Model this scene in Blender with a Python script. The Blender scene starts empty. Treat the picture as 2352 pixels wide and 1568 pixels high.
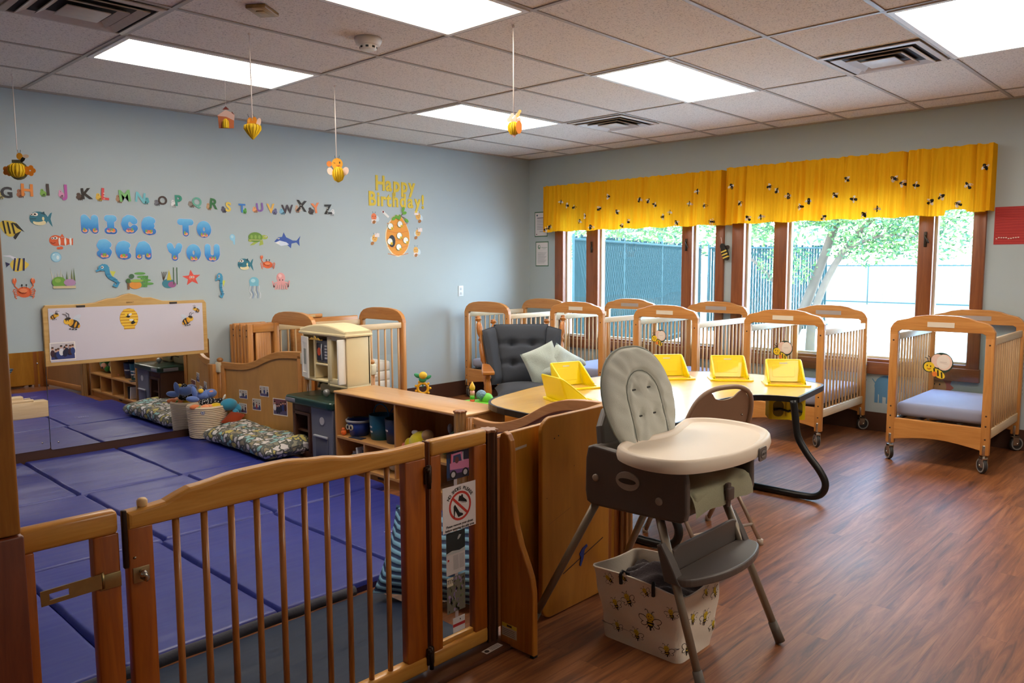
import bpy, bmesh, math, random
from mathutils import Vector, Matrix, Euler
random.seed(7)
PI=math.pi
SC=bpy.context.scene
COL=SC.collection
def R(d): return math.radians(d)
def s2l(c):
    out=[]
    for v in c[:3]:
        v=v/255.0
        out.append(v/12.92 if v<=0.04045 else ((v+0.055)/1.055)**2.4)
    return (out[0],out[1],out[2],1.0)
# ---------------------------------------------------------------- materials
MATS={}
def _new(name):
    m=bpy.data.materials.new(name); m.use_nodes=True
    nt=m.node_tree; nt.nodes.clear()
    o=nt.nodes.new('ShaderNodeOutputMaterial'); p=nt.nodes.new('ShaderNodeBsdfPrincipled')
    nt.links.new(p.outputs[0],o.inputs[0])
    return m,nt,p,o
def N(nt,t,**k):
    n=nt.nodes.new(t)
    for a,b in k.items():
        if a in n.inputs: n.inputs[a].default_value=b
        else: setattr(n,a,b)
    return n
def plain(c,rough=.55,metal=0.,spec=.5,vary=.06,scale=14.,bump=0.,coat=0.,sheen=0.,trans=0.):
    key=('p',tuple(c),rough,metal,spec,vary,scale,bump,coat,sheen,trans)
    if key in MATS: return MATS[key]
    m,nt,p,o=_new('surface')
    L=nt.links.new
    col=s2l(c)
    if vary>0:
        tc=N(nt,'ShaderNodeTexCoord'); nz=N(nt,'ShaderNodeTexNoise',Scale=scale,Detail=4.)
        L(tc.outputs['Object'],nz.inputs['Vector'])
        mx=N(nt,'ShaderNodeMix',data_type='RGBA')
        a=tuple(x*(1-vary) for x in col[:3])+(1,); b=tuple(min(1,x*(1+vary)) for x in col[:3])+(1,)
        mx.inputs[6].default_value=a; mx.inputs[7].default_value=b
        L(nz.outputs['Fac'],mx.inputs[0]); L(mx.outputs[2],p.inputs['Base Color'])
        if bump>0:
            bp=N(nt,'ShaderNodeBump',Strength=bump,Distance=.004); L(nz.outputs['Fac'],bp.inputs['Height']); L(bp.outputs[0],p.inputs['Normal'])
    else: p.inputs['Base Color'].default_value=col
    p.inputs['Roughness'].default_value=rough; p.inputs['Metallic'].default_value=metal
    p.inputs['Specular IOR Level'].default_value=spec
    p.inputs['Coat Weight'].default_value=coat
    p.inputs['Sheen Weight'].default_value=sheen
    if trans: p.inputs['Transmission Weight'].default_value=trans
    MATS[key]=m; return m
def wood(c1,c2,axis='z',rough=.38,scale=9.,coat=.15,stretch=14.):
    key=('w',tuple(c1),tuple(c2),axis,rough,scale,coat)
    if key in MATS: return MATS[key]
    m,nt,p,o=_new('wood_grain'); L=nt.links.new
    tc=N(nt,'ShaderNodeTexCoord'); mp=N(nt,'ShaderNodeMapping')
    s=[stretch]*3; s['xyz'.index(axis)]=1.0
    mp.inputs['Scale'].default_value=s
    L(tc.outputs['Object'],mp.inputs['Vector'])
    nz=N(nt,'ShaderNodeTexNoise',Scale=scale*.28,Detail=6.,Roughness=.62,Distortion=.7); L(mp.outputs[0],nz.inputs['Vector'])
    n2=N(nt,'ShaderNodeTexNoise',Scale=scale*1.6,Detail=3.); L(mp.outputs[0],n2.inputs['Vector'])
    rp=N(nt,'ShaderNodeValToRGB'); rp.color_ramp.elements[0].position=.34; rp.color_ramp.elements[1].position=.68
    rp.color_ramp.elements[0].color=s2l(c2); rp.color_ramp.elements[1].color=s2l(c1)
    L(nz.outputs['Fac'],rp.inputs[0])
    mx=N(nt,'ShaderNodeMix',data_type='RGBA',blend_type='MULTIPLY'); mx.inputs[0].default_value=.22
    L(rp.outputs[0],mx.inputs[6]); L(n2.outputs['Fac'],mx.inputs[7]); L(mx.outputs[2],p.inputs['Base Color'])
    p.inputs['Roughness'].default_value=rough; p.inputs['Coat Weight'].default_value=coat; p.inputs['Coat Roughness'].default_value=.25
    MATS[key]=m; return m
def fabric(c,rough=.9,weave=220.,bump=.25,vary=.12,sheen=.2):
    key=('f',tuple(c),rough,weave,bump,vary)
    if key in MATS: return MATS[key]
    m,nt,p,o=_new('woven_fabric'); L=nt.links.new
    tc=N(nt,'ShaderNodeTexCoord'); n1=N(nt,'ShaderNodeTexNoise',Scale=6.,Detail=5.); n2=N(nt,'ShaderNodeTexNoise',Scale=weave,Detail=2.)
    L(tc.outputs['Object'],n1.inputs['Vector']); L(tc.outputs['Object'],n2.inputs['Vector'])
    mt=N(nt,'ShaderNodeMath',operation='MULTIPLY_ADD'); mt.inputs[1].default_value=.5; L(n1.outputs['Fac'],mt.inputs[0])
    m3=N(nt,'ShaderNodeMath',operation='MULTIPLY'); m3.inputs[1].default_value=.5; L(n2.outputs['Fac'],m3.inputs[0]); L(m3.outputs[0],mt.inputs[2])
    col=s2l(c); mx=N(nt,'ShaderNodeMix',data_type='RGBA')
    mx.inputs[6].default_value=tuple(x*(1-vary*1.6) for x in col[:3])+(1,); mx.inputs[7].default_value=tuple(min(1,x*(1+vary*1.6)) for x in col[:3])+(1,)
    L(mt.outputs[0],mx.inputs[0]); L(mx.outputs[2],p.inputs['Base Color'])
    bp=N(nt,'ShaderNodeBump',Strength=bump,Distance=.002); L(n2.outputs['Fac'],bp.inputs['Height']); L(bp.outputs[0],p.inputs['Normal'])
    p.inputs['Roughness'].default_value=rough; p.inputs['Sheen Weight'].default_value=sheen; p.inputs['Specular IOR Level'].default_value=.2
    MATS[key]=m; return m
def pane_mat(name,tint=(235,245,245),gloss=.08,fac=.0):
    if name in MATS: return MATS[name]
    m=bpy.data.materials.new(name); m.use_nodes=True; nt=m.node_tree; nt.nodes.clear(); L=nt.links.new
    o=N(nt,'ShaderNodeOutputMaterial'); t=N(nt,'ShaderNodeBsdfTransparent'); t.inputs[0].default_value=s2l(tint)
    g=N(nt,'ShaderNodeBsdfGlossy'); g.inputs['Roughness'].default_value=.03
    f=N(nt,'ShaderNodeLayerWeight'); f.inputs['Blend'].default_value=.5; pw_=N(nt,'ShaderNodeMath',operation='POWER'); pw_.inputs[1].default_value=4.; L(f.outputs['Facing'],pw_.inputs[0])
    mt=N(nt,'ShaderNodeMath',operation='MULTIPLY_ADD'); mt.inputs[1].default_value=.45; mt.inputs[2].default_value=gloss*.08
    L(pw_.outputs[0],mt.inputs[0])
    mx=N(nt,'ShaderNodeMixShader'); L(mt.outputs[0],mx.inputs[0]); L(t.outputs[0],mx.inputs[1]); L(g.outputs[0],mx.inputs[2]); L(mx.outputs[0],o.inputs[0])
    MATS[name]=m; return m
def emit(name,c,strength):
    if name in MATS: return MATS[name]
    m=bpy.data.materials.new(name); m.use_nodes=True; nt=m.node_tree; nt.nodes.clear()
    o=N(nt,'ShaderNodeOutputMaterial'); e=N(nt,'ShaderNodeEmission'); e.inputs[0].default_value=s2l(c); e.inputs[1].default_value=strength
    nt.links.new(e.outputs[0],o.inputs[0]); MATS[name]=m; return m
def cloth_trans(c,amount=.4):
    key=('ct',tuple(c),amount)
    if key in MATS: return MATS[key]
    m=bpy.data.materials.new('thin_cotton'); m.use_nodes=True; nt=m.node_tree; nt.nodes.clear(); L=nt.links.new
    o=N(nt,'ShaderNodeOutputMaterial'); d=N(nt,'ShaderNodeBsdfDiffuse'); t=N(nt,'ShaderNodeBsdfTranslucent')
    d.inputs[0].default_value=s2l(c); t.inputs[0].default_value=s2l(c)
    mx=N(nt,'ShaderNodeMixShader'); mx.inputs[0].default_value=amount
    L(d.outputs[0],mx.inputs[1]); L(t.outputs[0],mx.inputs[2]); L(mx.outputs[0],o.inputs[0]); MATS[key]=m; return m
# ---------------------------------------------------------------- mesh builder
class MB:
    def __init__(s): s.bm=bmesh.new(); s.mats=[]; s.cur=0; s.sm=False; s.xf=None
    def mat(s,m):
        if m not in s.mats: s.mats.append(m)
        s.cur=s.mats.index(m); return s
    def smooth(s,v=True): s.sm=v; return s
    def _add(s,verts,faces,M=None):
        T=M
        if s.xf is not None: T=s.xf@M if M is not None else s.xf
        vs=[s.bm.verts.new(T@Vector(v) if T is not None else Vector(v)) for v in verts]
        out=[]
        for f in faces:
            try:
                fc=s.bm.faces.new([vs[i] for i in f]); fc.material_index=s.cur; fc.smooth=s.sm; out.append(fc)
            except ValueError: pass
        return vs,out
    def box(s,x0,x1,y0,y1,z0,z1,bev=0.,M=None,seg=2):
        if x0>x1:x0,x1=x1,x0
        if y0>y1:y0,y1=y1,y0
        if z0>z1:z0,z1=z1,z0
        v=[(x0,y0,z0),(x1,y0,z0),(x1,y1,z0),(x0,y1,z0),(x0,y0,z1),(x1,y0,z1),(x1,y1,z1),(x0,y1,z1)]
        f=[(0,3,2,1),(4,5,6,7),(0,1,5,4),(1,2,6,5),(2,3,7,6),(3,0,4,7)]
        if bev<=0: s._add(v,f,M); return s
        b2=bmesh.new(); vs=[b2.verts.new(p) for p in v]
        for q in f: b2.faces.new([vs[i] for i in q])
        bmesh.ops.bevel(b2,geom=b2.edges[:],offset=min(bev,.49*min(x1-x0,y1-y0,z1-z0)),segments=seg,profile=.5,affect='EDGES')
        s._merge(b2,M,True); return s
    def _merge(s,b2,M=None,sm=None):
        b2.verts.index_update()
        vv=[v.co.copy() for v in b2.verts]; ff=[[v.index for v in f.verts] for f in b2.faces]
        o=s.sm
        if sm is not None: s.sm=sm
        s._add(vv,ff,M); s.sm=o; b2.free()
    def prism(s,pts,h0,h1,plane='xy',bev=0.,M=None,seg=2,holes=None):
        """outline pts in a plane, extruded between h0..h1 along the third axis"""
        b2=bmesh.new()
        def P(u,v,h): return {'xy':(u,v,h),'xz':(u,h,v),'yz':(h,u,v)}[plane]
        lo=[b2.verts.new(P(u,v,h0)) for u,v in pts]; hi=[b2.verts.new(P(u,v,h1)) for u,v in pts]
        n=len(pts)
        f1=b2.faces.new(lo); f2=b2.faces.new(hi[::-1])
        for i in range(n): b2.faces.new((lo[i],hi[i],hi[(i+1)%n],lo[(i+1)%n]))
        bmesh.ops.recalc_face_normals(b2,faces=b2.faces[:])
        if bev>0:
            ed=[e for e in b2.edges if (e.verts[0] in lo and e.verts[1] in lo) or (e.verts[0] in hi and e.verts[1] in hi)]
            bmesh.ops.bevel(b2,geom=ed,offset=bev,segments=seg,profile=.5,affect='EDGES')
        bmesh.ops.triangulate(b2,faces=[f for f in b2.faces if len(f.verts)>4])
        s._merge(b2,M,False); return s
    def frame(s,outer,inner,h0,h1,plane='xy',M=None):
        """ring between two outlines with the same number of points"""
        n=len(outer)
        def P(u,v,h): return {'xy':(u,v,h),'xz':(u,h,v),'yz':(h,u,v)}[plane]
        V=[P(*p,h0) for p in outer]+[P(*p,h1) for p in outer]+[P(*p,h0) for p in inner]+[P(*p,h1) for p in inner]
        F=[]
        for i in range(n):
            j=(i+1)%n
            F+=[(i,j,j+n,i+n),(2*n+i,3*n+i,3*n+j,2*n+j),(n+i,n+j,3*n+j,3*n+i),(i,2*n+i,2*n+j,j)]
        s._add(V,F,M); return s
    def lathe(s,prof,seg=20,M=None,cap=True):
        V=[];F=[]
        for r,z in prof:
            for k in range(seg):
                a=2*PI*k/seg; V.append((r*math.cos(a),r*math.sin(a),z))
        for i in range(len(prof)-1):
            for k in range(seg):
                k2=(k+1)%seg; F.append((i*seg+k,i*seg+k2,(i+1)*seg+k2,(i+1)*seg+k))
        if cap:
            F.append(tuple(range(seg))[::-1]); F.append(tuple((len(prof)-1)*seg+k for k in range(seg)))
        o=s.sm; s.sm=True; s._add(V,F,M); s.sm=o; return s
    def lathe_between(s,a,b,prof,seg=14):
        a=Vector(a);b=Vector(b);d=b-a;L=d.length
        q=d.to_track_quat('Z','Y').to_matrix().to_4x4()
        s.lathe([(r,t*L) for r,t in prof],seg,Matrix.Translation(a)@q); return s
    def rod(s,a,b,r,r2=None,seg=12):
        r2=r if r2 is None else r2
        return s.lathe_between(a,b,[(r,0),(r2,1)],seg)
    def tube(s,pts,r,seg=10,closed=False,rads=None):
        pts=[Vector(p) for p in pts]; n=len(pts); V=[];F=[]
        up=Vector((0,0,1)); prev=None
        for i,p in enumerate(pts):
            if closed: t=(pts[(i+1)%n]-pts[i-1])
            else: t=(pts[min(i+1,n-1)]-pts[max(i-1,0)])
            t.normalize()
            if prev is None:
                a=t.cross(up)
                if a.length<1e-3: a=t.cross(Vector((1,0,0)))
            else: a=prev-t*prev.dot(t)
            a.normalize(); prev=a; b=t.cross(a)
            rr=rads[i] if rads else r
            for k in range(seg):
                w=2*PI*k/seg; V.append(p+a*math.cos(w)*rr+b*math.sin(w)*rr)
        m=n if closed else n-1
        for i in range(m):
            for k in range(seg):
                k2=(k+1)%seg;i2=(i+1)%n
                F.append((i*seg+k,i*seg+k2,i2*seg+k2,i2*seg+k))
        if not closed:
            F.append(tuple(range(seg))[::-1]); F.append(tuple((n-1)*seg+k for k in range(seg)))
        o=s.sm; s.sm=True; s._add(V,F); s.sm=o; return s
    def ball(s,c,r,sx=1.,sy=1.,sz=1.,seg=18,rot=None):
        b2=bmesh.new(); bmesh.ops.create_uvsphere(b2,u_segments=seg,v_segments=max(6,seg*2//3),radius=1.)
        M=Matrix.Translation(Vector(c))
        if rot: M=M@Euler(rot).to_matrix().to_4x4()
        M=M@Matrix.Diagonal((r*sx,r*sy,r*sz,1))
        s._merge(b2,M,True); return s
    def grid(s,fn,nu,nv,closed_u=False):
        V=[];F=[]
        for j in range(nv+1):
            for i in range(nu+(0 if closed_u else 1)):
                V.append(fn(i/nu,j/nv))
        w=nu if closed_u else nu+1
        for j in range(nv):
            for i in range(nu):
                i2=(i+1)%w if closed_u else i+1
                F.append((j*w+i,j*w+i2,(j+1)*w+i2,(j+1)*w+i))
        o=s.sm; s.sm=True; _,out=s._add(V,F); s.sm=o; return out
    def pillow(s,w,h,t,M=None,n=14,pw=.42,puff=.35,noise=0.,seed=0):
        rnd=random.Random(seed)
        def fn(sign):
            def g(u,v):
                x=(u-.5)*2;y=(v-.5)*2
                e=max(0.,(1-x*x)*(1-y*y))**pw
                pin=1-.10*(1-abs(x))*(abs(y)**2)*0-.06*(1-x*x)*(y*y)-.0
                pin2=1-.06*(1-y*y)*(x*x)
                z=sign*t*.5*e
                if noise: z+=noise*math.sin(x*5+seed)*math.cos(y*4+seed*2)*e
                p=Vector((x*w*.5*pin2,y*h*.5*pin,z))
                return M@p if M is not None else p
            return g
        s.grid(fn(1),n,n); s.grid(fn(-1),n,n); return s
    def text(s,txt,size,M,depth=.0015,offset=0.,align='CENTER'):
        vs,fs=text_geo(txt,depth/size,offset,align)
        s._add([ (v[0]*size,v[1]*size,v[2]*size) for v in vs],fs,M); return s
    def build(s,name,m=None,parent=None,weld=False):
        me=bpy.data.meshes.new(name)
        if weld: bmesh.ops.remove_doubles(s.bm,verts=s.bm.verts[:],dist=1e-5)
        bmesh.ops.recalc_face_normals(s.bm,faces=s.bm.faces[:])
        s.bm.to_mesh(me); s.bm.free()
        if m is not None and not s.mats: me.materials.append(m)
        else:
            for q in s.mats: me.materials.append(q)
        o=bpy.data.objects.new(name,me); COL.objects.link(o)
        if parent is not None: o.parent=parent
        return o
_TG={}
def text_geo(txt,depth,offset,align):
    k=(txt,round(depth,4),offset,align)
    if k in _TG: return _TG[k]
    cu=bpy.data.curves.new('t','FONT'); cu.body=txt; cu.size=1.; cu.extrude=depth/2; cu.offset=offset; cu.align_x=align; cu.align_y='CENTER'; cu.resolution_u=4
    ob=bpy.data.objects.new('t',cu); COL.objects.link(ob)
    bpy.context.view_layer.update()
    dg=bpy.context.evaluated_depsgraph_get(); me=ob.evaluated_get(dg).to_mesh()
    r=([tuple(v.co) for v in me.vertices],[tuple(p.vertices) for p in me.polygons])
    ob.evaluated_get(dg).to_mesh_clear(); bpy.data.objects.remove(ob); bpy.data.curves.remove(cu)
    _TG[k]=r; return r
# ---------------------------------------------------------------- scene tree helpers
def tag(o,label,cat,group=None,kind=None):
    o['label']=label; o['category']=cat
    if group: o['group']=group
    if kind: o['kind']=kind
    return o
def struct(o): o['kind']='structure'; return o
def empty(name,loc=(0,0,0),rz=0.,rx=0.,ry=0.):
    o=bpy.data.objects.new(name,None); o.location=loc; o.rotation_euler=(rx,ry,rz); o.empty_display_size=.05; COL.objects.link(o); return o
def thing(name,label,cat,loc=(0,0,0),rz=0.,group=None,rx=0.,ry=0.):
    return tag(empty(name,loc,rz,rx,ry),label,cat,group)
def copy_tree(o,parent=None):
    c=o.copy(); COL.objects.link(c)
    if parent is not None: c.parent=parent
    for ch in list(o.children): copy_tree(ch,c)
    return c
def slab(name,m,x0,x1,y0,y1,z0,z1,parent=None,bev=0.):
    b=MB(); b.box(x0,x1,y0,y1,z0,z1,bev); return b.build(name,m,parent)
TM=Matrix(((1,0,0,0),(0,0,-1,0),(0,1,0,0),(0,0,0,1)))   # text plane xy -> xz facing -y
class Flat:
    """thin cut-out facing local -y; local x to the right, z up; every shape lies a little higher than the last"""
    def __init__(s,t=.003,w=1.,h=1.,step=.0005): s.b=MB(); s.t=t; s.w=w; s.h=h; s.k=0; s.step=step
    def _m(s,c,rough=.6): s.b.mat(plain(c,rough,vary=.05,scale=40.) if not isinstance(c,bpy.types.Material) else c)
    def poly(s,c,pts):
        s._m(c); y=-(s.t+s.k*s.step); s.k+=1
        s.b.prism([(u*s.w,v*s.h) for u,v in pts],0.0 if s.k==1 else y+s.step*.9,y,'xz'); return s
    def ell(s,c,cx,cy,rx,ry,rot=0.,n=18,a0=0,a1=360):
        p=[]
        full=(a1-a0)>=360
        for i in range(n if full else n+1):
            a=R(a0+(a1-a0)*i/n); x=rx*math.cos(a); y=ry*math.sin(a); q=R(rot)
            p.append((cx+x*math.cos(q)-y*math.sin(q),cy+x*math.sin(q)+y*math.cos(q)))
        return s.poly(c,p)
    def rect(s,c,x0,x1,y0,y1): return s.poly(c,[(x0,y0),(x1,y0),(x1,y1),(x0,y1)])
    def line(s,c,x0,y0,x1,y1,w):
        dx=x1-x0;dy=y1-y0;L=math.hypot(dx,dy) or 1; nx=-dy/L*w/2;ny=dx/L*w/2
        return s.poly(c,[(x0+nx,y0+ny),(x0-nx,y0-ny),(x1-nx,y1-ny),(x1+nx,y1+ny)])
    def path(s,c,pts,w):
        for a,b in zip(pts,pts[1:]): s.line(c,*a,*b,w); s.k-=1
        s.k+=1; return s
    def text(s,c,txt,size,cx,cy,offset=0.,rot=0.,sx=1.,thick=None):
        s._m(c); y=-(s.t+s.k*s.step); s.k+=1
        M=Matrix.Translation((cx*s.w,y,cy*s.h))@Matrix.Rotation(-R(rot),4,'Y')@Matrix.Diagonal((sx,1,1,1))@TM
        s.b.text(txt,size,(Matrix.Translation((0,s.t/2,0))@M) if thick else M,thick or .0006,offset); return s
    def build(s,name,loc=None,rz=0.,parent=None,ry=0.):
        o=s.b.build(name,None,parent)
        if loc is not None: o.location=loc
        o.rotation_euler=(0,ry,rz); return o
def ell_pts(cx,cy,rx,ry,n=20,a0=0,a1=360):
    full=(a1-a0)>=360
    return [(cx+rx*math.cos(R(a0+(a1-a0)*i/n)),cy+ry*math.sin(R(a0+(a1-a0)*i/n))) for i in range(n if full else n+1)]
def rrect(x0,x1,y0,y1,r,n=5):
    p=[]
    for cx,cy,a in ((x1-r,y1-r,0),(x0+r,y1-r,90),(x0+r,y0+r,180),(x1-r,y0+r,270)):
        for i in range(n+1): p.append((cx+r*math.cos(R(a+90*i/n)),cy+r*math.sin(R(a+90*i/n))))
    return p
def smoothpath(pts,n=8,closed=False):
    P=[Vector(p) for p in pts]; out=[]; m=len(P)
    rng=range(m) if closed else range(m-1)
    for i in rng:
        if closed: a,b,c,d=P[i-1],P[i],P[(i+1)%m],P[(i+2)%m]
        else: a,b,c,d=P[max(i-1,0)],P[i],P[i+1],P[min(i+2,m-1)]
        for k in range(n):
            t=k/n; out.append(.5*((2*b)+(c-a)*t+(2*a-5*b+4*c-d)*t*t+(3*b-a-3*c+d)*t**3))
    if not closed: out.append(P[-1])
    return out
def sm2(pts,n=6,closed=True): return [(p.x,p.y) for p in smoothpath([(a,b,0) for a,b in pts],n,closed)]
EXPO=1.06; LAMPS=7.5; SKY=12.5; SUN=6.0; HIDDEN=[(0,11),(2,11)]
# ================================================================ camera
CAM=Vector((-6.93338,-6.29215,1.42701))
yaw,pitch,roll=0.759634392,-0.0975807144,-0.00411477608
cy_,sy_,cp_,sp_=math.cos(yaw),math.sin(yaw),math.cos(pitch),math.sin(pitch)
fw=Vector((cy_*cp_,sy_*cp_,sp_)); r0=Vector((sy_,-cy_,0)); u0=r0.cross(fw)
rt=math.cos(roll)*r0+math.sin(roll)*u0; up=-math.sin(roll)*r0+math.cos(roll)*u0
cam=bpy.data.cameras.new('camera'); cam.sensor_width=36; cam.lens=36*1793.33/2352; cam.clip_start=.05; cam.clip_end=300
co=bpy.data.objects.new('camera',cam); COL.objects.link(co)
co.matrix_world=Matrix(((rt.x,up.x,-fw.x,CAM.x),(rt.y,up.y,-fw.y,CAM.y),(rt.z,up.z,-fw.z,CAM.z),(0,0,0,1)))
SC.camera=co
SC.view_settings.view_transform='Standard'; SC.view_settings.look='None'; SC.view_settings.gamma=1; SC.view_settings.use_curve_mapping=False
SC.view_settings.exposure=EXPO
# ================================================================ common materials
HW=2.66
XL,YB=-9.0,-9.4
def wall_paint():
    m,nt,p,o=_new('blue_grey_wall_paint'); L=nt.links.new
    tc=N(nt,'ShaderNodeTexCoord'); n1=N(nt,'ShaderNodeTexNoise',Scale=1.3,Detail=3.); n2=N(nt,'ShaderNodeTexNoise',Scale=160.,Detail=2.)
    L(tc.outputs['Object'],n1.inputs['Vector']); L(tc.outputs['Object'],n2.inputs['Vector'])
    mx=N(nt,'ShaderNodeMix',data_type='RGBA'); mx.inputs[6].default_value=s2l((172,184,188)); mx.inputs[7].default_value=s2l((180,192,195))
    L(n1.outputs['Fac'],mx.inputs[0]); L(mx.outputs[2],p.inputs['Base Color'])
    bp=N(nt,'ShaderNodeBump',Strength=.12,Distance=.001); L(n2.outputs['Fac'],bp.inputs['Height']); L(bp.outputs[0],p.inputs['Normal'])
    p.inputs['Roughness'].default_value=.6; return m
WALL=wall_paint()
def ceiling_tile():
    m,nt,p,o=_new('speckled_ceiling_tile'); L=nt.links.new
    tc=N(nt,'ShaderNodeTexCoord'); n1=N(nt,'ShaderNodeTexNoise',Scale=110.,Detail=3.,Roughness=.7); v=N(nt,'ShaderNodeTexVoronoi',Scale=75.)
    L(tc.outputs['Object'],n1.inputs['Vector']); L(tc.outputs['Object'],v.inputs['Vector'])
    rp=N(nt,'ShaderNodeValToRGB'); rp.color_ramp.elements[0].position=.30; rp.color_ramp.elements[1].position=.47
    rp.color_ramp.elements[0].color=s2l((170,158,146)); rp.color_ramp.elements[1].color=s2l((236,226,214)); L(n1.outputs['Fac'],rp.inputs[0])
    r2=N(nt,'ShaderNodeValToRGB'); r2.color_ramp.elements[0].position=.07; r2.color_ramp.elements[1].position=.16
    r2.color_ramp.elements[0].color=(.45,.4,.36,1); r2.color_ramp.elements[1].color=(1,1,1,1); L(v.outputs['Distance'],r2.inputs[0])
    mx=N(nt,'ShaderNodeMix',data_type='RGBA',blend_type='MULTIPLY'); mx.inputs[0].default_value=.55
    L(rp.outputs[0],mx.inputs[6]); L(r2.outputs[0],mx.inputs[7]); L(mx.outputs[2],p.inputs['Base Color'])
    p.inputs['Roughness'].default_value=.95; p.inputs['Specular IOR Level'].default_value=.1; return m
TILE=ceiling_tile()
def floor_vinyl():
    m,nt,p,o=_new('wood_plank_vinyl'); L=nt.links.new
    tc=N(nt,'ShaderNodeTexCoord'); br=N(nt,'ShaderNodeTexBrick')
    br.offset=.37; br.inputs['Scale'].default_value=1.; br.inputs['Brick Width'].default_value=1.2; br.inputs['Row Height'].default_value=.1
    br.inputs['Mortar Size'].default_value=.0007; br.inputs['Color1'].default_value=(.2,.2,.2,1); br.inputs['Color2'].default_value=(.8,.8,.8,1); br.inputs['Mortar'].default_value=(.1,.1,.1,1)
    L(tc.outputs['Object'],br.inputs['Vector'])
    mp=N(nt,'ShaderNodeMapping'); mp.inputs['Scale'].default_value=(1.1,15.,1.); L(tc.outputs['Object'],mp.inputs['Vector'])
    ad=N(nt,'ShaderNodeVectorMath',operation='ADD'); ms=N(nt,'ShaderNodeVectorMath',operation='SCALE'); ms.inputs[3].default_value=5.
    L(br.outputs['Color'],ms.inputs[0]); L(mp.outputs[0],ad.inputs[0]); L(ms.outputs[0],ad.inputs[1])
    nz=N(nt,'ShaderNodeTexNoise',Scale=1.6,Detail=7.,Roughness=.66,Distortion=1.1); L(ad.outputs[0],nz.inputs['Vector'])
    rp=N(nt,'ShaderNodeValToRGB'); e=rp.color_ramp.elements; e[0].position=.3; e[0].color=s2l((76,44,28)); e[1].position=.72; e[1].color=s2l((164,108,66))
    e2=rp.color_ramp.elements.new(.5); e2.color=s2l((128,76,42)); L(nz.outputs['Fac'],rp.inputs[0])
    mx=N(nt,'ShaderNodeMix',data_type='RGBA',blend_type='SOFT_LIGHT'); mx.inputs[0].default_value=.3
    L(rp.outputs[0],mx.inputs[6]); L(br.outputs['Color'],mx.inputs[7]); L(mx.outputs[2],p.inputs['Base Color'])
    n3=N(nt,'ShaderNodeTexNoise',Scale=1.2,Detail=2.); L(tc.outputs['Object'],n3.inputs['Vector'])
    mr=N(nt,'ShaderNodeMapRange'); mr.inputs['To Min'].default_value=.36; mr.inputs['To Max'].default_value=.50; L(n3.outputs['Fac'],mr.inputs[0]); L(mr.outputs[0],p.inputs['Roughness'])
    bp=N(nt,'ShaderNodeBump',Strength=.06,Distance=.001); L(nz.outputs['Fac'],bp.inputs['Height']); L(bp.outputs[0],p.inputs['Normal'])
    p.inputs['Specular IOR Level'].default_value=.5; return m
FLOOR=floor_vinyl()
OAKZ=wood((218,154,84),(196,128,62),'z'); OAKY=wood((218,154,84),(196,128,62),'y'); OAKX=wood((218,154,84),(196,128,62),'x')
DKZ=wood((172,98,38),(140,72,24),'z'); DKX=wood((196,126,56),(170,100,38),'x')
RAILX=wood((228,168,82),(206,138,54),'x',rough=.3,coat=.3)
PALEX=wood((238,212,172),(222,190,144),'x'); PALEY=wood((238,212,172),(222,190,144),'y'); PALEZ=wood((226,184,134),(206,160,108),'z')
PLYZ=wood((208,146,50),(186,122,32),'z',scale=7.,stretch=7.); PLYX=wood((214,154,84),(196,132,64),'x',scale=7.)
SHELFY=wood((226,174,112),(212,156,92),'y',scale=6.,rough=.3,coat=.3); SHELFZ=wood((206,150,88),(190,132,70),'z',scale=6.)
TRIMZ=wood((158,92,50),(130,70,36),'z',rough=.35); TRIMY=wood((158,92,50),(130,70,36),'y',rough=.35)
BROWN=plain((74,46,34),.45,vary=.05); WHITE=plain((236,234,228),.5,vary=.02); BLACK=plain((18,18,20),.35,vary=0.)
CHROME=plain((190,185,175),.25,metal=1.,vary=.05,scale=60.); BRASS=plain((170,150,105),.35,metal=1.,vary=.15,scale=60.)
RUBBER=plain((40,38,38),.6,vary=.1); DARKMET=plain((52,36,28),.4,metal=.6,vary=.1)
CLEAR=pane_mat('clear_acrylic',(246,248,247),.3); GLASS=pane_mat('window_glass',(232,240,240),.3)
# ================================================================ room shell
struct(slab('floor',FLOOR,XL-.1,.14,YB-.1,.14,-.1,0))
b=MB(); b.mat(TILE); b.box(XL-.1,.3,YB-.1,.14,HW,HW+.12)
GRIDM=plain((176,166,154),.5,vary=.03)
b.mat(GRIDM)
X0,Y0=-5.2329,-.0096
for i in range(-4,6):
    x=X0+1.2192*i
    if XL<x<0: b.box(x-.012,x+.012,YB,0,HW-.006,HW+.001)
for r in range(0,17):
    y=Y0-.6096*r
    if YB<y<-.03: b.box(XL,0,y-.012,y+.012,HW-.0055,HW+.001)
b.box(XL,0,-.022,0,HW-.012,HW); b.box(-.022,0,YB,0,HW-.012,HW)
struct(b.build('ceiling'))
struct(slab('wall_left',WALL,XL-.1,.14,0,.14,0,HW+.05))
# window wall with two openings
W1=(-2.55,-.42); W2=(-4.765,-2.64); ZS,ZT=.52,1.99
b=MB(); b.mat(WALL)
b.box(0,.14,-.42,0,0,HW+.05); b.box(0,.14,-2.64,-2.55,0,HW+.05); b.box(0,.14,YB-.1,-4.765,0,HW+.05)
for a,c in (W1,W2): b.box(0,.14,a,c,0,ZS); b.box(0,.14,a,c,ZT,HW+.05)
struct(b.build('wall_window'))
struct(slab('wall_rear',WALL,XL-.1,.14,YB-.14,YB,0,HW+.05)); struct(slab('wall_right',WALL,XL-.14,XL,YB-.1,.14,0,HW+.05))
struct(slab('baseboard_left',BROWN,XL,0,-.012,0,0,.16)); 
b=MB(); b.box(-.012,0,YB,-.012,0,.16); struct(b.build('baseboard_window',BROWN))

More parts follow.
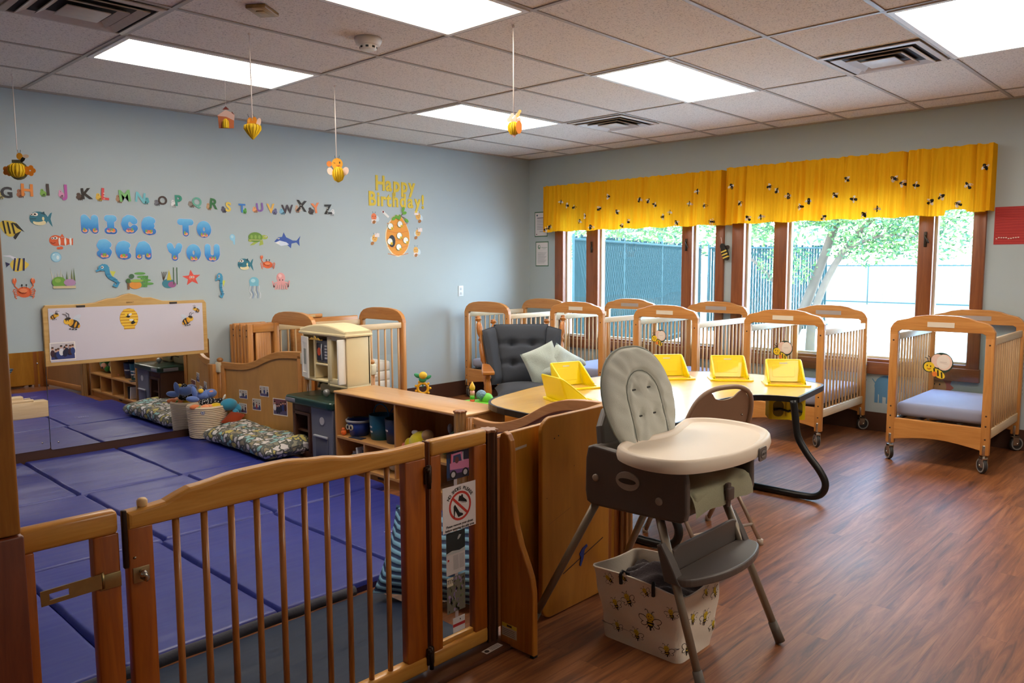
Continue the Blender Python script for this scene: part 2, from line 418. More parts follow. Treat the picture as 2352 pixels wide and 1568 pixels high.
# windows: casing, posts, sashes and panes
def window(idx,y0,y1,posts,glass):
    w=struct(empty('window_%d'%idx,(0,0,0)))
    b=MB(); b.mat(TRIMZ)
    b.box(-.03,.13,y1-.12,y1+.0,ZS-.03,ZT,.004); b.box(-.03,.13,y0,y0+.085,ZS-.03,ZT,.004)
    b.mat(TRIMY); b.box(-.035,.13,y0-.01,y1+.01,ZS-.03,ZS+.075,.005); b.box(-.03,.13,y0,y1,ZT-.06,ZT+.05,.004)
    b.mat(TRIMZ)
    for a,c in posts: b.box(-.02,.12,a,c,ZS+.07,ZT-.05,.004)
    b.mat(TRIMY); b.box(-.012,.10,y0+.08,y1-.11,ZS+.07,ZS+.1,.003)
    b.build('window_frame',None,w)
    sash=plain((222,214,196),.4,vary=.02)
    for a,c in glass:
        s=MB(); s.mat(sash); s.box(.035,.075,a,a+.018,ZS+.1,ZT-.06); s.box(.035,.075,c-.018,c,ZS+.1,ZT-.06); s.box(.035,.075,a,c,ZS+.1,ZS+.118); s.box(.035,.075,a,c,ZT-.08,ZT-.06)
        f=s.build('sash',None,w)
        g=MB(); g.box(.052,.056,a+.016,c-.016,ZS+.116,ZT-.078); g.build('glass_pane',GLASS,f)
    return w
window(1,-2.55,-.42,[(-1.03,-.87),(-2.20,-2.085)],[(-.87,-.54),(-2.085,-1.03),(-2.465,-2.20)])
window(2,-4.765,-2.64,[(-3.18,-3.055),(-4.395,-4.285)],[(-3.055,-2.76),(-4.285,-3.18),(-4.68,-4.395)])
for y,z in ((-.95,1.62),(-2.14,1.62),(-4.34,1.62)):
    b=MB(); b.box(-.034,-.02,y-.01,y+.01,z-.06,z+.06,.003); b.rod((-.034,y,z+.03),(-.05,y-.03,z-.03),.006)
    o=b.build('window_latch',plain((60,52,44),.4,metal=.7)); tag(o,{-.95:'dark metal latch on the left post of the first window',-2.14:'dark metal latch on the right post of the first window',-4.34:'dark metal latch on the right post of the second window'}[y],'latch')
# ================================================================ outside
def ground_mat():
    m,nt,p,o=_new('pale_concrete'); L=nt.links.new
    tc=N(nt,'ShaderNodeTexCoord'); n=N(nt,'ShaderNodeTexNoise',Scale=1.4,Detail=6.); L(tc.outputs['Object'],n.inputs['Vector'])
    rp=N(nt,'ShaderNodeValToRGB'); rp.color_ramp.elements[0].color=s2l((186,184,176)); rp.color_ramp.elements[1].color=s2l((226,224,216)); L(n.outputs['Fac'],rp.inputs[0]); L(rp.outputs[0],p.inputs['Base Color'])
    p.inputs['Roughness'].default_value=.9; return m
b=MB(); b.box(.141,80,-40,60,-.3,-.12); o=b.build('ground',ground_mat()); struct(o)
FENCE=plain((34,50,50),.95,vary=.15,spec=.05); FENCE_HAZED=plain((122,142,148),.95,spec=.05); POSTM=plain((52,70,70),.8,spec=.1)  # far fence is a paled teal, distance haze painted into its colour
def fence(name,a,c,h,label,gap,sw,FENCE=FENCE):
    f=thing(name,label,'fence')
    a=Vector(a);c=Vector(c);d=(c-a);L=d.length;d.normalize();n=Vector((-d.y,d.x,0))
    b=MB(); k=int(L/gap); rnd=random.Random(3)
    for i in range(k):
        p=a+d*(i*gap); t=rnd.uniform(-.03,.05); q=rnd.uniform(-.006,.006)
        e=p+d*sw
        b._add([p-n*.004,e-n*.004,e+n*.004,p+n*.004]+[v+Vector((0,0,h+t))+d*q for v in (p-n*.004,e-n*.004,e+n*.004,p+n*.004)],[(0,1,5,4),(1,2,6,5),(2,3,7,6),(3,0,4,7),(4,5,6,7)])
    o=b.build('slat',FENCE,f); o['kind']='stuff'
    for i in range(int(L/2.2)+1):
        b=MB(); p=a+d*(i*2.2); b.rod(p,p+Vector((0,0,h+.05)),.02); b.build('post',POSTM,f)
    for z in (h-.03,.1):
        b=MB(); b.rod(a+Vector((0,0,z)),c+Vector((0,0,z)),.022); b.build('rail',POSTM,f)
    # chain link wires
    b=MB(); m=int(L/.11)
    for i in range(m):
        p=a+d*(i*.11)-n*.012
        for s in (1,-1):
            q=p+d*(s*.9)+Vector((0,0,h-.1))
            if 0<(q-a).dot(d)<L: b._add([p+Vector((0,0,.08)),p+d*.0035+Vector((0,0,.08)),q+d*.0035,q],[(0,1,2,3)])
    o=b.build('wire_mesh',plain((70,96,96),.5,vary=0.),f); o['kind']='stuff'
    return f
fence('slatted_fence',(2.0,.95,-.12),(9.2,3.0,-.12),1.95,'teal slatted chain-link fence running behind the left window',.055,.046)
fence('slatted_fence',(9.35,2.9,-.12),(11.8,1.08,-.12),1.95,'teal slatted fence seen through branches of the tree',.07,.055)
fence('slatted_fence',(24,6.5,-.12),(21,-22,-.12),1.5,'low teal fence far away behind the right window, haze put into its colour',.12,.117,FENCE_HAZED)
LEAFS=[plain((78,112,58),.7,vary=.2),plain((112,142,70),.7,vary=.2),plain((58,94,66),.7,vary=.2)]
BARK=plain((96,80,64),.9,vary=.25,bump=.6)
def tree(label,cat,loc,trunk,blobs,nleaf,ls,seed,branches=()):
    t=thing('tree',label,cat,loc); rnd=random.Random(seed)
    b=MB()
    for pts,rr in trunk: b.tube(smoothpath(pts,5),.1,8,rads=[rr[0]+(rr[1]-rr[0])*i/(5*(len(pts)-1)) for i in range(5*(len(pts)-1)+1)])
    b.build('trunk',BARK,t)
    b=MB()
    for m in LEAFS: b.mat(m)
    tot=sum(x[3]*x[4]*x[5] for x in blobs)
    for (cx,cy,cz,rx,ry,rz) in blobs:
        k=int(nleaf*rx*ry*rz/tot)
        for i in range(k):
            while True:
                u=Vector((rnd.uniform(-1,1),rnd.uniform(-1,1),rnd.uniform(-1,1)))
                if u.length<1 and u.length>.25: break
            p=Vector((cx+u.x*rx,cy+u.y*ry,cz+u.z*rz))
            e=Euler((rnd.uniform(0,6.3),rnd.uniform(0,6.3),rnd.uniform(0,6.3))).to_matrix(); s=ls*rnd.uniform(.6,1.4)
            b.cur=rnd.choice((0,0,1,1,2))
            b._add([p+e@Vector((-s*.35,0,0)),p+e@Vector((0,-s,0)),p+e@Vector((s*.35,0,0)),p+e@Vector((0,s,0))],[(0,1,2,3)])
    o=b.build('foliage',None,t); o['kind']='stuff'
    return t
tree('leafy tree with leaning twin trunks outside the right window','tree',(5.6,-1.2,-.12),
     [([(0,.55,0),(.1,.2,1.0),(.2,-.1,2.0),(.3,-.5,3.4)],(.10,.05)),([(.1,.15,0),(0,.05,.8),(0,-.35,1.7),(.1,-1.1,2.6)],(.08,.035)),([(0,.45,.9),(-.1,.95,1.5),(-.2,1.5,1.9)],(.035,.015)),([(0,-.3,1.7),(-.3,-1.0,1.95),(-.4,-1.8,1.9)],(.03,.01))],
     [(0,.2,2.9,1.0,1.2,.8),(.1,-.9,2.45,.9,1.0,.75),(-.1,-1.6,2.0,.5,.8,.45),(0,1.3,2.5,.7,.8,.6),(-.1,.5,1.5,.35,.5,.35),(.2,-2.3,2.6,.6,.8,.5),(.1,-.7,1.75,.5,.6,.25),(0,.3,3.9,1.1,1.4,.6)],26000,.042,5)
tree('sunlit green tree behind the fence, seen through the left window','tree',(11,6.6,-.12),[([(0,0,0),(0,0,2.5)],(.14,.1))],
     [(0,0,3.0,2.0,2.6,1.6),(-1,-2.2,2.6,1.5,1.8,1.1),(1,-4.2,2.7,1.6,1.8,1.1),(-.6,3.0,2.8,1.6,2.0,1.3)],9000,.09,6)
tree('round green bush beyond the far fence by the rightmost pane','tree',(27,-8.5,-.12),[([(0,0,0),(0,0,1.2)],(.14,.1))],
     [(0,0,2.1,1.6,1.9,1.3),(0,-3.6,1.9,1.6,1.8,1.1),(0,3.0,2.9,1.8,2.2,1.6),(0,6.5,2.6,1.8,2.2,1.5)],5000,.17,8)
# picnic shapes in the yard
t=thing('play_table','pale yard table standing on the bright concrete outside','table',(9.0,-3.6,-.12),.4)
b=MB(); b.box(-.7,.7,-.4,.4,.55,.6,.01); b.build('table_top',plain((205,210,214),.6),t)
for sx in(-.55,.55):
    for sy in (-.3,.3):
        b=MB(); b.rod((sx,sy,0),(sx*.9,sy*.9,.56),.03); b.build('leg',plain((120,150,160),.5),t)
# ================================================================ ceiling fittings
LAMP=emit('fluorescent_diffuser',(255,243,226),LAMPS)
def light(i,r,label,vis=True):
    x0=X0+1.2192*i+.03;x1=X0+1.2192*(i+1)-.03;y1=Y0-.6096*r-.03;y0=Y0-.6096*(r+1)+.03
    t=thing('ceiling_light',label,'light',((x0+x1)/2,(y0+y1)/2,HW-.012),0,'recessed fluorescent ceiling panels'); w=(x1-x0)/2;h=(y1-y0)/2
    b=MB(); b.frame([(-w-.02,-h-.02),(w+.02,-h-.02),(w+.02,h+.02),(-w-.02,h+.02)],[(-w+.008,-h+.008),(w-.008,-h+.008),(w-.008,h-.008),(-w+.008,h-.008)],.0,.012); b.build('light_frame',WHITE,t)
    b=MB(); b.box(-w+.009,w-.009,-h+.009,h-.009,.004,.011); b.build('diffuser',LAMP,t)
light(0,2,'long ceiling light panel nearest the alphabet wall, on the left'); light(0,5,'ceiling light panel at top centre, cut by the frame edge')
light(2,2,'small-looking ceiling light panel nearest the room corner'); light(2,5,'ceiling light panel above the high chair and window curtains'); light(2,8,'ceiling light panel at top right corner of the frame')
for i,r in HIDDEN: light(i,r,'ceiling light panel behind the camera')
VM=plain((196,180,164),.45,vary=.12,scale=30.); VD=plain((38,33,30),.8,vary=.1)
def vent(x0,x1,y0,y1,label):
    cx,cy=(x0+x1)/2,(y0+y1)/2; w=(x1-x0)/2-.02; h=(y1-y0)/2-.02
    t=thing('ceiling_vent',label,'vent',(cx,cy,HW-.014),0,'square louvred ceiling diffusers')
    def fr(a,b_,z0,z1,m,name):
        q=MB(); V=[(-w*a,-h*a,z0),(w*a,-h*a,z0),(w*a,h*a,z0),(-w*a,h*a,z0),(-w*b_,-h*b_,z1),(w*b_,-h*b_,z1),(w*b_,h*b_,z1),(-w*b_,h*b_,z1)]
        V2=[(x,y,z+.006) for x,y,z in V]
        F=[(i,(i+1)%4,4+(i+1)%4,4+i) for i in range(4)]; q._add(V+V2,F+[tuple(8+k for k in f) for f in F]+[(i,(i+1)%4,8+(i+1)%4,8+i) for i in range(4)]+[(4+i,4+(i+1)%4,12+(i+1)%4,12+i) for i in range(4)]); return q.build(name,m,t)
    fr(1.,.9,0,-.004,VM,'outer_frame'); fr(.80,.66,-.012,.004,VM,'louvre'); fr(.56,.44,-.016,.002,VM,'louvre'); 
    q=MB(); q.box(-w*.34,w*.34,-h*.34,h*.34,-.018,-.012,.002); q.build('centre_plate',VM,t)
    q=MB(); q.box(-w*.92,w*.92,-h*.92,h*.92,.005,.012); q.build('duct_backing',VD,t)
    return t
vent(X0-.6096,X0,Y0-.6096*4,Y0-.6096*3,'dusty ceiling vent at the top left corner of the frame')
vent(X0+1.2192*3,X0+1.2192*3+.6096,Y0-.6096*4,Y0-.6096*3,'ceiling vent beside the light panel nearest the room corner')
vent(X0+1.2192*2.5,X0+1.2192*3,Y0-.6096*8,Y0-.6096*7,'ceiling vent beside the light panel at top right')
t=thing('smoke_detector','round white smoke detector on the ceiling tiles','smoke detector',(-4.28,-2.70,HW-.06))
b=MB(); b.lathe([(.02,.0),(.045,.0),(.047,.018),(.05,.02)],24); b.build('sensor_head',plain((228,218,204),.4),t)
b=MB(); b.lathe([(.05,.0195),(.066,.025),(.074,.045),(.075,.059)],28); b.build('base_ring',plain((228,218,204),.4),t)
b=MB(); 
for k in range(8):
    a=k*PI/4; b.box(.0445,.0475,-.008,.008,.004,.014,M=Matrix.Rotation(a,4,'Z'))
b.build('sensor_slot',BLACK,t)
b=MB(); b.box(-.075,.075,-.05,.05,-.018,0,.004); b.box(-.03,.03,-.02,.02,-.022,-.018,.002); o=b.build('ceiling_plate',wood((190,150,90),(150,112,60),'x')); o.location=(-4.93,-2.74,HW-.001); o.rotation_euler=(0,0,.6)
tag(o,'small tan wooden plate fixed to a ceiling tile','plate')
# ================================================================ light and world
w=bpy.data.worlds.new('sky'); SC.world=w; w.use_nodes=True; nt=w.node_tree; nt.nodes.clear()
o=N(nt,'ShaderNodeOutputWorld'); bg=N(nt,'ShaderNodeBackground'); tc=N(nt,'ShaderNodeTexCoord'); sp=N(nt,'ShaderNodeSeparateXYZ'); rp=N(nt,'ShaderNodeValToRGB')
rp.color_ramp.elements[0].position=0.; rp.color_ramp.elements[0].color=(.90,.96,1.,1); rp.color_ramp.elements[1].position=.6; rp.color_ramp.elements[1].color=(.34,.56,1.,1)
nt.links.new(tc.outputs['Generated'],sp.inputs[0]); nt.links.new(sp.outputs['Z'],rp.inputs[0]); nt.links.new(rp.outputs[0],bg.inputs[0]); bg.inputs[1].default_value=SKY
nt.links.new(bg.outputs[0],o.inputs[0])
sl=bpy.data.lights.new('sun','SUN'); sl.energy=SUN; sl.angle=R(.6); sl.color=(1,.95,.86); so=bpy.data.objects.new('sun',sl); COL.objects.link(so)
so.rotation_euler=Vector((-.22,-.45,.86)).to_track_quat('Z','Y').to_euler()
for a,c in (W1,W2):
    pl=bpy.data.lights.new('portal','AREA'); pl.shape='RECTANGLE'; pl.size=c-a; pl.size_y=ZT-ZS; pl.cycles.is_portal=True
    po=bpy.data.objects.new('portal',pl); COL.objects.link(po); po.location=(.16,(a+c)/2,(ZS+ZT)/2)
    po.rotation_euler=Vector((1,0,0)).to_track_quat('Z','Y').to_euler(); 
    po.rotation_euler=(R(90),0,R(90))
# ================================================================ cribs
CW,CLN=.66,.95
MATT=fabric((176,174,200),.7,300.,.1,.04)
def arch_pts(notch,half):
    if notch:
        L=[(.0,1.068),(.10,1.066),(.17,1.055),(.215,1.038),(.245,1.032),(.285,1.022),(.31,1.0),(.33,.965)]
    else:
        L=[(.0,1.048),(.12,1.045),(.20,1.035),(.26,1.018),(.30,.99),(.322,.955),(.33,.92)]
    k=half/.33
    return [(-a*k,z) for a,z in L[::-1]]+[(a*k,z) for a,z in L[1:]]
def make_crib(label,notch=True,nsl=13,stickers=True,pane=True,strip=True,loc=(0,0,0),group='wooden evacuation cribs',near=True,rz=0.):
    """local: long axis x (0..CLN), width y centred"""
    t=thing('crib',label,'crib',loc,rz,group)
    for s,xc in ((0,.02),(1,CLN-.02)):
        hw=CW/2
        top=arch_pts(notch,hw)
        b=MB(); b.mat(OAKZ)
        zi=.955 if notch else .935
        for sy in (-1,1):
            ys=sorted((sy*hw,sy*(hw-.055)))
            b.box(xc-.02,xc+.02,ys[0],ys[1],.13,.93,.006)
        b.mat(OAKY)
        # arched head rail
        inner=[(-hw+.055,.92),(-hw+.055,zi-.012),(-hw+.075,zi),(hw-.075,zi),(hw-.055,zi-.012),(hw-.055,.92)]
        b.prism(top+[(hw,.92)]+inner[::-1]+[(-hw,.92)],xc-.02,xc+.02,'yz',.004)
        # bottom board with a shallow arch below
        bot=[(-hw+.05,.315),(hw-.05,.315),(hw-.05,.16)]+[( (hw-.05)*(1-2*i/8.), .16+.035*math.sin(PI*i/8.)) for i in range(1,8)]+[(-hw+.05,.16)]
        b.prism(bot,xc-.018,xc+.018,'yz',.003)
        fr=b.build('end_frame',None,t)
        for sy in (-1,1):
            for z in (.88,.40,.33,.24): b=MB(); b.rod((xc-.0212 if s==0 else xc+.0212,sy*(hw-.027),z),(xc-.019 if s==0 else xc+.019,sy*(hw-.027),z),.006,seg=8); b.build('bolt',plain((60,36,22),.4,metal=.4),fr)
        if pane:
            b=MB(); b.box(xc-.003,xc+.003,-hw+.05,hw-.05,.318,zi-.003); b.build('clear_panel',CLEAR,fr)
        if strip and notch:
            b=MB(); b.box(xc-.0225,xc-.0205,-.085 if s==0 else -.11,.085 if s==0 else .11,.985,1.02); b.build('name_strip',plain((226,214,196) if s==0 else (170,158,150),.5),fr)
    for sy in (-1,1):
        y=sy*(CW/2-.022)
        b=MB(); b.box(.045,CLN-.045,y-.012,y+.012,.875,.925,.004); b.build('top_rail',PALEX,t)
        b=MB(); b.box(.045,CLN-.045,y-.012,y+.012,.235,.30,.004); b.build('bottom_rail',PALEX,t)
        x0,x1=.075,CLN-.075
        for i in range(nsl):
            x=x0+(x1-x0)*i/(nsl-1)
            b=MB(); b.box(x-.0085,x+.0085,y-.007,y+.007,.29,.88,.004,seg=1); b.build('slat',PALEZ,t)
    b=MB()
    for k in range(5): b.box(.04,CLN-.04,-.26+k*.13-.015,-.26+k*.13+.015,.302,.316)
    for k in (.1,.5,.85): b.box(k-.01,k+.01,-CW/2+.03,CW/2-.03,.290,.303)
    b.build('mattress_support',plain((60,58,62),.5,metal=.4),t)
    for x in (.02,CLN-.02):
        for sy in (-1,1):
            caster(t,x,sy*(CW/2-.03))
    return t
_cw={}
def caster(parent,x,y,z=0.):
    ang=_cr.uniform(-.8,.8)
    if 'c' not in _cw:
        b=MB(); b.mat(CHROME); b.rod((0,0,.10),(0,0,.17),.009); b.box(-.02,.02,-.021,.021,.13,.20,.004); b.box(-.016,.03,-.018,-.014,.045,.115); b.box(-.016,.03,.014,.018,.045,.115); b.box(-.016,.03,-.018,.018,.10,.116,.003)
        c=b.build('caster',None,parent)
        b=MB(); M=Matrix.Translation((.02,0,.055))@Matrix.Rotation(PI/2,4,'X')
        b.mat(RUBBER); b.lathe([(.036,-.013),(.048,-.012),(.053,-.006),(.0535,0),(.053,.006),(.048,.012),(.036,.013)],24,M)
        b.mat(plain((150,148,142),.4,metal=.3)); b.frame([(.02+.047*math.cos(k*PI/12),.055+.047*math.sin(k*PI/12)) for k in range(24)],[(.02+.038*math.cos(k*PI/12),.055+.038*math.sin(k*PI/12)) for k in range(24)],-.0137,.0137,'xz')
        b.mat(CHROME); b.rod((.02,-.02,.055),(.02,.02,.055),.008)
        wv=b.build('wheel',None,c)
        _cw['c']=c; _cw['w']=wv
    else:
        c=_cw['c'].copy(); COL.objects.link(c); c.parent=parent
        wv=_cw['w'].copy(); COL.objects.link(wv); wv.parent=c
    c.location=(x,y,z); c.rotation_euler=(0,0,ang); return c
_cr=random.Random(2)
def recopy(src,label,loc,rz=0.):
    c=copy_tree(src); c.location=loc; c.rotation_euler=(0,0,rz); c['label']=label; return c
CR=make_crib('crib at the right with an empty gap to its left and its mattress facing us',loc=(-.985,-4.735,0))
recopy(CR,'crib right of the horseshoe table, its slatted side turned towards the viewer',(-.985,-3.60,0))
recopy(CR,'crib behind the middle yellow table seats, in front of the post between the windows',(-.985,-2.51,0))
recopy(CR,'crib directly behind the right post of the rocking chair',(-.985,-1.50,0))
C1=make_crib('smooth-arched crib in the room corner left of the rocking chair',notch=False,loc=(-1.19,-.46,0),nsl=12)
C5=recopy(C1,'smooth-arched crib behind the play kitchen, holding white storage drawers',(-3.50,-.50,0))
def mattress(label,loc,L=.84,W=.57,h=.10,rx=0.,ry=0.):
    b=MB(); b.box(0,L,-W/2,W/2,0,h,.03,seg=3)
    o=b.build('mattress',MATT); o.location=loc; o.rotation_euler=(rx,ry,0); tag(o,label,'mattress','thin vinyl crib mattresses'); return o
mattress('lavender grey mattress lying in the rightmost crib',(-.93,-4.735,.325))
mattress('grey mattress in the crib right of the horseshoe table',(-.93,-3.60,.32))
mattress('grey mattress in the crib behind the middle table seats',(-.93,-2.51,.32))
mattress('grey mattress in the crib behind the rocking chair',(-.93,-1.50,.32))
mattress('lavender grey mattress in the corner crib left of the rocking chair',(-1.13,-.46,.33),h=.09)
# bee name tags stuck to the near crib ends
YEL=(246,206,40); BK=(26,24,22); WH=(240,232,224)
def bee_tag(loc,s,label,rz=-PI/2,dark=True,flip=1):
    f=Flat(.0015,s*flip,s)
    if dark: f.poly((40,60,44),ell_pts(.16,.10,.37,.36,22)); f.poly((40,60,44),ell_pts(-.22,-.06,.21,.2))
    f.ell((244,212,196),.25,.12,.25,.28); f.ell((236,200,184),.05,.16,.22,.24,20)
    f.ell((240,226,214),.22,.13,.21,.24); f.ell(YEL,-.22,-.06,.17,.17); f.ell(YEL,.08,-.28,.24,.13,-35)
    for k in (-.06,.06,.18): f.line(BK,k,-.22-k*.5+.09,k+.02,-.34-k*.5,.045)
    f.ell(BK,-.28,-.02,.018,.03); f.ell(BK,-.17,-.04,.018,.03); f.path((190,60,30),[(-.28,-.11),(-.22,-.14),(-.16,-.11)],.02)
    f.path(BK,[(-.24,.10),(-.28,.24),(-.36,.26)],.025); f.path(BK,[(-.18,.11),(-.2,.28),(-.27,.32)],.025)
    f.ell((236,130,50),-.03,-.30,.08,.09)
    f.rect((200,184,176),.12,.34,.13,.145)
    o=f.build('bee_name_tag',loc,rz); tag(o,label,'sticker','bee shaped name tags on the cribs'); return o
bee_tag((-.990,-4.72,.72),.20,'bee name tag stuck on the end panel of the rightmost crib')
bee_tag((-.990,-3.60,.745),.17,'bee name tag on the crib right of the horseshoe table')
bee_tag((-.990,-2.45,.775),.16,'bee name tag on the crib behind the middle yellow seat')
# strips of small black letters running down two crib corner posts
def mark_strip(x,y,z0,z1,label):
    f=Flat(.0008,1,1,.0002); r2=random.Random(int(-y*10)); f.rect((206,160,104),-.012,.012,z0-.01,z1+.01); n=12
    for k in range(n):
        z=z1-(z1-z0)*k/(n-1)
        if k==6: continue
        for j in range(3): f.line((34,34,44),r2.uniform(-.009,.009),z-.010+j*.006,r2.uniform(-.009,.009),z-.002+j*.006,.0035)
        if k%3==1: f.ell((150,170,220),0,z,.005,.005)
    o=f.build('letter_strip',(x,y,0)); tag(o,label,'letter strip','letter strips on the crib posts')
mark_strip(-.058,-3.9295,.44,.80,'strip of small black letters on the crib right of the horseshoe table')
mark_strip(-.058,-5.0645,.44,.80,'strip of small black letters on the rear post of the rightmost crib')
# storage drawers and toy inside the corner crib behind the kitchen
t=thing('drawer_tower','white plastic drawer tower standing inside the crib behind the play kitchen','drawers',(-3.12,-.50,.318))
CRM=plain((232,226,212),.45)
b=MB(); b.box(-.28,.48,-.20,.2,0,.26,.012); b.build('cabinet_body',CRM,t)
for k in range(3):
    for j in range(2):
        b=MB(); b.box(-.27+j*.375,.095+j*.375,-.212,-.2,.012+k*.083,.088+k*.083,.006); d=b.build('drawer',plain((240,236,226),.4),t)
        b=MB(); b.box(-.12+j*.375,-.05+j*.375,-.222,-.211,.045+k*.083,.058+k*.083,.003); b.build('drawer_handle',plain((214,208,196),.4),d)

t=thing('toy_ride','red and yellow baby toy lying on the white drawers in the back crib','toy',(-3.05,-.52,.579))
b=MB(); b.ball((0,0,.06),.06,1.5,1.,1.); b.build('red_body',plain((224,62,40),.35),t)
b=MB(); b.lathe([(.03,-.02),(.07,-.02),(.085,0),(.07,.02),(.03,.02)],20,Matrix.Translation((-.12,-.03,.086))@Matrix.Rotation(PI/2,4,'X')); b.build('yellow_wheel',plain((244,196,30),.35),t)
b=MB(); b.ball((.13,0,.05),.05,1.,.9,.9); b.build('pink_ear',plain((240,190,190),.5),t)
b=MB(); b.lathe([(.02,0),(.04,.004),(.045,.02),(.03,.035)],16,Matrix.Translation((0,0,.112))); b.build('white_top',plain((240,230,220),.5),t)
# folded cribs leaning together left of the kitchen
def folded(label,loc,rz,h=.94,w=.66,t_=.09,n=6,flip=False):
    t=thing('folded_crib',label,'folded crib',loc,rz,'folded wooden cribs')
    b=MB(); b.mat(OAKZ)
    for x in (0,w-.05): b.box(x,x+.05,-t_,-t_+.035,.10,h,.006)
    b.mat(OAKX); b.box(.05,w-.05,-t_,-t_+.03,h-.07,h,.004); b.box(.05,w-.05,-t_,-t_+.03,.14,.24,.004)
    b.build('side_frame',None,t)
    b=MB(); b.mat(OAKZ)
    for x in (0,w-.05): b.box(x,x+.05,-.04,-.004,.10,h-.01,.006)
    b.mat(OAKX); b.box(.05,w-.05,-.035,-.004,h-.09,h-.02,.004); b.box(.05,w-.05,-.035,-.004,.14,.24,.004)
    b.build('end_frame',None,t)
    for k in range(n):
        x=.09+(w-.18)*k/(n-1); b=MB(); b.box(x-.014,x+.014,-t_+.008,-t_+.024,.23,h-.06,.004,seg=1); b.build('slat',OAKZ,t)
    for z in (h-.05,h-.10):
        b=MB(); b.rod((-.0025,-t_+.018,z),(.001,-t_+.018,z),.007,seg=8); b.build('bolt',plain((60,36,22),.4),t)
    for x in (.025,w-.025):
        c=_cw['c'].copy(); COL.objects.link(c); c.parent=t; wv=_cw['w'].copy(); COL.objects.link(wv); wv.parent=c; c.location=(x,-t_/2,0); c.scale=(.6,.6,.6)
    return t
F1=folded('folded crib standing furthest left, flat against the blue wall',(-3.81,-.03,0),0.,h=.95,w=.29)
F2=recopy(F1,'folded crib in the middle of the stack beside the wall',(-3.805,-.135,0)); 
F3=recopy(F1,'folded crib in front of the stack, nearest the divider panel',(-3.80,-.235,0))
b=MB(); b.mat(OAKX); b.box(0,.28,-.03,.0,0,.035,.008); b.mat(plain((206,180,130),.5)); b.box(.05,.2,-.032,-.028,.008,.028)
o=b.build('crib_rail',None); o.location=(-3.2,-.045,.955); tag(o,'loose pale wooden crib rail with tape lying on top behind the kitchen','rail')
b=MB(); b.mat(OAKX); b.box(-.02,.7,-.035,.0,.0,.955,.01); o=b.build('folded_crib_board',None); o.location=(-3.22,-.03,0); tag(o,'upright wooden crib board leaning on the wall behind the kitchen','board')
# ================================================================ cut-outs on the left wall (facing -y)
EP=.0006
def on_wall(f,name,x,z,label,cat,group=None,ry=0.,y=EP):
    o=f.build(name,(x,y,z),0.,ry=ry); tag(o,label,cat,group); return o
ALPH=[('G',-5.383,1.932,.1,.09,(60,60,66),(206,196,140),'yellow goat'),('H',-5.258,1.955,.102,.103,(232,140,60),(170,110,80),'brown'),('I',-5.124,1.967,.078,.098,(70,56,50),(130,180,80),'green lizard'),
('J',-5.008,1.967,.075,.103,(190,90,170),(226,160,200),'pink jellyfish'),('K',-4.877,1.955,.104,.095,(42,38,36),(90,70,60),'dark koala'),('L',-4.746,1.959,.098,.103,(220,80,80),(220,180,70),'yellow lion'),
('M',-4.603,1.955,.101,.105,(130,190,120),(180,140,110),'brown monkeys'),('N',-4.462,1.950,.105,.093,(120,196,206),(90,170,180),'teal narwhal'),('O',-4.319,1.938,.102,.081,(74,60,56),(120,120,130),'grey owl'),
('P',-4.194,1.942,.087,.103,(60,150,130),(230,230,230),'white penguins'),('Q',-4.045,1.941,.112,.088,(110,180,160),(150,140,130),'grey quail'),('R',-3.904,1.933,.090,.100,(56,120,70),(200,160,120),'tan rabbit'),
('S',-3.775,1.914,.096,.094,(236,206,90),(90,90,110),'dark snake'),('T',-3.631,1.910,.067,.088,(70,130,200),(90,170,70),'green turtle'),('U',-3.488,1.925,.106,.089,(140,100,180),(240,170,120),'orange unicorn'),
('V',-3.358,1.920,.097,.098,(240,190,90),(110,110,150),'grey vulture'),('W',-3.224,1.922,.121,.092,(70,60,70),(130,190,220),'blue whale'),('X',-3.078,1.956,.098,.117,(40,36,36),(210,170,140),'tan fox'),
('Y',-2.934,1.944,.119,.110,(236,140,90),(70,60,60),'black yak'),('Z',-2.772,1.940,.114,.104,(36,36,36),(220,220,220),'striped zebra')]
rnd=random.Random(11)
for ch,x,z,w,h,c1,c2,an in ALPH:
    f=Flat(.002,1,1)
    side=-1 if ch not in 'NTVZ' else 1
    cx=side*.3*w
    # small animal beside or below the letter
    f.ell(c2,cx*.85,-h*.22,w*.27,h*.2,rnd.uniform(-20,20)); f.ell(c2,cx*1.15,-h*.02,w*.14,h*.14)
    dk=tuple(int(v*.55) for v in c2); f.ell(dk,cx*1.1,h*.0,w*.03,h*.035); f.ell(dk,cx*.7,-h*.28,w*.1,h*.05,30)
    for k in (-1,0,1): f.line(dk,cx*.85+k*w*.1,-h*.3,cx*.85+k*w*.12,-h*.46,w*.05)
    f.text(c1,ch if ch!='L' else 'L',h*1.12,-side*w*.13,h*.04,.032,rot=rnd.uniform(-9,9))
    if ch in 'LXZ': 
        for k in range(3): f.rect(WH,-side*w*.13-.012,-side*w*.13+.0,-h*.28+k*h*.2,-h*.24+k*h*.2)
    on_wall(f,'alphabet_letter',x,z,'letter %s cut-out with a %s on the blue wall'%(ch,an),'wall letter','animal alphabet cut-outs')
def text_outline_flat(f,ch,size,off,c,cx=0,cy=0):
    f.text(c,ch,size,cx,cy,off)
SEA=[('N',-4.848,1.743,.132,.141),('I',-4.702,1.743,.099,.140),('C',-4.565,1.750,.128,.139),('E',-4.422,1.744,.113,.142),('T',-4.131,1.742,.142,.150),('O',-3.980,1.729,.132,.138),
('S',-4.757,1.560,.111,.146),('E',-4.620,1.553,.114,.139),('A',-4.471,1.552,.125,.141),('Y',-4.228,1.544,.133,.139),('O',-4.075,1.538,.130,.141),('U',-3.917,1.539,.142,.144)]
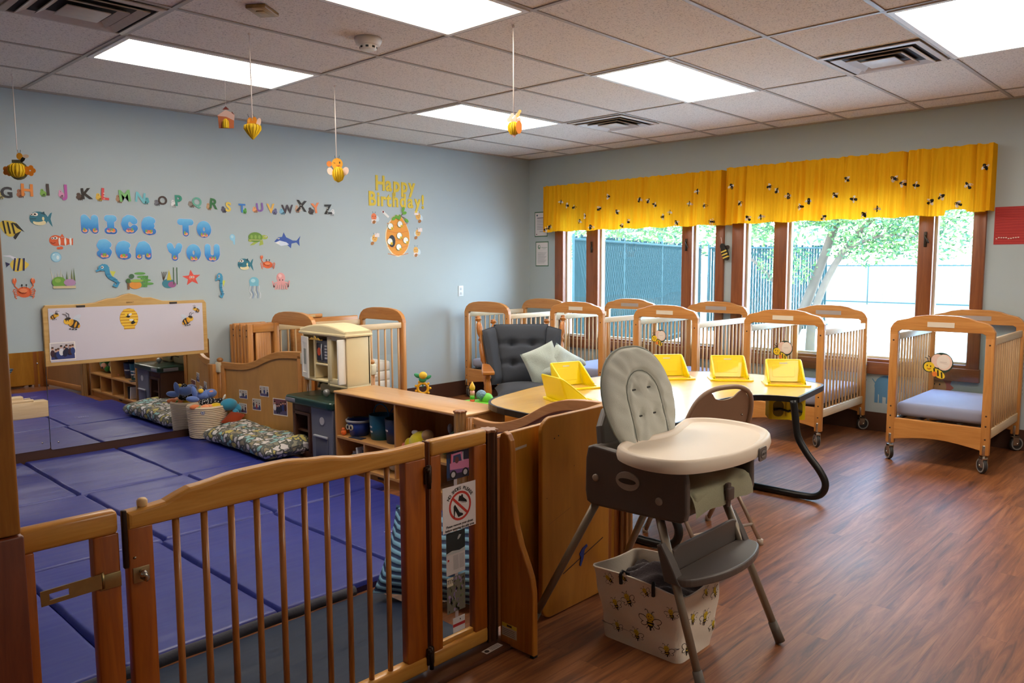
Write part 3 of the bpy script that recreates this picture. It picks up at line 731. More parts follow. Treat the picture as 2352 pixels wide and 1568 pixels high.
STR={'N':[[(-.27,-.33),(-.27,.3)],[(-.27,.3),(.24,-.3)],[(.26,.3),(.26,-.33)]],
'I':[[(0,-.3),(0,.3)],[(-.2,.32),(.2,.32)],[(-.2,-.33),(.2,-.33)]],
'C':[[(.27,.18),(.15,.3),(-.05,.33),(-.22,.22),(-.29,0),(-.22,-.22),(-.05,-.33),(.15,-.31),(.27,-.2)]],
'E':[[(.24,.27),(.05,.33),(-.15,.28),(-.26,.12),(-.27,-.1),(-.18,-.28),(.02,-.34),(.26,-.3)],[(-.2,0),(.17,0)]],
'T':[[(-.29,.27),(.29,.27)],[(0,.25),(0,-.33)]],
'O':[[(.27*math.cos(k*PI/8),.31*math.sin(k*PI/8)) for k in range(17)]],
'S':[[(.25,.22),(.08,.33),(-.15,.31),(-.25,.17),(-.15,.04),(.12,-.03),(.25,-.15),(.15,-.3),(-.08,-.34),(-.26,-.24)]],
'A':[[(-.28,-.33),(-.26,.05),(-.13,.29),(.05,.33),(.2,.22),(.28,.02),(.28,-.33)],[(-.2,-.06),(.2,-.06)]],
'Y':[[(-.27,.32),(-.2,.1),(0,-.05)],[(.28,.32),(.2,.1),(0,-.05),(0,-.34)]],
'U':[[(-.27,.32),(-.28,-.1),(-.18,-.29),(.02,-.34),(.2,-.27),(.28,-.1),(.28,.32)]]}
def fat(b,pts,r,y0,y1,w,h):
    """rounded stroke as a prism"""
    for (x0,z0),(x1,z1) in zip(pts,pts[1:]):
        a=math.atan2((z1-z0)*h,(x1-x0)*w); P=[]
        for k in range(9): P.append((x1*w+r*math.cos(a-PI/2+PI*k/8),z1*h+r*math.sin(a-PI/2+PI*k/8)))
        for k in range(9): P.append((x0*w+r*math.cos(a+PI/2+PI*k/8),z0*h+r*math.sin(a+PI/2+PI*k/8)))
        b.prism(P,y0,y1,'xz'); y1-=.00012
    return y1
def sea_mat():
    m,nt,p,o=_new('printed_sea_blue'); L=nt.links.new
    tc=N(nt,'ShaderNodeTexCoord'); sp=N(nt,'ShaderNodeSeparateXYZ'); L(tc.outputs['Object'],sp.inputs[0])
    nz=N(nt,'ShaderNodeTexNoise',Scale=40.,Detail=2.); L(tc.outputs['Object'],nz.inputs['Vector'])
    ad=N(nt,'ShaderNodeMath',operation='MULTIPLY_ADD'); ad.inputs[1].default_value=.03; L(nz.outputs['Fac'],ad.inputs[0]); L(sp.outputs['Z'],ad.inputs[2])
    mr=N(nt,'ShaderNodeMapRange'); mr.inputs['From Min'].default_value=-.06; mr.inputs['From Max'].default_value=.085; L(ad.outputs[0],mr.inputs[0])
    rp=N(nt,'ShaderNodeValToRGB'); e=rp.color_ramp.elements; e[0].color=s2l((40,96,176)); e[1].color=s2l((120,200,240)); e2=e.new(.45); e2.color=s2l((60,150,220))
    L(mr.outputs[0],rp.inputs[0]); L(rp.outputs[0],p.inputs['Base Color']); p.inputs['Roughness'].default_value=.5; return m
SEAM=sea_mat()
names=['first word, letter N','first word, letter I','first word, letter C','first word, letter E','word TO, letter T','word TO, letter O','lower left word, letter S','lower left word, letter E','lower left word, letter A','lower right word, letter Y','lower right word, letter O','lower right word, letter U']
for (ch,x,z,w,h),nm in zip(SEA,names):
    b=MB(); r=.0255
    b.mat(plain((206,196,214),.5)); 
    yy=-.002
    for st in STR[ch]: yy=fat(b,st,r+.0035,0,yy,w,h)
    b.mat(SEAM)
    y0_=yy+.0001; yy-=.0008
    for st in STR[ch]: yy=fat(b,st,r,y0_,yy,w,h)
    # coral and sand clumps at the foot of the letter
    q=0
    for sx,sz in {'N':[(-.27,-.36),(.26,-.36)],'I':[(-.15,-.34),(.15,-.34)],'T':[(0,-.36)],'Y':[(0,-.36)],'A':[(-.28,-.36),(.28,-.3)]}.get(ch,[(-.1,-.36),(.1,-.36)]):
        for c,dx,dz,rx,rz_ in (((238,170,140),0,.0,.017,.012),((236,120,60),rnd.uniform(-.008,.008),.006,.010,.012),((150,90,170),rnd.uniform(-.012,.012),.012,.008,.008),((120,180,70),rnd.uniform(-.012,.012),.01,.006,.012)):
            b.mat(plain(c,.5)); q+=1; b.prism(ell_pts(sx*w+dx,sz*h+dz,rx,rz_,12),yy+.0003,yy-.0004-q*.0002,'xz')
    o=b.build('bubble_letter',None); o.location=(x,EP,z); tag(o,'blue ocean-print bubble letter cut-out, %s'%nm,'wall letter','ocean bubble letters')
# ---- sea animals
def eye(f,x,y,r): f.ell(WH,x,y,r,r); f.ell(BK,x-r*.2,y,r*.5,r*.5)
def fish(x,z,w,h,body,belly,label):
    f=Flat(.002,w,h); f.poly(body,[(.25,.0),(.42,.36),(.5,.42),(.42,.0),(.5,-.5),(.4,-.34)]); f.ell(body,-.08,0,.40,.45); f.ell(belly,-.06,-.25,.28,.18); f.ell(body,-.14,.02,.32,.24)
    f.poly(tuple(int(v*.7) for v in body),[(-.02,.34),(.16,.46),(.2,.22)]); eye(f,-.36,.24,.07); eye(f,-.22,.26,.11); f.ell((230,220,170),.1,.0,.05,.12); f.line(tuple(int(v*.6) for v in body),-.46,-.04,-.2,-.02,.04)
    on_wall(f,'fish_cutout',x,z,label,'wall cut-out','sea animal cut-outs')
fish(-5.170,1.769,.149,.111,(50,120,140),(226,214,170),'larger teal fish cut-out above the yellow striped fish')
fish(-3.626,1.442,.148,.111,(50,120,140),(226,214,170),'teal fish cut-out left of the small orange crab')
f=Flat(.002,.148,.132); f.poly((214,186,70),sm2([(-.5,.3),(-.3,.48),(.1,.42),(.3,.2),(.36,-.05),(.1,-.28),(-.15,-.35),(-.4,-.05)],5)); f.poly(BK,[(.0,.4),(.2,.34),(.5,-.1),(.2,.1)]); f.poly(BK,[(.1,-.2),(.36,-.05),(.1,-.5),(.02,-.4)])
for k,(a,c) in enumerate(((-.36,-.28),(-.18,-.1),(.0,.08))): f.line(BK,a,.46-k*.05,c,-.2,.07)
on_wall(f,'fish_cutout',-5.350,1.684,'yellow and black striped angelfish cut-out at the left edge','wall cut-out','sea animal cut-outs')
f=Flat(.002,.159,.133); f.poly((226,196,80),sm2([(-.1,.2),(.15,.3),(.4,.1),(.5,-.05),(.3,-.3),(-.05,-.4),(-.22,-.05)],5)); f.poly((220,220,230),[(-.5,.42),(-.2,.45),(.05,.3),(.0,.15),(-.2,.34)])
for a,b_ in ((-.02,-.1),(.16,.05),(.32,.28)): f.line((36,36,80),a,.3,b_,-.36,.07)
f.poly((36,36,80),[(-.22,-.0),(-.4,.1),(-.36,-.1),(-.4,-.2)])
on_wall(f,'fish_cutout',-5.342,1.449,'navy, white and yellow striped fish cut-out under the yellow fish','wall cut-out','sea animal cut-outs')
f=Flat(.002,.157,.110); f.ell((224,98,52),-.22,.05,.28,.36); f.ell((224,98,52),.1,.0,.3,.26); f.poly((224,98,52),[(-.05,.3),(.05,.5),(.14,.28)]); f.ell((224,98,52),-.02,-.42,.08,.1); f.ell((224,98,52),-.14,-.44,.07,.08); f.poly((224,98,52),[(.3,.0),(.5,.25),(.48,-.25)])
for cx in (-.08,.16,.38): f.ell(WH,cx,0,.045,.26)
eye(f,-.36,.2,.07); eye(f,-.24,.22,.09); f.path((120,30,20),[(-.46,-.05),(-.36,-.14),(-.26,-.08)],.03)
on_wall(f,'fish_cutout',-5.046,1.610,'orange fish cut-out with white bands above a bubble','wall cut-out','sea animal cut-outs')
def bubble(x,z,w,h,label):
    f=Flat(.002,w,h); f.ell((126,184,214),0,0,.5,.5,n=24); f.ell((166,212,232),.02,-.02,.42,.42,n=24); f.ell((222,240,246),.16,-.05,.13,.2); f.ell((222,240,246),-.2,.22,.1,.06,30)
    on_wall(f,'bubble_cutout',x,z,label,'wall cut-out','sea animal cut-outs')
bubble(-5.087,1.498,.071,.075,'round light blue bubble cut-out under the orange fish')
f=Flat(.002,.062,.095); f.ell((150,206,232),0,.15,.4,.3); f.ell((186,222,238),-.05,.22,.2,.14); f.poly((150,206,232),[(-.05,.0),(.35,.0),(.3,-.5),(.1,-.45)])
on_wall(f,'bubble_cutout',-3.734,1.654,'small pale blue seashell shaped cut-out left of the turtle','wall cut-out','sea animal cut-outs')
def crab(x,z,w,h,label,both=True):
    O=(226,104,54); f=Flat(.002,w,h); f.ell(O,0,-.18,.32,.26)
    for s in (-1,1):
        for k in range(4): f.path(O,[(s*.24,-.14-k*.06),(s*.42,-.02-k*.12),(s*(.48-.05*k),-.16-k*.11)],.035)
        if both or s<0: f.path(O,[(s*.24,-.06),(s*.4,.12),(s*.36,.28)],.05); f.ell(O,s*.39,.36,.09,.14,s*10); f.poly((240,190,160),[(s*.36,.5),(s*.39,.34),(s*.42,.5)])
        f.line(BK,s*.08,.02,s*.09,.14,.02); f.ell(BK,s*.09,.16,.035,.045)
    f.ell((238,140,90),-.05,-.1,.18,.1); f.path((120,40,20),[(-.08,-.2),(0,-.24),(.08,-.2)],.02)
    on_wall(f,'crab_cutout',x,z,label,'wall cut-out','sea animal cut-outs')
crab(-5.302,1.277,.145,.147,'large orange crab cut-out above the mirror at the left'); crab(-3.417,1.460,.146,.122,'small orange crab cut-out above the octopus',False)
def coral(x,z,w,h,kind,label):
    f=Flat(.002,w,h); r2=random.Random(kind)
    if kind==1:
        for k in range(9): f.poly([(210,206,190),(120,130,60),(96,120,60)][k%3 if k>3 else 0],[(-.42+k*.1,-.3),(-.48+k*.115+r2.uniform(-.05,.05),.35+r2.uniform(-.15,.15)),(-.34+k*.1,-.3)])
        f.ell((110,160,60),-.2,-.2,.28,.26); f.ell((180,140,180),.22,-.22,.24,.17); f.ell((140,180,80),-.25,-.12,.12,.1); f.rect((206,190,150),-.45,.45,-.5,-.38)
    elif kind==2:
        for k in range(4): f.ell((100,160,80),.05+.1*k,.32-.18*k,.22,.07); f.line((90,150,70),.1+.06*k,-.4,.1+.08*k,.2,.05)
        f.ell((226,150,60),-.15,-.28,.24,.2); f.ell((70,110,80),-.28,.18,.1,.12); f.rect((130,90,60),-.46,-.38,-.5,-.1); f.ell((70,110,60),-.42,-.05,.09,.12); f.ell((150,180,80),-.1,-.06,.25,.08)
    else:
        f.ell((60,130,150),-.1,-.25,.38,.22); f.ell((160,90,140),.1,-.3,.24,.14); f.poly((206,186,60),[(-.2,-.1),(-.05,.4),(.08,-.1)]); f.line((60,100,60),.2,-.3,.22,.5,.05); f.line((60,100,60),.4,-.3,.42,.5,.05)
        for k in range(4): f.line((70,60,50),-.4,-.1,-.48+.1*k,.3,.03)
    on_wall(f,'coral_cutout',x,z,label,'wall cut-out','sea animal cut-outs')
coral(-5.044,1.347,.167,.152,1,'green and white seaweed clump cut-out with purple coral'); coral(-4.516,1.326,.193,.148,2,'green flat-topped coral cut-out with orange sponge'); coral(-4.274,1.334,.135,.170,3,'blue and purple coral cut-out left of the starfish')
def seahorse(x,z,w,h,lean,label):
    B=(66,150,190); f=Flat(.002,w,h)
    P=[(-.15,.32),(-.02,.38),(.06,.25),(.0,.05),(-.02,-.1),(.06,-.26),(.12,-.36),(.02,-.46),(-.1,-.42),(-.06,-.34)] if not lean else [(-.3,.32),(-.18,.4),(-.08,.25),(-.05,.05),(.05,-.08),(.25,-.18),(.38,-.32),(.3,-.46),(.16,-.42),(.2,-.34)]
    f.poly((206,210,90),[(P[3][0]+.1,.2),(P[3][0]+.36,.18),(P[3][0]+.22,-.06)])
    for i,(a,b_) in enumerate(zip(P,P[1:])): f.line(B,*a,*b_,.26-.025*i if i>1 else .28); f.ell(B,*b_,.125-.012*i,.1-.009*i)
    f.line(B,P[0][0],.3,P[0][0]-.28,.2,.08); f.ell(B,P[0][0]+.02,.34,.2,.13); eye(f,P[0][0],.36,.06)
    for i in range(3,7): f.line((40,110,150),P[i][0]-.09,P[i][1]+.02,P[i][0]+.09,P[i][1]+.02,.02)
    on_wall(f,'seahorse_cutout',x,z,label,'wall cut-out','sea animal cut-outs')
seahorse(-4.733,1.359,.161,.177,True,'leaning blue seahorse cut-out under the word starting with S'); seahorse(-3.854,1.268,.114,.211,False,'upright blue seahorse cut-out right of the starfish')
f=Flat(.002,.151,.127); P=[]
for k in range(10): r=.52 if k%2==0 else .22; P.append((r*math.cos(R(95+36*k)),r*math.sin(R(95+36*k))))
f.poly((226,84,70),P); f.ell((240,120,96),0,0,.15,.15); eye(f,-.06,.06,.06); eye(f,.08,.06,.06); f.path((120,20,20),[(-.08,-.06),(0,-.12),(.08,-.06)],.02)
on_wall(f,'starfish_cutout',-4.099,1.333,'red starfish cut-out with eyes under the word TO','wall cut-out','sea animal cut-outs')
f=Flat(.002,.196,.120); G=(170,186,80); f.ell(G,.3,.12,.18,.16); f.poly(G,[(-.1,-.1),(-.4,-.5),(-.2,-.45),(.05,-.2)]); f.poly(G,[(.1,-.1),(.05,-.5),(.25,-.4),(.22,-.05)]); f.ell(G,-.35,-.12,.12,.12); f.ell((110,150,60),-.12,.1,.34,.36)
for k in range(3): f.ell((140,176,80),-.3+.18*k,.12,.06,.14)
f.line((190,190,120),-.42,-.1,.2,-.1,.06); eye(f,.36,.16,.05)
on_wall(f,'turtle_cutout',-3.501,1.663,'green sea turtle cut-out left of the blue shark','wall cut-out','sea animal cut-outs')
f=Flat(.002,.261,.139); B=(60,90,170); f.poly(B,[(-.5,-.1),(-.35,.18),(-.2,.22),(-.14,.5),(-.05,.2),(.2,.0),(.35,.0),(.5,.3),(.45,.0),(.46,-.35),(.34,-.12),(.15,-.2),(.12,-.5),(-.02,-.28),(-.25,-.2)]); f.poly((214,222,236),[(-.48,-.16),(-.3,-.02),(-.05,-.12),(.05,-.26),(-.25,-.36)]); eye(f,-.34,.1,.04); f.poly(WH,[(-.46,-.18),(-.34,-.12),(-.3,-.26)])
on_wall(f,'shark_cutout',-3.215,1.654,'blue shark cut-out with white belly, rightmost of its row','wall cut-out','sea animal cut-outs')
f=Flat(.002,.135,.196); J=(120,186,206); f.ell(J,-.05,.3,.34,.2); f.rect(J,-.36,.26,.1,.26); f.ell((170,214,224),-.12,.34,.16,.08)
for k in range(5):
    f.path((110,140,190) if k%2 else (226,232,240),[(-.32+.15*k,.12),(-.4+.17*k,-.1),(-.25+.15*k,-.26),(-.38+.18*k,-.44)],.035)
on_wall(f,'jellyfish_cutout',-3.545,1.235,'pale blue jellyfish cut-out with long tentacles','wall cut-out','sea animal cut-outs')
f=Flat(.002,.180,.162); O=(226,160,160); f.ell(O,0,.22,.24,.28)
for k in range(8):
    a=-1+2*k/7; f.path(O,[(a*.14,.0),(a*.36,-.08 if abs(a)>.8 else -.2),(a*.38,-.3),(a*.46,-.42 if abs(a)<.9 else .05)],.075)
f.ell((240,190,186),-.06,.32,.1,.1); f.ell(BK,-.08,.1,.025,.035); f.ell(BK,.08,.1,.025,.035)
on_wall(f,'octopus_cutout',-3.294,1.287,'pink octopus cut-out below the small orange crab','wall cut-out','sea animal cut-outs')
# ---- Happy Birthday letters, each its own cut-out
MUST=(226,196,60)
def word(txt,x0,x1,z,size,drop,lab):
    n=len(txt); ws={'i':.5,'r':.7,'t':.75,'!':.45,'H':1.1,'B':1.1}
    tot=sum(ws.get(c,1.) for c in txt); x=x0
    for i,c in enumerate(txt):
        w=(x1-x0)*ws.get(c,1.)/tot; f=Flat(.006,1,1); f.text(MUST,c,size,0,0,.028,sx=.86,thick=.006)
        on_wall(f,'birthday_letter',x+w/2,z+drop*i,'yellow letter %s of the word %s'%(({0:'',1:'first ',2:'second '}[0 if txt.count(c)==1 else (1 if txt.index(c)==i else 2)])+c,lab),'wall letter','yellow birthday letters'); x+=w
word('Happy',-2.235,-1.735,2.225,.20,.0,'Happy'); word('Birthday!',-2.335,-1.62,2.07,.19,.0,'Birthday')
HM=plain((236,156,50),.6)
f=Flat(.002,1,1)
P=[]
for k in range(48):
    a=2*PI*k/48; r=1+.025*abs(math.sin(a*7)); P.append((.155*r*math.cos(a)*(1-.22*max(0,math.sin(a))),.205*r*math.sin(a)))
f.poly((246,226,190),P); f.poly((236,156,50),[(x*.94+.004,y*.95) for x,y in P])
for k in range(5): f.path((222,130,40),[(-.13,.12-.075*k),(-.04,.105-.075*k),(.06,.11-.075*k),(.13,.125-.075*k)],.006)
f.ell((50,48,60),-.075,-.055,.042,.06)
hv=on_wall(f,'beehive_cutout',-1.975,1.725,'orange paper beehive cut-out under the birthday letters','wall cut-out')
for i,(x,z) in enumerate(((-.09,.09),(.03,.115),(.02,-.0),(-.1,-.06),(.1,-.045),(.01,-.115))):
    f=Flat(.002,1,1); f.ell((90,120,60),.0,0,.036,.034); f.ell((250,246,236),-.002,.002,.031,.03); f.ell(YEL,.018,-.02,.016,.014,-30); f.line(BK,.014,-.02,.02,-.032,.004); f.line(BK,.022,-.016,.028,-.028,.004)
    on_wall(f,'bee_cutout',-1.975+x,1.725+z,['small white-winged bee on the hive, upper left','small bee on the hive, top right','small bee on the hive, centre','small bee on the hive at the dark entrance','small bee on the hive, right edge','small bee on the hive, lowest'][i],'wall cut-out','little bees on the paper beehive',y=-.0046)
f=Flat(.003,1,1); f.path((120,80,50),[(-.05,-.03),(.02,-.02),(.06,.01),(.1,.02)],.007); f.path((120,80,50),[(.04,-.01),(.1,-.03)],.006)
for x,z,a in ((-.05,-.035,30),(-.01,-.02,-40),(.07,.06,60),(.085,.025,10),(.11,-.05,-30),(.02,-.02,80)): f.ell((110,170,50),x,z,.028,.016,a)
on_wall(f,'branch_cutout',-1.975,1.93,'green leafy twig cut-out at the top of the paper beehive','wall cut-out',y=-.0058)
f=Flat(.002,1,1); f.poly((236,232,226),[(-.05,.03),(.03,-.03),(.045,-.012),(-.035,.048)]); f.ell((120,40,40),-.03,.03,.01,.01)
on_wall(f,'paper_tag',-2.12,1.925,'curled white paper tag beside the beehive twig','wall cut-out')
for i,(x,z,sx) in enumerate(((-2.264,1.886,0),(-2.259,1.679,1),(-1.706,1.915,2),(-1.710,1.746,1),(-1.742,1.567,0))):
    f=Flat(.002,1,1); dx=[0,.03,-.02][sx]; dz=[-.03,.045,.045][sx]
    f.ell((206,220,226),.04 if sx!=1 else -.03,-.0,.022,.03,20); f.ell((236,180,90) if i!=0 else (240,130,80),0,.015,.032,.036)
    f.rect((240,224,218),dx-.03,dx+.026,dz-.018,dz+.02)
    f.ell((170,110,50),-dx*1.0,-.035,.022,.016,30); f.ell(BK,-.012,.02,.004,.005); f.ell(BK,.012,.02,.004,.005); f.line(BK,-.01,.05,-.018,.066,.003); f.line(BK,.01,.05,.018,.066,.003); f.path((150,50,30),[(-.01,.004),(0,.0),(.01,.004)],.003)
    on_wall(f,'bee_cutout',x,z,['orange bee with a note, top left of the beehive','bee holding a note up, lower left of the beehive','bee with a note, top right of the beehive','bee with a note, middle right of the beehive','bee with a note, lowest right of the beehive'][i],'wall cut-out','birthday bees holding notes')
# outlet
t=thing('wall_outlet','small white wall outlet left of the corner crib','outlet',(-1.12,0,1.147)); b=MB(); b.box(-.036,.036,-.006,0,-.058,.058,.003); b.build('cover_plate',plain((226,232,238),.4),t)
for z in (-.024,.024):
    b=MB(); b.box(-.014,.014,-.008,-.005,z-.014,z+.014,.002); b.build('socket',plain((190,194,198),.4),t)
# ---- whiteboard
t=thing('whiteboard','long whiteboard in a pale wooden frame with wavy crest on the wall','whiteboard',(-4.602,0,.925))
W_,H_=.602,.213
top=[(-W_,-H_),(W_,-H_),(W_,H_-.01),(W_-.02,H_+.015)]
crest=[(.35,.228),(.25,.232),(.16,.262),(.10,.262),(.05,.285),(0,.298),(-.05,.288),(-.1,.266),(-.16,.264),(-.25,.236),(-.35,.228)]
b=MB(); b.mat(wood((222,182,116),(206,160,92),'x'))
b.prism(top+crest+[(-W_+.02,H_+.015),(-W_,H_-.01)],-.030,0,'xz',.004); b.build('wooden_frame',None,t)
b=MB(); b.box(-W_+.035,W_-.035,-.0325,-.029,-H_+.028,H_-.008); b.build('board_surface',plain((216,208,218),.25,vary=.03,scale=3.,coat=.3),t)
for x in (-.35,.33):
    b=MB(); b.box(x-.03,x+.03,-.036,-.03,H_-.008,H_+.008,.002); b.build('clip',plain((60,50,40),.5),t)
f=Flat(.001,1,1); f.text((120,90,50),'BIRKAT',.017,0,0,0.); f.build('stamp',(0,-.030,.228),0,t)
def bee(loc,s,label,flip=1,rot=0.,group='bee stickers on the whiteboard'):
    f=Flat(.0008,s*flip,s,.0003)
    f.ell((206,210,220),.32,.28,.2,.1,25); f.ell((196,204,216),.3,.14,.18,.08,-5)
    f.ell((60,44,30),.14,-.08,.30,.22,-28); f.ell((226,160,40),.02,.0,.10,.19,-20); f.ell((226,160,40),.22,-.12,.05,.17,-20); f.ell((226,160,40),.38,-.22,.05,.1,-20)
    f.ell((236,184,50),-.16,.08,.18,.17); f.ell((56,40,30),-.14,.2,.15,.07,10); f.ell(BK,-.22,.1,.02,.035); f.ell(BK,-.12,.1,.02,.035)
    f.path((46,36,30),[(-.16,.24),(-.22,.42),(-.38,.46)],.03); f.path((46,36,30),[(-.08,.24),(-.08,.44),(-.22,.52)],.03)
    for k in range(3): f.ell((56,50,46),-.06+.14*k,-.33-.02*k,.06,.03)
    o=f.build('bee_sticker',loc,0,ry=rot); tag(o,label,'sticker',group); return o
bee((-5.126,-.033,1.075),.075,'small bee sticker, top left corner of the whiteboard',-1); bee((-5.025,-.033,1.022),.14,'large bee sticker at the left of the whiteboard')
bee((-4.156,-.033,.995),.12,'large bee sticker at the right of the whiteboard',-1); bee((-4.091,-.033,1.077),.07,'small bee sticker, top right corner of the whiteboard',1)
f=Flat(.001,1,1,.0003); f.ell((214,150,30),0,-.0,.068,.078,n=26); f.rect((214,150,30),-.04,.04,-.082,-.06)
for k in range(7): z=-.066+.022*k; w=.066*math.sqrt(max(.1,1-(z/.082)**2)); f.rect((246,200,60),-w,w,z-.007,z+.006)
f.ell(BK,-.01,.02,.018,.012,-30); f.ell(YEL,-.022,.028,.010,.01); f.ell(WH,.008,.03,.014,.008,30); f.ell(BK,.03,-.03,.02,.012,30); f.ell(YEL,.045,-.02,.010,.01); f.ell(WH,.015,-.012,.016,.008)
o=f.build('hive_sticker',(-4.616,-.033,1.031)); tag(o,'yellow beehive sticker with two bees on the whiteboard','sticker')
# group photograph on the board
def photo(loc,w,h,label,seed,rz=0.,ry=0.,people=6,bg=(206,196,200),low=(50,60,120),cols=None,cat='photo',group=None,name='photo_print',rx=0.):
    r2=random.Random(seed); f=Flat(.0008,w,h,.00025); f.rect(WH,-.5,.5,-.5,.5); f.rect(bg,-.46,.46,-.44,.46); f.rect(low,-.46,.46,-.44,-.2)
    cols=cols or [(30,32,60),(230,226,230),(60,30,40),(40,60,120),(170,60,60)]
    for k in range(people):
        x=-.38+.76*k/max(1,people-1)+r2.uniform(-.03,.03); y=r2.uniform(-.12,.12); c=r2.choice(cols)
        f.ell(c,x,y-.12,.09,.2); f.ell((216,170,150),x,y+.16,.045,.08); f.ell(r2.choice(((40,28,24),(90,60,40))),x,y+.21,.05,.05)
    o=f.build(name,loc,rz,ry=ry); tag(o,label,cat,group); return o
photo((-5.089,-.033,.817),.169,.131,'group photo print in the lower left corner of the whiteboard',3,people=8)
# ---- mirrors
MIR,nt_,p_,o_=_new('mirror'); p_.inputs['Base Color'].default_value=(.80,.82,.84,1); p_.inputs['Metallic'].default_value=1; p_.inputs['Roughness'].default_value=.015
for x0,x1,z1,lab in ((-6.42,-5.204,.735,'left acrylic wall mirror panel at the frame edge'),(-5.199,-3.985,.735,'right acrylic wall mirror panel under the whiteboard')):
    t=thing('wall_mirror',lab,'mirror',((x0+x1)/2,-.001,.112 if x0<-6 else .102),0,'acrylic wall mirrors'); w=(x1-x0)/2; h=.72 if x0>-6 else .69
    b=MB(); b.prism(rrect(-w,w,0,h-.02+.03 if x0>-6 else h+.025,.012,4),-.0125,-.0165,'xz'); b.build('mirror_sheet',MIR,t)
    b=MB()
    for sx in (-1,1):
        for z in (.05,h-.06): b.rod((sx*(w-.05),-.0165,z),(sx*(w-.05),-.019,z),.006,seg=10)
    b.build('screw',CHROME,t)
    b=MB(); b.box(-w+.01,w-.01,-.0125,-.0,.06,h-.03); b.build('backing_board',plain((120,100,80),.7),t)
# solid stand-in added for a bench reflected in the left mirror panel
t=thing('bench_reflection_solid','pale wooden stand-in with two rounded rails for a bench reflected in the left mirror','rail',(-5.60,-.02,.42))
b=MB(); b.box(-.7,.385,-.05,0,-.06,.055,.003); b.build('board',PALEX,t)
for k,(x,z) in enumerate(((.30,.075),(.24,.10))):
    b=MB(); b.box(-.7,x,-.045+k*.018,-.025+k*.018,.05,z,.01); b.build('rail',PALEX,t)
# ================================================================ window wall items (facing -x)
def paper(y,z,w,h,label,kind):
    t=thing('framed_notice',label,'notice',(.0006,y,z),-PI/2)
    f=Flat(.002,w,h,.0004); f.rect((70,110,84),-.5,.5,-.5,.5); f.rect((226,222,224),-.455,.455,-.46,.46)
    if kind==0:
        f.ell((60,90,110),-.3,.36,.06,.035); f.ell((60,90,110),.3,.36,.06,.035); f.rect((90,90,110),-.3,.28,.235,.265)
        for k in range(7): f.rect((130,130,140),-.3,.34-.06*(k%3),.17-k*.062,.185-k*.062)
        f.rect((130,130,140),-.1,.3,-.3,-.285); f.ell((120,90,90),-.32,-.4,.04,.025)
    else:
        f.ell((120,150,130),-.22,.28,.1,.09); f.ell((226,222,224),-.2,.3,.05,.04); f.rect((120,150,130),-.05,.4,.25,.265); f.rect((120,150,130),.05,.3,.2,.21)
        for k in range(12): f.rect((150,150,158),-.32,.36-.05*(k%4),.05-k*.038,.06-k*.038)
    f.build('printed_sheet',(0,0,0),0,t)
    return t
paper(-.185,1.90,.20,.29,'upper printed notice in a green frame at the corner by the curtain',0); paper(-.20,1.555,.20,.29,'lower printed notice in a green frame beside the left window',1)
t=Flat(.003,1,1); t.rect((178,40,40),0,.42,-.142,.142); r2=random.Random(4)
for k in range(14): t.line((205,70,60),.01,-.13+k*.02,.40,-.14+k*.02+r2.uniform(0,.03),.003)
for k in range(10): t.ell((240,220,210),.02+k*.016,-.095+r2.uniform(-.006,.006),.006,.004)
o=t.build('red_painting',(.0006,-4.815,1.71),-PI/2); tag(o,'red painted sheet with white specks at the right frame edge','painting')
t=thing('bee_ornament','black and yellow wooden bee hanging between the two windows','ornament',(-.04,-2.575,1.53),-PI/2,ry=-.35)
b=MB(); b.prism(ell_pts(0,0,.034,.072,20),-.012,.012,'xz',.003); b.prism(ell_pts(.0,.07,.026,.03,14),-.011,.011,'xz',.003); b.build('body',plain((30,26,24),.5),t)
for k in (-.04,-.01,.02):
    b=MB(); b.box(-.03,.03,-.0145,.0145,k-.006,k+.008,.002); b.build('yellow_stripe',plain((230,200,80),.5),t)
b=MB(); b.prism(ell_pts(.03,.05,.03,.02,12),.013,.015,'xz'); b.prism(ell_pts(-.035,.03,.02,.03,12),.013,.015,'xz'); b.build('wing',plain((50,40,40),.5),t)
b=MB(); b.rod((0,0,.09),(0.01,0,.16),.0015,seg=6); b.build('string',WHITE,t)
# painted wall animals low between the cribs
f=Flat(.001,1,1,.0003); B=(90,140,180); f.ell(B,.06,.05,.15,.11); f.ell(B,-.1,.09,.09,.09); f.path(B,[(-.16,.06),(-.2,.0),(-.2,-.07),(-.16,-.08)],.03)
for x in (-.04,.03,.12,.18): f.rect(B,x-.022,x+.022,-.12,.02)
f.ell((70,120,160),-.04,.09,.045,.06); f.path(B,[(.2,.08),(.24,.12)],.01)
o=f.build('elephant_decal',(.0006,-4.115,.345),-PI/2); o.scale=(-.62,1,.85); tag(o,'blue elephant wall decal between the two right cribs','wall decal')
f=Flat(.001,1,1,.0003); P=[]
for k in range(24): r=.10 if k%2 else .125; P.append((r*math.cos(k*PI/12),r*math.sin(k*PI/12)))
f.poly((206,110,90),P); f.ell((226,170,110),0,0,.07,.07); f.ell(BK,-.02,.02,.006,.008); f.ell(BK,.02,.02,.006,.008)
o=f.build('lion_decal',(.0006,-4.47,.43),-PI/2); tag(o,'orange lion wall decal behind the rightmost crib','wall decal')
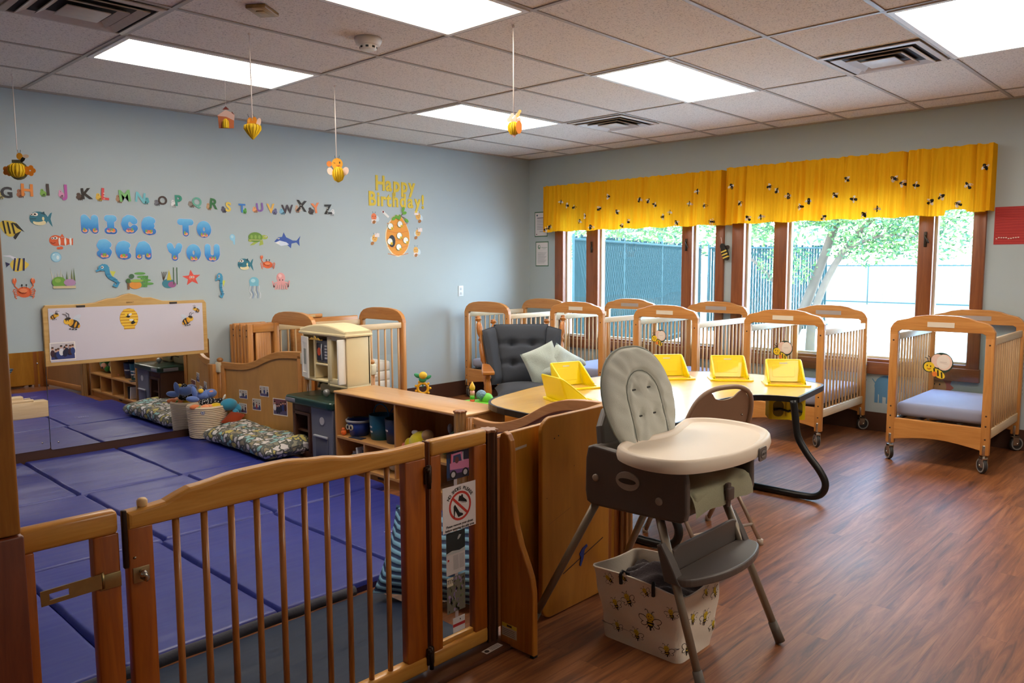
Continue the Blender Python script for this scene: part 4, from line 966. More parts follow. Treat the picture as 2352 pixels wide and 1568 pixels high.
# ---- valances
def valance(y0,y1,z0,z1,label,seed,wave):
    r2=random.Random(seed); W=y0-y1; nu=int(W/.008); cl=cloth_trans((252,188,34),.26)
    ph=[r2.uniform(0,6.28) for _ in range(6)]
    def fold(s,v):
        a=.5+.5*v
        u_=s+.012*math.sin(3.1*s+ph[4])
        q1=math.sin(u_*47+ph[0]+1.3*math.sin(u_*7+ph[2])); q2=math.sin(u_*83+ph[1]+1.1*math.sin(u_*11))
        return (.052*(abs(q1)**.6-.5)*(.7+.4*math.sin(u_*9+ph[3]))+.030*(abs(q2)**.7-.5)+.012*math.sin(u_*23+ph[2]))*(.55+.45*v)+.010*math.sin(s*118+ph[3])*max(0,1-v/.22)
    def P(u,v):
        s=u*W; z=z1-(z1-z0)*v+.006*math.sin(s*21+ph[5])*v+ (.006*math.sin(s*57+ph[1])*math.sin(s*23) if v<.05 else 0)+wave(u)*v
        return Vector((-.118-fold(s,v)-.012*v,y0-s,z))
    b=MB(); b.mat(cl); b.grid(P,nu,14)
    # side returns
    for yy,u in ((y0,0),(y1,1)):
        a=P(u,0);c=P(u,1); b._add([a,c,Vector((-.002,yy,c.z)),Vector((-.002,yy,a.z))],[(0,1,2,3)])
    # printed bees following the cloth
    bm_=plain(BK,.8,vary=0); wm=plain((236,224,214),.8,vary=0)
    n=int(W/.094)
    for k in range(n):
        u=(k+.5+r2.uniform(-.3,.3))/n; v=[.42,.80,.60,.93,.48,.72,.36,.88,.55,.95,.66][(k*4+seed*3)%11]+r2.uniform(-.05,.02); ang=r2.uniform(0,PI); s=.033
        def Q(du,dv,lift):
            uu=min(1,max(0,u+du/W)); vv=min(1,max(0,v-dv/(z1-z0))); p=P(uu,vv); return p+Vector((-lift,0,0))
        def patch(cx,cy,rx,ry,rot,m,lift):
            b.mat(m); pts=[]
            for i in range(10):
                a=2*PI*i/10; x=cx+rx*math.cos(a)*math.cos(rot)-ry*math.sin(a)*math.sin(rot); y=cy+rx*math.cos(a)*math.sin(rot)+ry*math.sin(a)*math.cos(rot)
                pts.append((x*math.cos(ang)-y*math.sin(ang),x*math.sin(ang)+y*math.cos(ang)))
            ctr=(sum(q[0] for q in pts)/10,sum(q[1] for q in pts)/10)
            V=[Q(*ctr,lift)]+[Q(*q,lift) for q in pts]; b._add(V,[(0,1+i,1+(i+1)%10) for i in range(10)])
        patch(.05*s,.5*s,.3*s,.5*s,.5,wm,.002); patch(.05*s,-.5*s,.3*s,.5*s,-.5,wm,.002)
        patch(-.5*s,0,.36*s,.36*s,0,bm_,.003); patch(.25*s,0,.62*s,.38*s,0,bm_,.003)
    t=thing('window_valance',label,'curtain',(0,0,0),0,'yellow bee print valances')
    b.build('pleated_cloth',None,t)
    b=MB(); b.rod((-.045,y0-.01,z1-.03),(-.045,y1+.01,z1-.03),.007,seg=10)
    for yy in (y0-.012,y1+.012): b.rod((-.045,yy,z1-.03),(0.001,yy,z1-.03),.008,seg=8)
    b.build('curtain_rod',WHITE,t)
    return t
valance(-.335,-2.56,1.80,2.315,'gathered yellow bee-print valance over the left window',1,lambda u:0.)
valance(-2.625,-4.81,1.80,2.325,'gathered yellow bee-print valance over the right window',2,lambda u: .02 if u>.93 else (.035 if u>.86 else .0))
# ================================================================ paper honeycomb decorations
THR=plain((240,228,220),.8)
HC=plain((226,190,30),.7,vary=.15,scale=60.)
def honey(b,prof,n=16):
    """paper honeycomb ball: radial leaves"""
    for k in range(n):
        a=2*PI*k/n; M=Matrix.Rotation(a,4,'Z'); a2=2*PI*(k+.5)/n
        V=[(0,0,prof[0][1])]+[(r,0,z) for r,z in prof]+[(0,0,prof[-1][1])]
        b._add(V,[tuple(range(len(V)))],M)
    rr=[(r*.86,z) for r,z in prof]; b.lathe(rr,n,cap=False)
def hang(x,y,z,L,label,face,rz):
    t=thing('paper_bee_decoration',label,'hanging decoration',(x,y,z),rz)
    b=MB(); b.rod((0,0,.0),(0,0,L),.0032,seg=6); b.ball((0,0,L-.006),.008); b.build('string',THR,t)
    return t
SP=[(.006,-.06),(.03,-.045),(.042,-.015),(.042,.01),(.03,.035),(.008,.045)]
VZ=R(-44)
t=hang(-5.40,-.42,2.14,.518,'hanging honeycomb paper jar with a bee and orange flowers at left',0,VZ)
b=MB(); b.mat(HC); b.xf=Matrix.Translation((-.005,-.0,-.085)); honey(b,[(.01,-.05),(.04,-.04),(.055,-.01),(.05,.025),(.03,.04)]); b.xf=None; b.build('honeycomb_jar',None,t)
f=Flat(.002,1,1); f.ell((120,120,90),0,-.02,.062,.06); f.rect((120,120,90),-.04,.03,.03,.05)
for cx in (-.065,.075):
    for k in range(5): f.ell((236,140,30),cx+.02*math.cos(k*1.257),-.02+.02*math.sin(k*1.257),.016,.016)
f.build('card_shape',(0,.006,-.07),0,t)
f=Flat(.002,1,1); f.ell((230,160,30),.02,0,.02,.022); f.ell(BK,.04,-.02,.012,.02,-40); f.ell((236,210,180),.06,0,.02,.012); f.line(BK,.015,.02,.01,.04,.003); f.line(BK,.025,.02,.03,.04,.003); f.build('card_bee',(0,-.01,0),0,t)
t=hang(-4.78,-2.33,2.205,.453,'hanging honeycomb paper heart with bees beside the left light panel',0,VZ)
b=MB(); b.mat(HC); b.xf=Matrix.Translation((0,0,-.055)); honey(b,[(.004,-.045),(.03,-.015),(.047,.01),(.045,.028),(.028,.036),(.008,.03)]); b.xf=None; b.build('honeycomb_heart',None,t)
f=Flat(.002,1,1); f.ell((226,140,30),-.012,.0,.016,.028); f.ell((226,140,30),.012,.0,.016,.032); f.ell((236,206,190),.034,.0,.012,.026,-15); f.ell((240,180,80),-.018,.01,.006,.01)
for x_ in (-.018,.01): f.line(BK,x_,.028,x_-.004,.045,.002)
f.build('card_bees',(0,.0,-.012),0,t)
t=hang(-3.78,-1.63,2.148,.508,'hanging honeycomb paper bee with waving arm above the alphabet',0,VZ)
b=MB(); b.mat(HC); b.xf=Matrix.Translation((.01,0,-.085)); honey(b,SP); b.xf=None; b.build('honeycomb_body',None,t)
f=Flat(.002,1,1); f.ell((236,206,190),-.045,-.07,.02,.026,20); f.ell((236,206,190),.06,-.07,.022,.03,-20); f.ell((226,160,40),.005,-.02,.038,.04); f.ell((206,120,40),-.05,-.02,.018,.02); f.line(BK,-.04,-.035,-.02,-.06,.003)
f.ell(BK,.022,-.012,.004,.008); f.line(BK,-.02,-.012,-.008,-.016,.003); f.path((190,60,40),[(.0,-.03),(.01,-.036),(.02,-.03)],.004)
for x_ in (-.006,.016): f.line(BK,x_,.015,x_-.006 if x_<0 else x_+.006,.035,.002)
f.build('card_bee',(0,.0,0),0,t)
t=hang(-3.90,-3.43,2.20,.458,'hanging honeycomb paper bee with ruffled wings in front of a light panel',0,VZ)
b=MB(); b.mat(HC); b.xf=Matrix.Translation((0,0,-.06)); honey(b,[(.005,-.04),(.02,-.032),(.032,-.012),(.033,.008),(.024,.026),(.006,.032)]); b.xf=None; b.build('honeycomb_body',None,t)
b=MB(); b.mat(plain((236,140,60),.6)); b.xf=Matrix.Translation((.008,-.0,-.062)); b.prism(ell_pts(.018,0,.016,.034,14),-.034,-.028,'xz'); b.xf=None; b.build('orange_band',None,t)
f=Flat(.002,1,1)
f.rect((240,214,196),-.034,.036,-.03,-.012)
for k in range(7): f.ell((240,214,196),-.026+.009*k,-.02+.012*(k%3),.010,.012)
for k in range(4): f.ell((236,200,120),.02+.004*k,-.0+.008*k,.008,.008)
f.poly((236,190,180),[(-.012,-.02),(.014,-.02),(.014,-.095),(.002,-.112),(-.012,-.095)]); f.build('paper_wing',(0,.0,0),0,t)
t=hang(-4.888,-2.253,2.245,.415,'small hanging paper house with honeycomb door left of the paper heart',0,VZ); t.children[0].scale=(.25,.25,1)
f=Flat(.002,1,1); f.poly((206,120,80),[(-.04,-.085),(.038,-.085),(.042,-.015),(-.044,-.015)]); f.poly((240,200,190),[(-.05,-.02),(0,.012),(.045,-.012),(.042,-.045),(.0,-.025)]); f.poly((130,60,50),[(-.018,.012),(0,.03),(.018,.012)]); f.poly((130,60,50),[(.03,-.005),(.045,-.015),(.03,.004)])
f.build('card_house',(0,.0,0),0,t)
b=MB(); b.mat(HC); b.xf=Matrix.Translation((-.002,-.006,-.058)); honey(b,[(.016,-.026),(.018,-.01),(.016,.01),(.006,.022)],10); b.xf=None; b.build('honeycomb_door',None,t)
# ================================================================ floor mats
def vinyl(c,wr=.35,bump=.5,spec=.5):
    m,nt,p,o=_new('mat_vinyl'); L=nt.links.new
    tc=N(nt,'ShaderNodeTexCoord'); n1=N(nt,'ShaderNodeTexNoise',Scale=2.2,Detail=3.,Distortion=1.5); L(tc.outputs['Object'],n1.inputs['Vector'])
    mp=N(nt,'ShaderNodeMapping'); mp.inputs['Scale'].default_value=(1.,6.,1.); mp.inputs['Rotation'].default_value=(0,0,.5); L(tc.outputs['Object'],mp.inputs['Vector'])
    n2=N(nt,'ShaderNodeTexNoise',Scale=1.6,Detail=2.); L(mp.outputs[0],n2.inputs['Vector'])
    col=s2l(c); mx=N(nt,'ShaderNodeMix',data_type='RGBA'); mx.inputs[6].default_value=tuple(x*.9 for x in col[:3])+(1,); mx.inputs[7].default_value=tuple(x*1.1 for x in col[:3])+(1,)
    L(n1.outputs['Fac'],mx.inputs[0]); L(mx.outputs[2],p.inputs['Base Color'])
    bp=N(nt,'ShaderNodeBump',Strength=bump,Distance=.02); L(n2.outputs['Fac'],bp.inputs['Height']); L(bp.outputs[0],p.inputs['Normal'])
    p.inputs['Roughness'].default_value=wr; p.inputs['Specular IOR Level'].default_value=spec; return m
BLUEV=vinyl((44,52,134),.38,.35); SLATE=vinyl((24,38,62),.5,.5,.2)
def puffy(b,x0,x1,y0,y1,h,seed):
    r2=random.Random(seed); n=16; ph=[r2.uniform(0,6) for _ in range(4)]
    def fn(u,v):
        e=min(1.,min(u,1-u)*(x1-x0)/.016); e2=min(1.,min(v,1-v)*(y1-y0)/.016)
        e=math.sin(min(1,e)*PI/2)*math.sin(min(1,e2)*PI/2)
        z=h*(.55+.45*e)+.0018*math.sin(u*9+ph[0])*math.sin(v*7+ph[1])+.0016*math.sin(u*3+v*15+ph[2])*e
        return Vector((x0+(x1-x0)*u,y0+(y1-y0)*v,z))
    us=n*2; b.grid(lambda u,v: fn(ease(u,x1-x0),ease(v,y1-y0)),us,us)
    b.box(x0,x1,y0,y1,0.,h*.55)
def ease(u,L):
    # cluster samples near the borders
    k=.018/L
    if u<.15: return u/.15*k
    if u>.85: return 1-(1-u)/.15*k
    return k+(u-.15)/.7*(1-2*k)
xs=[-6.62,-5.995,-5.385,-4.76,-3.955]
for i,(y0,y1,off,lab) in enumerate(((-1.175,-.02,0,'blue folding floor mat along the mirrored wall'),(-2.345,-1.185,.03,'blue folding floor mat in the middle of the play area'),(-3.53,-2.355,.0,'blue folding floor mat nearest the gate'))):
    t=thing('folding_mat',lab,'mat',(0,0,0),0,'blue vinyl folding mats')
    for k in range(4):
        b=MB(); b.mat(BLUEV); puffy(b,xs[k]+(off if 0<k else 0)+.003,xs[k+1]+(off if k<3 else (-.115 if i==2 else 0))-.003,y0,y1,.047,i*7+k); b.build('padded_panel',None,t)
for x,y,a,n in ((-4.46,-1.52,.1,0),(-4.42,-3.1,.1,1)):
    b=MB(); m=plain((170,172,214),.5); b.mat(m); r2=random.Random(n)
    b.box(-.11,.11,-.026,-.024,.0,.0008); b.box(-.11,.11,.024,.026,0,.0008); b.box(-.111,-.109,-.026,.026,0,.0008); b.box(.109,.111,-.026,.026,0,.0008)
    for k in range(9): b.box(-.085+k*.019,-.085+k*.019+.012,-.01,.012*r2.uniform(.4,1),0,.0008)
    o=b.build('mat_print',None); o.location=(x,y,.0475); o.rotation_euler=(0,0,a); tag(o,'white outlined print on the '+('middle blue mat near the patterned cushion' if n==0 else 'front blue mat seen through the gate'),'print')
t=thing('slate_mat','dark slate grey floor mat just inside the gate','mat',(0,0,0))
b=MB(); b.mat(SLATE); puffy(b,-6.45,-4.97,-4.235,-3.60,.035,55); b.build('padded_panel',None,t)
b=MB(); b.tube([(-6.45+i*.0925,-3.575+.003*math.sin(i*2.),.042+.002*math.sin(i*3.1)) for i in range(16)],.022,8); b.build('rolled_edge',fabric((58,60,70),.9,120.,.4),t)
# ================================================================ divider panels beside the wall
def divider(label,p0,p1,zfun,photos=(),bracket=True,board=(206,152,84),cap=True,post0=True,post1=True,frame_m=None,group='curved wooden play yard panels',name='divider_panel'):
    d=Vector((p1[0]-p0[0],p1[1]-p0[1],0)); L=d.length; th=math.atan2(d.y,d.x)
    t=thing(name,label,'panel',(p0[0],p0[1],0),th,group)
    n=22; top=[(L*i/n,zfun(i/n)) for i in range(n+1)]
    fm=frame_m or wood((214,156,88),(190,128,62),'x')
    k0=.04;k1=L-.04
    tp=[(x,z) for x,z in top if k0<=x<=k1]
    b=MB(); b.mat(fm)
    inn=[(x,z-.055) for x,z in tp]
    b.prism(tp+inn[::-1],-.018,.018,'xz',.005); b.box(k0,k1,-.018,.018,.03,.09,.004)
    b.mat(OAKZ); b.box(k0,k0+.045,-.018,.018,.06,zfun(k0/L)-.03,.003); b.box(k1-.045,k1,-.018,.018,.06,zfun(k1/L)-.03,.003)
    b.build('frame',None,t)
    b=MB(); b.prism([(k0+.04,.08)]+[(x,z-.04) for x,z in tp if k0+.04<x<k1-.04][::1]+[(k1-.04,.08)],-.007,.007,'xz'); b.build('board',wood(board,tuple(int(v*.93) for v in board),'z',scale=4.,stretch=5.),t)
    for on,x,f in ((post0,.012,0.),(post1,L-.012,1.)):
        if not on: continue
        z=zfun(f)
        b=MB(); b.mat(wood((200,140,74),(172,110,50),'z'))
        for a in range(4): 
            q=a*PI/2+PI/4; b.rod((x+.013*math.cos(q),.013*math.sin(q),0),(x+.013*math.cos(q),.013*math.sin(q),z-.01),.013,seg=8)
        if cap: b.ball((x,0,z+.012),.026,1,1,.8)
        p=b.build('post',None,t)
        if bracket:
            b=MB(); b.box(x-.024,x+.024,-.032,.02,z-.09,z-.005,.005); b.build('plastic_bracket',plain((222,212,184),.45),p)
    return t
zd=lambda u: .625+.012*math.cos(u*PI*1.0)+.165*(1/(1+math.exp(-(u-.52)*11)))-(.02*u if u<.3 else .006)
DV=divider('tall wavy plywood divider with five photos taped on it, beside the toy basket',(-3.925,-.06),(-3.72,-1.075),zd)
divider('wavy plywood divider panel continuing behind the play kitchen',(-3.70,-1.095),(-3.12,-1.10),lambda u:.79-.16*(1/(1+math.exp(-(u-.55)*11))),post0=False)
th=DV.rotation_euler.z
def onpanel(u,z): 
    M=Matrix.Translation(DV.location)@Matrix.Rotation(th,4,'Z'); return M@Vector((u,-.0078,z))
for i,(u,z,w_,h_,lab) in enumerate(((.30,.385,.10,.072,'small photo, upper left of the five on the divider'),(.555,.43,.105,.085,'small photo, highest of the five on the divider'),(.29,.27,.095,.08,'small photo, lower left of the five on the divider'),(.46,.315,.10,.095,'pale photo, middle of the lower row on the divider'),(.735,.32,.165,.135,'largest photo on the divider, lower right'))):
    photo(tuple(onpanel(u,z)),w_,h_,lab,20+i,rz=th,people=3 if i<4 else 6,bg=(190,184,180) if i<4 else (120,70,80),low=(90,80,120),group='photos taped to the divider')
b=MB(); b.box(0,.06,-.02,.02,0,.615,.004); o=b.build('end_board',wood((214,150,76),(190,122,52),'z')); o.location=(-3.925,-.012,0); o.rotation_euler=(0,0,-PI/2+.0); o.location=(-3.965,-.004,0); tag(o,'narrow upright wooden board where the divider meets the blue wall','board')
# ================================================================ toy basket
t=thing('toy_basket','cream rope basket overflowing with stuffed toys below the mirror corner','basket',(-4.095,-.172,.049))
ROPE=fabric((226,206,178),.9,90.,.6,.06)
b=MB(); b.lathe([(.02,.0),(.125,.0),(.138,.02),(.146,.12),(.153,.25),(.156,.262),(.148,.262),(.143,.24),(.13,.03),(.02,.02)],28,cap=False)
for k in range(17): 
    z=.012+k*.0148; r=.136+.0185*min(1,z/.25); b.tube([(r*math.cos(a*PI/14),r*math.sin(a*PI/14),z) for a in range(28)],.0072,6,closed=True)
b.build('woven_body',ROPE,t)
f=Flat(.002,1,1); f.ell((90,110,170),0,0,.016,.016); f.ell((226,214,196),0,0,.012,.012); f.ell((90,110,170),0,0,.005,.008); f.build('round_patch',(-.095,-.125,.22),-.65,t)
def plush(name,label,loc,parts,rz=0.,scale=1.,cat='stuffed toy',group='stuffed toys'):
    t=thing(name,label,cat,loc,rz,group)
    for nm,c,shapes in parts:
        m=fabric(c,.95,160.,.5,.1,.5) if not isinstance(c,bpy.types.Material) else c
        b=MB()
        for (x,y,z,r,sx,sy,sz,*rot) in shapes: b.ball((x*scale,y*scale,z*scale),r*scale,sx,sy,sz,14,rot=rot[0] if rot else None)
        b.build(nm,m,t)
    return t
def spotted():
    m,nt,p,o=_new('spotted_plush'); L=nt.links.new; tc=N(nt,'ShaderNodeTexCoord'); v=N(nt,'ShaderNodeTexVoronoi',Scale=70.); L(tc.outputs['Object'],v.inputs['Vector'])
    r=N(nt,'ShaderNodeValToRGB'); r.color_ramp.interpolation='CONSTANT'; r.color_ramp.elements[0].color=(.75,.75,.75,1); r.color_ramp.elements[1].position=.30; r.color_ramp.elements[1].color=s2l((26,26,34)); L(v.outputs['Distance'],r.inputs[0]); L(r.outputs[0],p.inputs['Base Color']); p.inputs['Roughness'].default_value=.95; return m
SPOT=spotted()
BX,BY,BZ=-4.095,-.172,.302
plush('plush_toy','blue long-armed plush toy on top of the basket',(BX-.03,BY-.01,BZ+.07),[('body',(96,122,186),[(0,0,.02,.05,1.2,1,.9),(-.075,0,.05,.022,1,1,2.4,(0,-.2,0)),(-.10,-.02,.0,.025,2.2,1,1,(0,.2,0)),(.05,-.02,.03,.04,1.3,1,.9)]),('face_patch',(230,150,120),[(.045,-.045,.045,.018,1.2,.6,.7)]),('yellow_tuft',(236,196,60),[(-.035,-.03,.06,.02,1.1,.8,.9)])])
plush('plush_toy','black and white spotted plush toy lying across the basket',(BX-.01,BY-.04,BZ+.035),[('body',SPOT,[(0,0,.0,.045,1.7,1,.75),(.10,.0,-.01,.035,1.5,1,.8),(-.03,.03,.075,.03,1,1,1.3)]),('tag',(230,220,206),[(.12,-.04,.03,.014,.7,.5,1.7,(0,.5,0))])])
plush('plush_toy','turquoise plush toy flopping over the right rim of the basket',(BX+.145,BY-.12,BZ-.035),[('body',(60,150,184),[(-.02,0,.04,.055,1.3,1,.9),(.045,-.01,-.0,.035,1,1,1.3,(0,-.5,0)),(.02,-.03,-.035,.03,1,1,1.3)])])
plush('plush_ball','yellow round plush toy at the front of the basket',(BX+.03,BY-.09,BZ-.01),[('body',(238,200,40),[(0,0,0,.048,1.2,.9,.8)])])
plush('plush_toy','orange and red plush toy at the right of the yellow one',(BX+.085,BY-.09,BZ-.015),[('body',(226,100,70),[(0,0,0,.035,1.4,.9,.7)])])
plush('plush_toy','orange plush bear face at the front left rim of the basket',(BX-.06,BY-.10,BZ-.005),[('head',(238,158,110),[(0,0,0,.036,1.3,.9,.9),(.03,-.01,.01,.022,1,1,1)]),('muzzle',(236,206,180),[(.01,-.034,-.008,.014,1.3,.6,.8)])])
plush('plush_toy','small green and red striped plush toy at the left rim of the basket',(BX-.13,BY-.06,BZ+.0),[('body',(226,130,80),[(0,0,.01,.026,1.6,.9,.8)]),('green_band',(90,160,70),[(.03,-.01,-.0,.022,1.2,1,.6)]),('blue_foot',(110,180,210),[(.04,-.03,-.02,.02,1.3,1,.8)])])
b=MB(); b.mat(fabric((150,58,26))); b.pillow(.16,.13,.06,Matrix.Translation((-3.97,-.36,.20))@Euler((.3,-.5,.4)).to_matrix().to_4x4(),10); o=b.build('orange_cloth',None); tag(o,'rust orange folded cloth between the basket and the patterned cushion','cloth')
# ================================================================ patterned cushion
def animal_print():
    m,nt,p,o=_new('jungle_print_cotton'); L=nt.links.new; tc=N(nt,'ShaderNodeTexCoord')
    n0=N(nt,'ShaderNodeTexNoise',Scale=16.,Detail=2.); L(tc.outputs['Object'],n0.inputs['Vector'])
    ad=N(nt,'ShaderNodeMix',data_type='RGBA',blend_type='LINEAR_LIGHT'); ad.inputs[0].default_value=.045; L(tc.outputs['Object'],ad.inputs[6]); L(n0.outputs['Color'],ad.inputs[7])
    v=N(nt,'ShaderNodeTexVoronoi',Scale=19.); e=N(nt,'ShaderNodeTexVoronoi',Scale=19.,feature='DISTANCE_TO_EDGE'); L(ad.outputs[2],v.inputs['Vector']); L(ad.outputs[2],e.inputs['Vector'])
    sp=N(nt,'ShaderNodeSeparateColor'); L(v.outputs['Color'],sp.inputs[0])
    r=N(nt,'ShaderNodeValToRGB'); r.color_ramp.interpolation='CONSTANT'; el=r.color_ramp.elements; el[0].color=s2l((224,218,214)); el[1].position=.34; el[1].color=s2l((150,146,126))
    for pp,c in ((.42,(206,190,110)),(.58,(150,196,196)),(.74,(160,148,120)),(.86,(230,226,224))): q=el.new(pp); q.color=s2l(c)
    L(sp.outputs[0],r.inputs[0])
    st=N(nt,'ShaderNodeValToRGB'); st.color_ramp.elements[0].position=.10; st.color_ramp.elements[1].position=.14; L(e.outputs['Distance'],st.inputs[0])
    mx=N(nt,'ShaderNodeMix',data_type='RGBA'); L(st.outputs[0],mx.inputs[0]); mx.inputs[6].default_value=s2l((96,98,92)); L(r.outputs[0],mx.inputs[7]); L(mx.outputs[2],p.inputs['Base Color']); p.inputs['Roughness'].default_value=.85; return m
b=MB(); b.mat(animal_print()); CL,CWd,CH=1.0,.39,.125
def cush(u,v):
    # closed section swept along y
    a=2*PI*u; r=.36
    cx=math.copysign(abs(math.cos(a))**r,math.cos(a))*.5; cz=math.copysign(abs(math.sin(a))**.45,math.sin(a))*.5
    e=min(1,(v*CL)/.05,((1-v)*CL)/.05); e=.25+.75*math.sin(max(0,min(1,e))*PI/2)
    ln=.008*math.sin(v*23)+.006*math.sin(v*41+1)
    return Vector((cx*CWd*(.94+.06*e)+ .02*math.sin(v*3),-v*CL,CH*.5+cz*(CH+ln)*e*(1.0-.12*(cx<0)*1)+.012*math.sin(v*7+cx*4)*(cz>0)))
b.grid(cush,28,40,closed_u=True)
for v in (0,1): b._add([cush(k/28,v) for k in range(28)],[tuple(range(28))])
o=b.build('floor_cushion',None); o.location=(-4.035,-.345,.05); tag(o,'long grey, white and aqua animal print floor cushion in front of the divider','cushion')
# ================================================================ play kitchen
KR=-PI/2
t=thing('play_kitchen','cream plastic play kitchen with dark green counter and grey oven','play kitchen',(-3.93,-1.165,0),KR)
CREAM=plain((236,218,172),.45,vary=.03); KGREY=plain((112,114,128),.5,vary=.06); KBR=plain((84,50,34),.5,vary=.12); KGREEN=plain((20,56,46),.35,vary=.1,coat=.2); KWH=plain((240,238,230),.4)
b=MB(); b.mat(KBR); b.box(.02,.29,.02,.32,.03,.08,.005); b.box(.02,.06,.01,.32,.03,.43,.006); b.box(.25,.29,.01,.32,.03,.43,.006); b.box(.05,.26,.01,.32,.36,.43,.004); b.box(.03,.28,.28,.32,.05,.43); b.box(.05,.26,.03,.28,.22,.235)
b.box(.045,.07,.0,.02,.08,.37,.003); b.box(.24,.265,.0,.02,.08,.37,.003); b.box(.05,.26,.0,.02,.35,.372,.003)
b.build('brown_cupboard',None,t)
b=MB(); b.prism([(.295,.02),(.545,.02),(.56,.43),(.285,.43)],.0,.32,'xz',.008)
o=b.build('grey_oven',KGREY,t)
b=MB(); b.box(.35,.50,-.008,.002,.07,.22,.004); q=b.build('oven_door',plain((96,98,112),.45),o)
b=MB(); b.box(.34,.51,-.022,-.004,.222,.238,.005); b.build('oven_handle',plain((170,172,182),.4),o)
b=MB(); b.prism(ell_pts(.43,.34,.028,.028,18),-.004,.001,'xz'); b.build('round_logo',plain((200,196,196),.5),o)
b=MB(); b.prism(rrect(-.025,.575,-.03,.335,.04,5),.43,.485,'xy',.015,seg=3); o=b.build('green_counter',KGREEN,t)
b=MB(); b.mat(plain((12,40,34),.35)); b.prism(ell_pts(.15,.12,.085,.07,20),.4845,.4862,'xy'); b.prism(ell_pts(.42,.14,.11,.10,20),.4845,.4862,'xy'); b.build('sink_basin',None,o)
b=MB(); b.box(-.029,-.024,.02,.16,.44,.47,.001); b.box(.0,.13,-.034,-.029,.442,.47,.002); b.build('side_label',plain((130,130,140),.4),o)
b=MB(); b.mat(CREAM); b.box(.03,.28,.24,.335,.48,.60,.02); b.box(.33,.50,.22,.335,.48,.60,.02); b.box(.05,.50,.30,.335,.48,.66,.01); b.build('back_splash',None,t)
b=MB(); b.mat(plain((110,100,84),.3,metal=.7)); b.tube([(.14,.26,.55),(.14,.20,.57),(.14,.17,.56),(.14,.165,.53)],.011,8); b.rod((.10,.24,.575),(.18,.24,.575),.009); b.build('faucet',None,t)
b=MB(); b.ball((.31,.12,.515),.026); b.rod((.31,.12,.485),(.31,.12,.5),.012); b.build('burner_knob',plain((150,150,150),.3,metal=.4),t)
# upper cabinet
UX0,UX1,UY0,UY1=-.045,.525,.155,.36
b=MB(); b.mat(CREAM)
b.box(UX0,UX1,UY1-.03,UY1,.57,.95,.01); b.box(UX0+.008,UX0+.02,UY0,UY1,.59,.93); b.box(.10,.12,UY0,UY1,.60,.93); b.box(.28,.30,UY0,UY1,.56,.93); b.box(UX1-.018,UX1,UY0,UY1,.57,.93,.004)
b.box(UX0,.30,UY0,UY1,.575,.595,.006); b.box(.28,UX1,UY0,UY1,.555,.575,.006); b.box(.12,.28,UY0,UY1,.70,.715,.004); b.box(UX0,UX1,UY0,UY1,.915,.94,.004); b.box(.305,UX1-.022,UY0+.10,UY1-.035,.58,.91,.0); b.box(.286,.335,UY0-.003,UY0+.02,.597,.912,.003); b.box(.30,UX1-.01,UY0,UY0+.02,.575,.615,.003); b.box(.30,UX1-.01,UY0,UY0+.02,.89,.92,.003)
b.build('upper_cabinet',None,t)
b=MB(); arch=[(UX0-.012+(UX1-UX0+.024)*i/14,.965+.04*math.sin(PI*i/14)) for i in range(15)]
b.prism([(UX1+.012,.93),(UX0-.012,.93)]+arch,UY0-.02,UY1+.005,'xz',.012); b.box(UX0-.018,UX1+.018,UY0-.026,UY1+.008,.925,.945,.006); b.build('arched_cornice',CREAM,t)
b=MB(); b.prism([(.07,.895),(.10,.89),(.12,.905),(.15,.90),(.165,.917),(.18,.90),(.21,.905),(.23,.89),(.26,.895),(.26,.888),(.07,.888)],UY0-.032,UY0-.026,'xz'); b.build('gold_crest',plain((186,146,60),.4),t)
b=MB(); b.mat(plain((90,92,104),.4)); b.box(.123,.279,UY0+.01,.30,.72,.885,.006); mw=b.build('microwave',None,t)
b=MB(); b.box(.132,.205,UY0+.004,UY0+.012,.735,.86,.003); b.build('oven_window',plain((60,58,70),.25),mw)
b=MB(); b.prism(ell_pts(.168,.80,.022,.03,16),UY0+.0015,UY0+.004,'xz'); b.build('food_picture',plain((216,84,50),.5),mw)
b=MB(); b.tube([(.21,UY0+.0,.74),(.218,UY0-.008,.77),(.218,UY0-.01,.82),(.21,UY0,.86)],.005,6); b.build('door_handle',plain((170,170,176),.3),mw)
b=MB()
for k in range(5): b.box(.236,.264,UY0+.005,UY0+.011,.75+k*.022,.762+k*.022)
b.build('button_row',plain((200,200,206),.4),mw)
for x0,x1,z0,z1,nm,ang,px in ((-.045,.095,.60,.905,'left_door',-.25,-.045),):
    b=MB(); w=x1-x0
    b.mat(KWH if nm=='left_door' else CREAM)
    b.frame([(0,z0),(w,z0),(w,z1),(0,z1)],[(.03,z0+.04),(w-.03,z0+.04),(w-.03,z1-.04),(.03,z1-.04)],-.012,0,'xz'); b.box(.028,w-.028,-.006,0,z0+.038,z1-.038)
    if nm=='left_door':
        b.mat(plain((150,160,150),.3)); b.box(.045,w-.045,-.009,-.005,z0+.10,z1-.09)
    o=b.build(nm,None,t); o.location=(x0,UY0-.001,0); o.rotation_euler=(0,0,ang)
b=MB(); b.box(.495,.513,UY0-.065,UY0-.001,.59,.91,.006); b.build('open_door_edge',KWH,t)
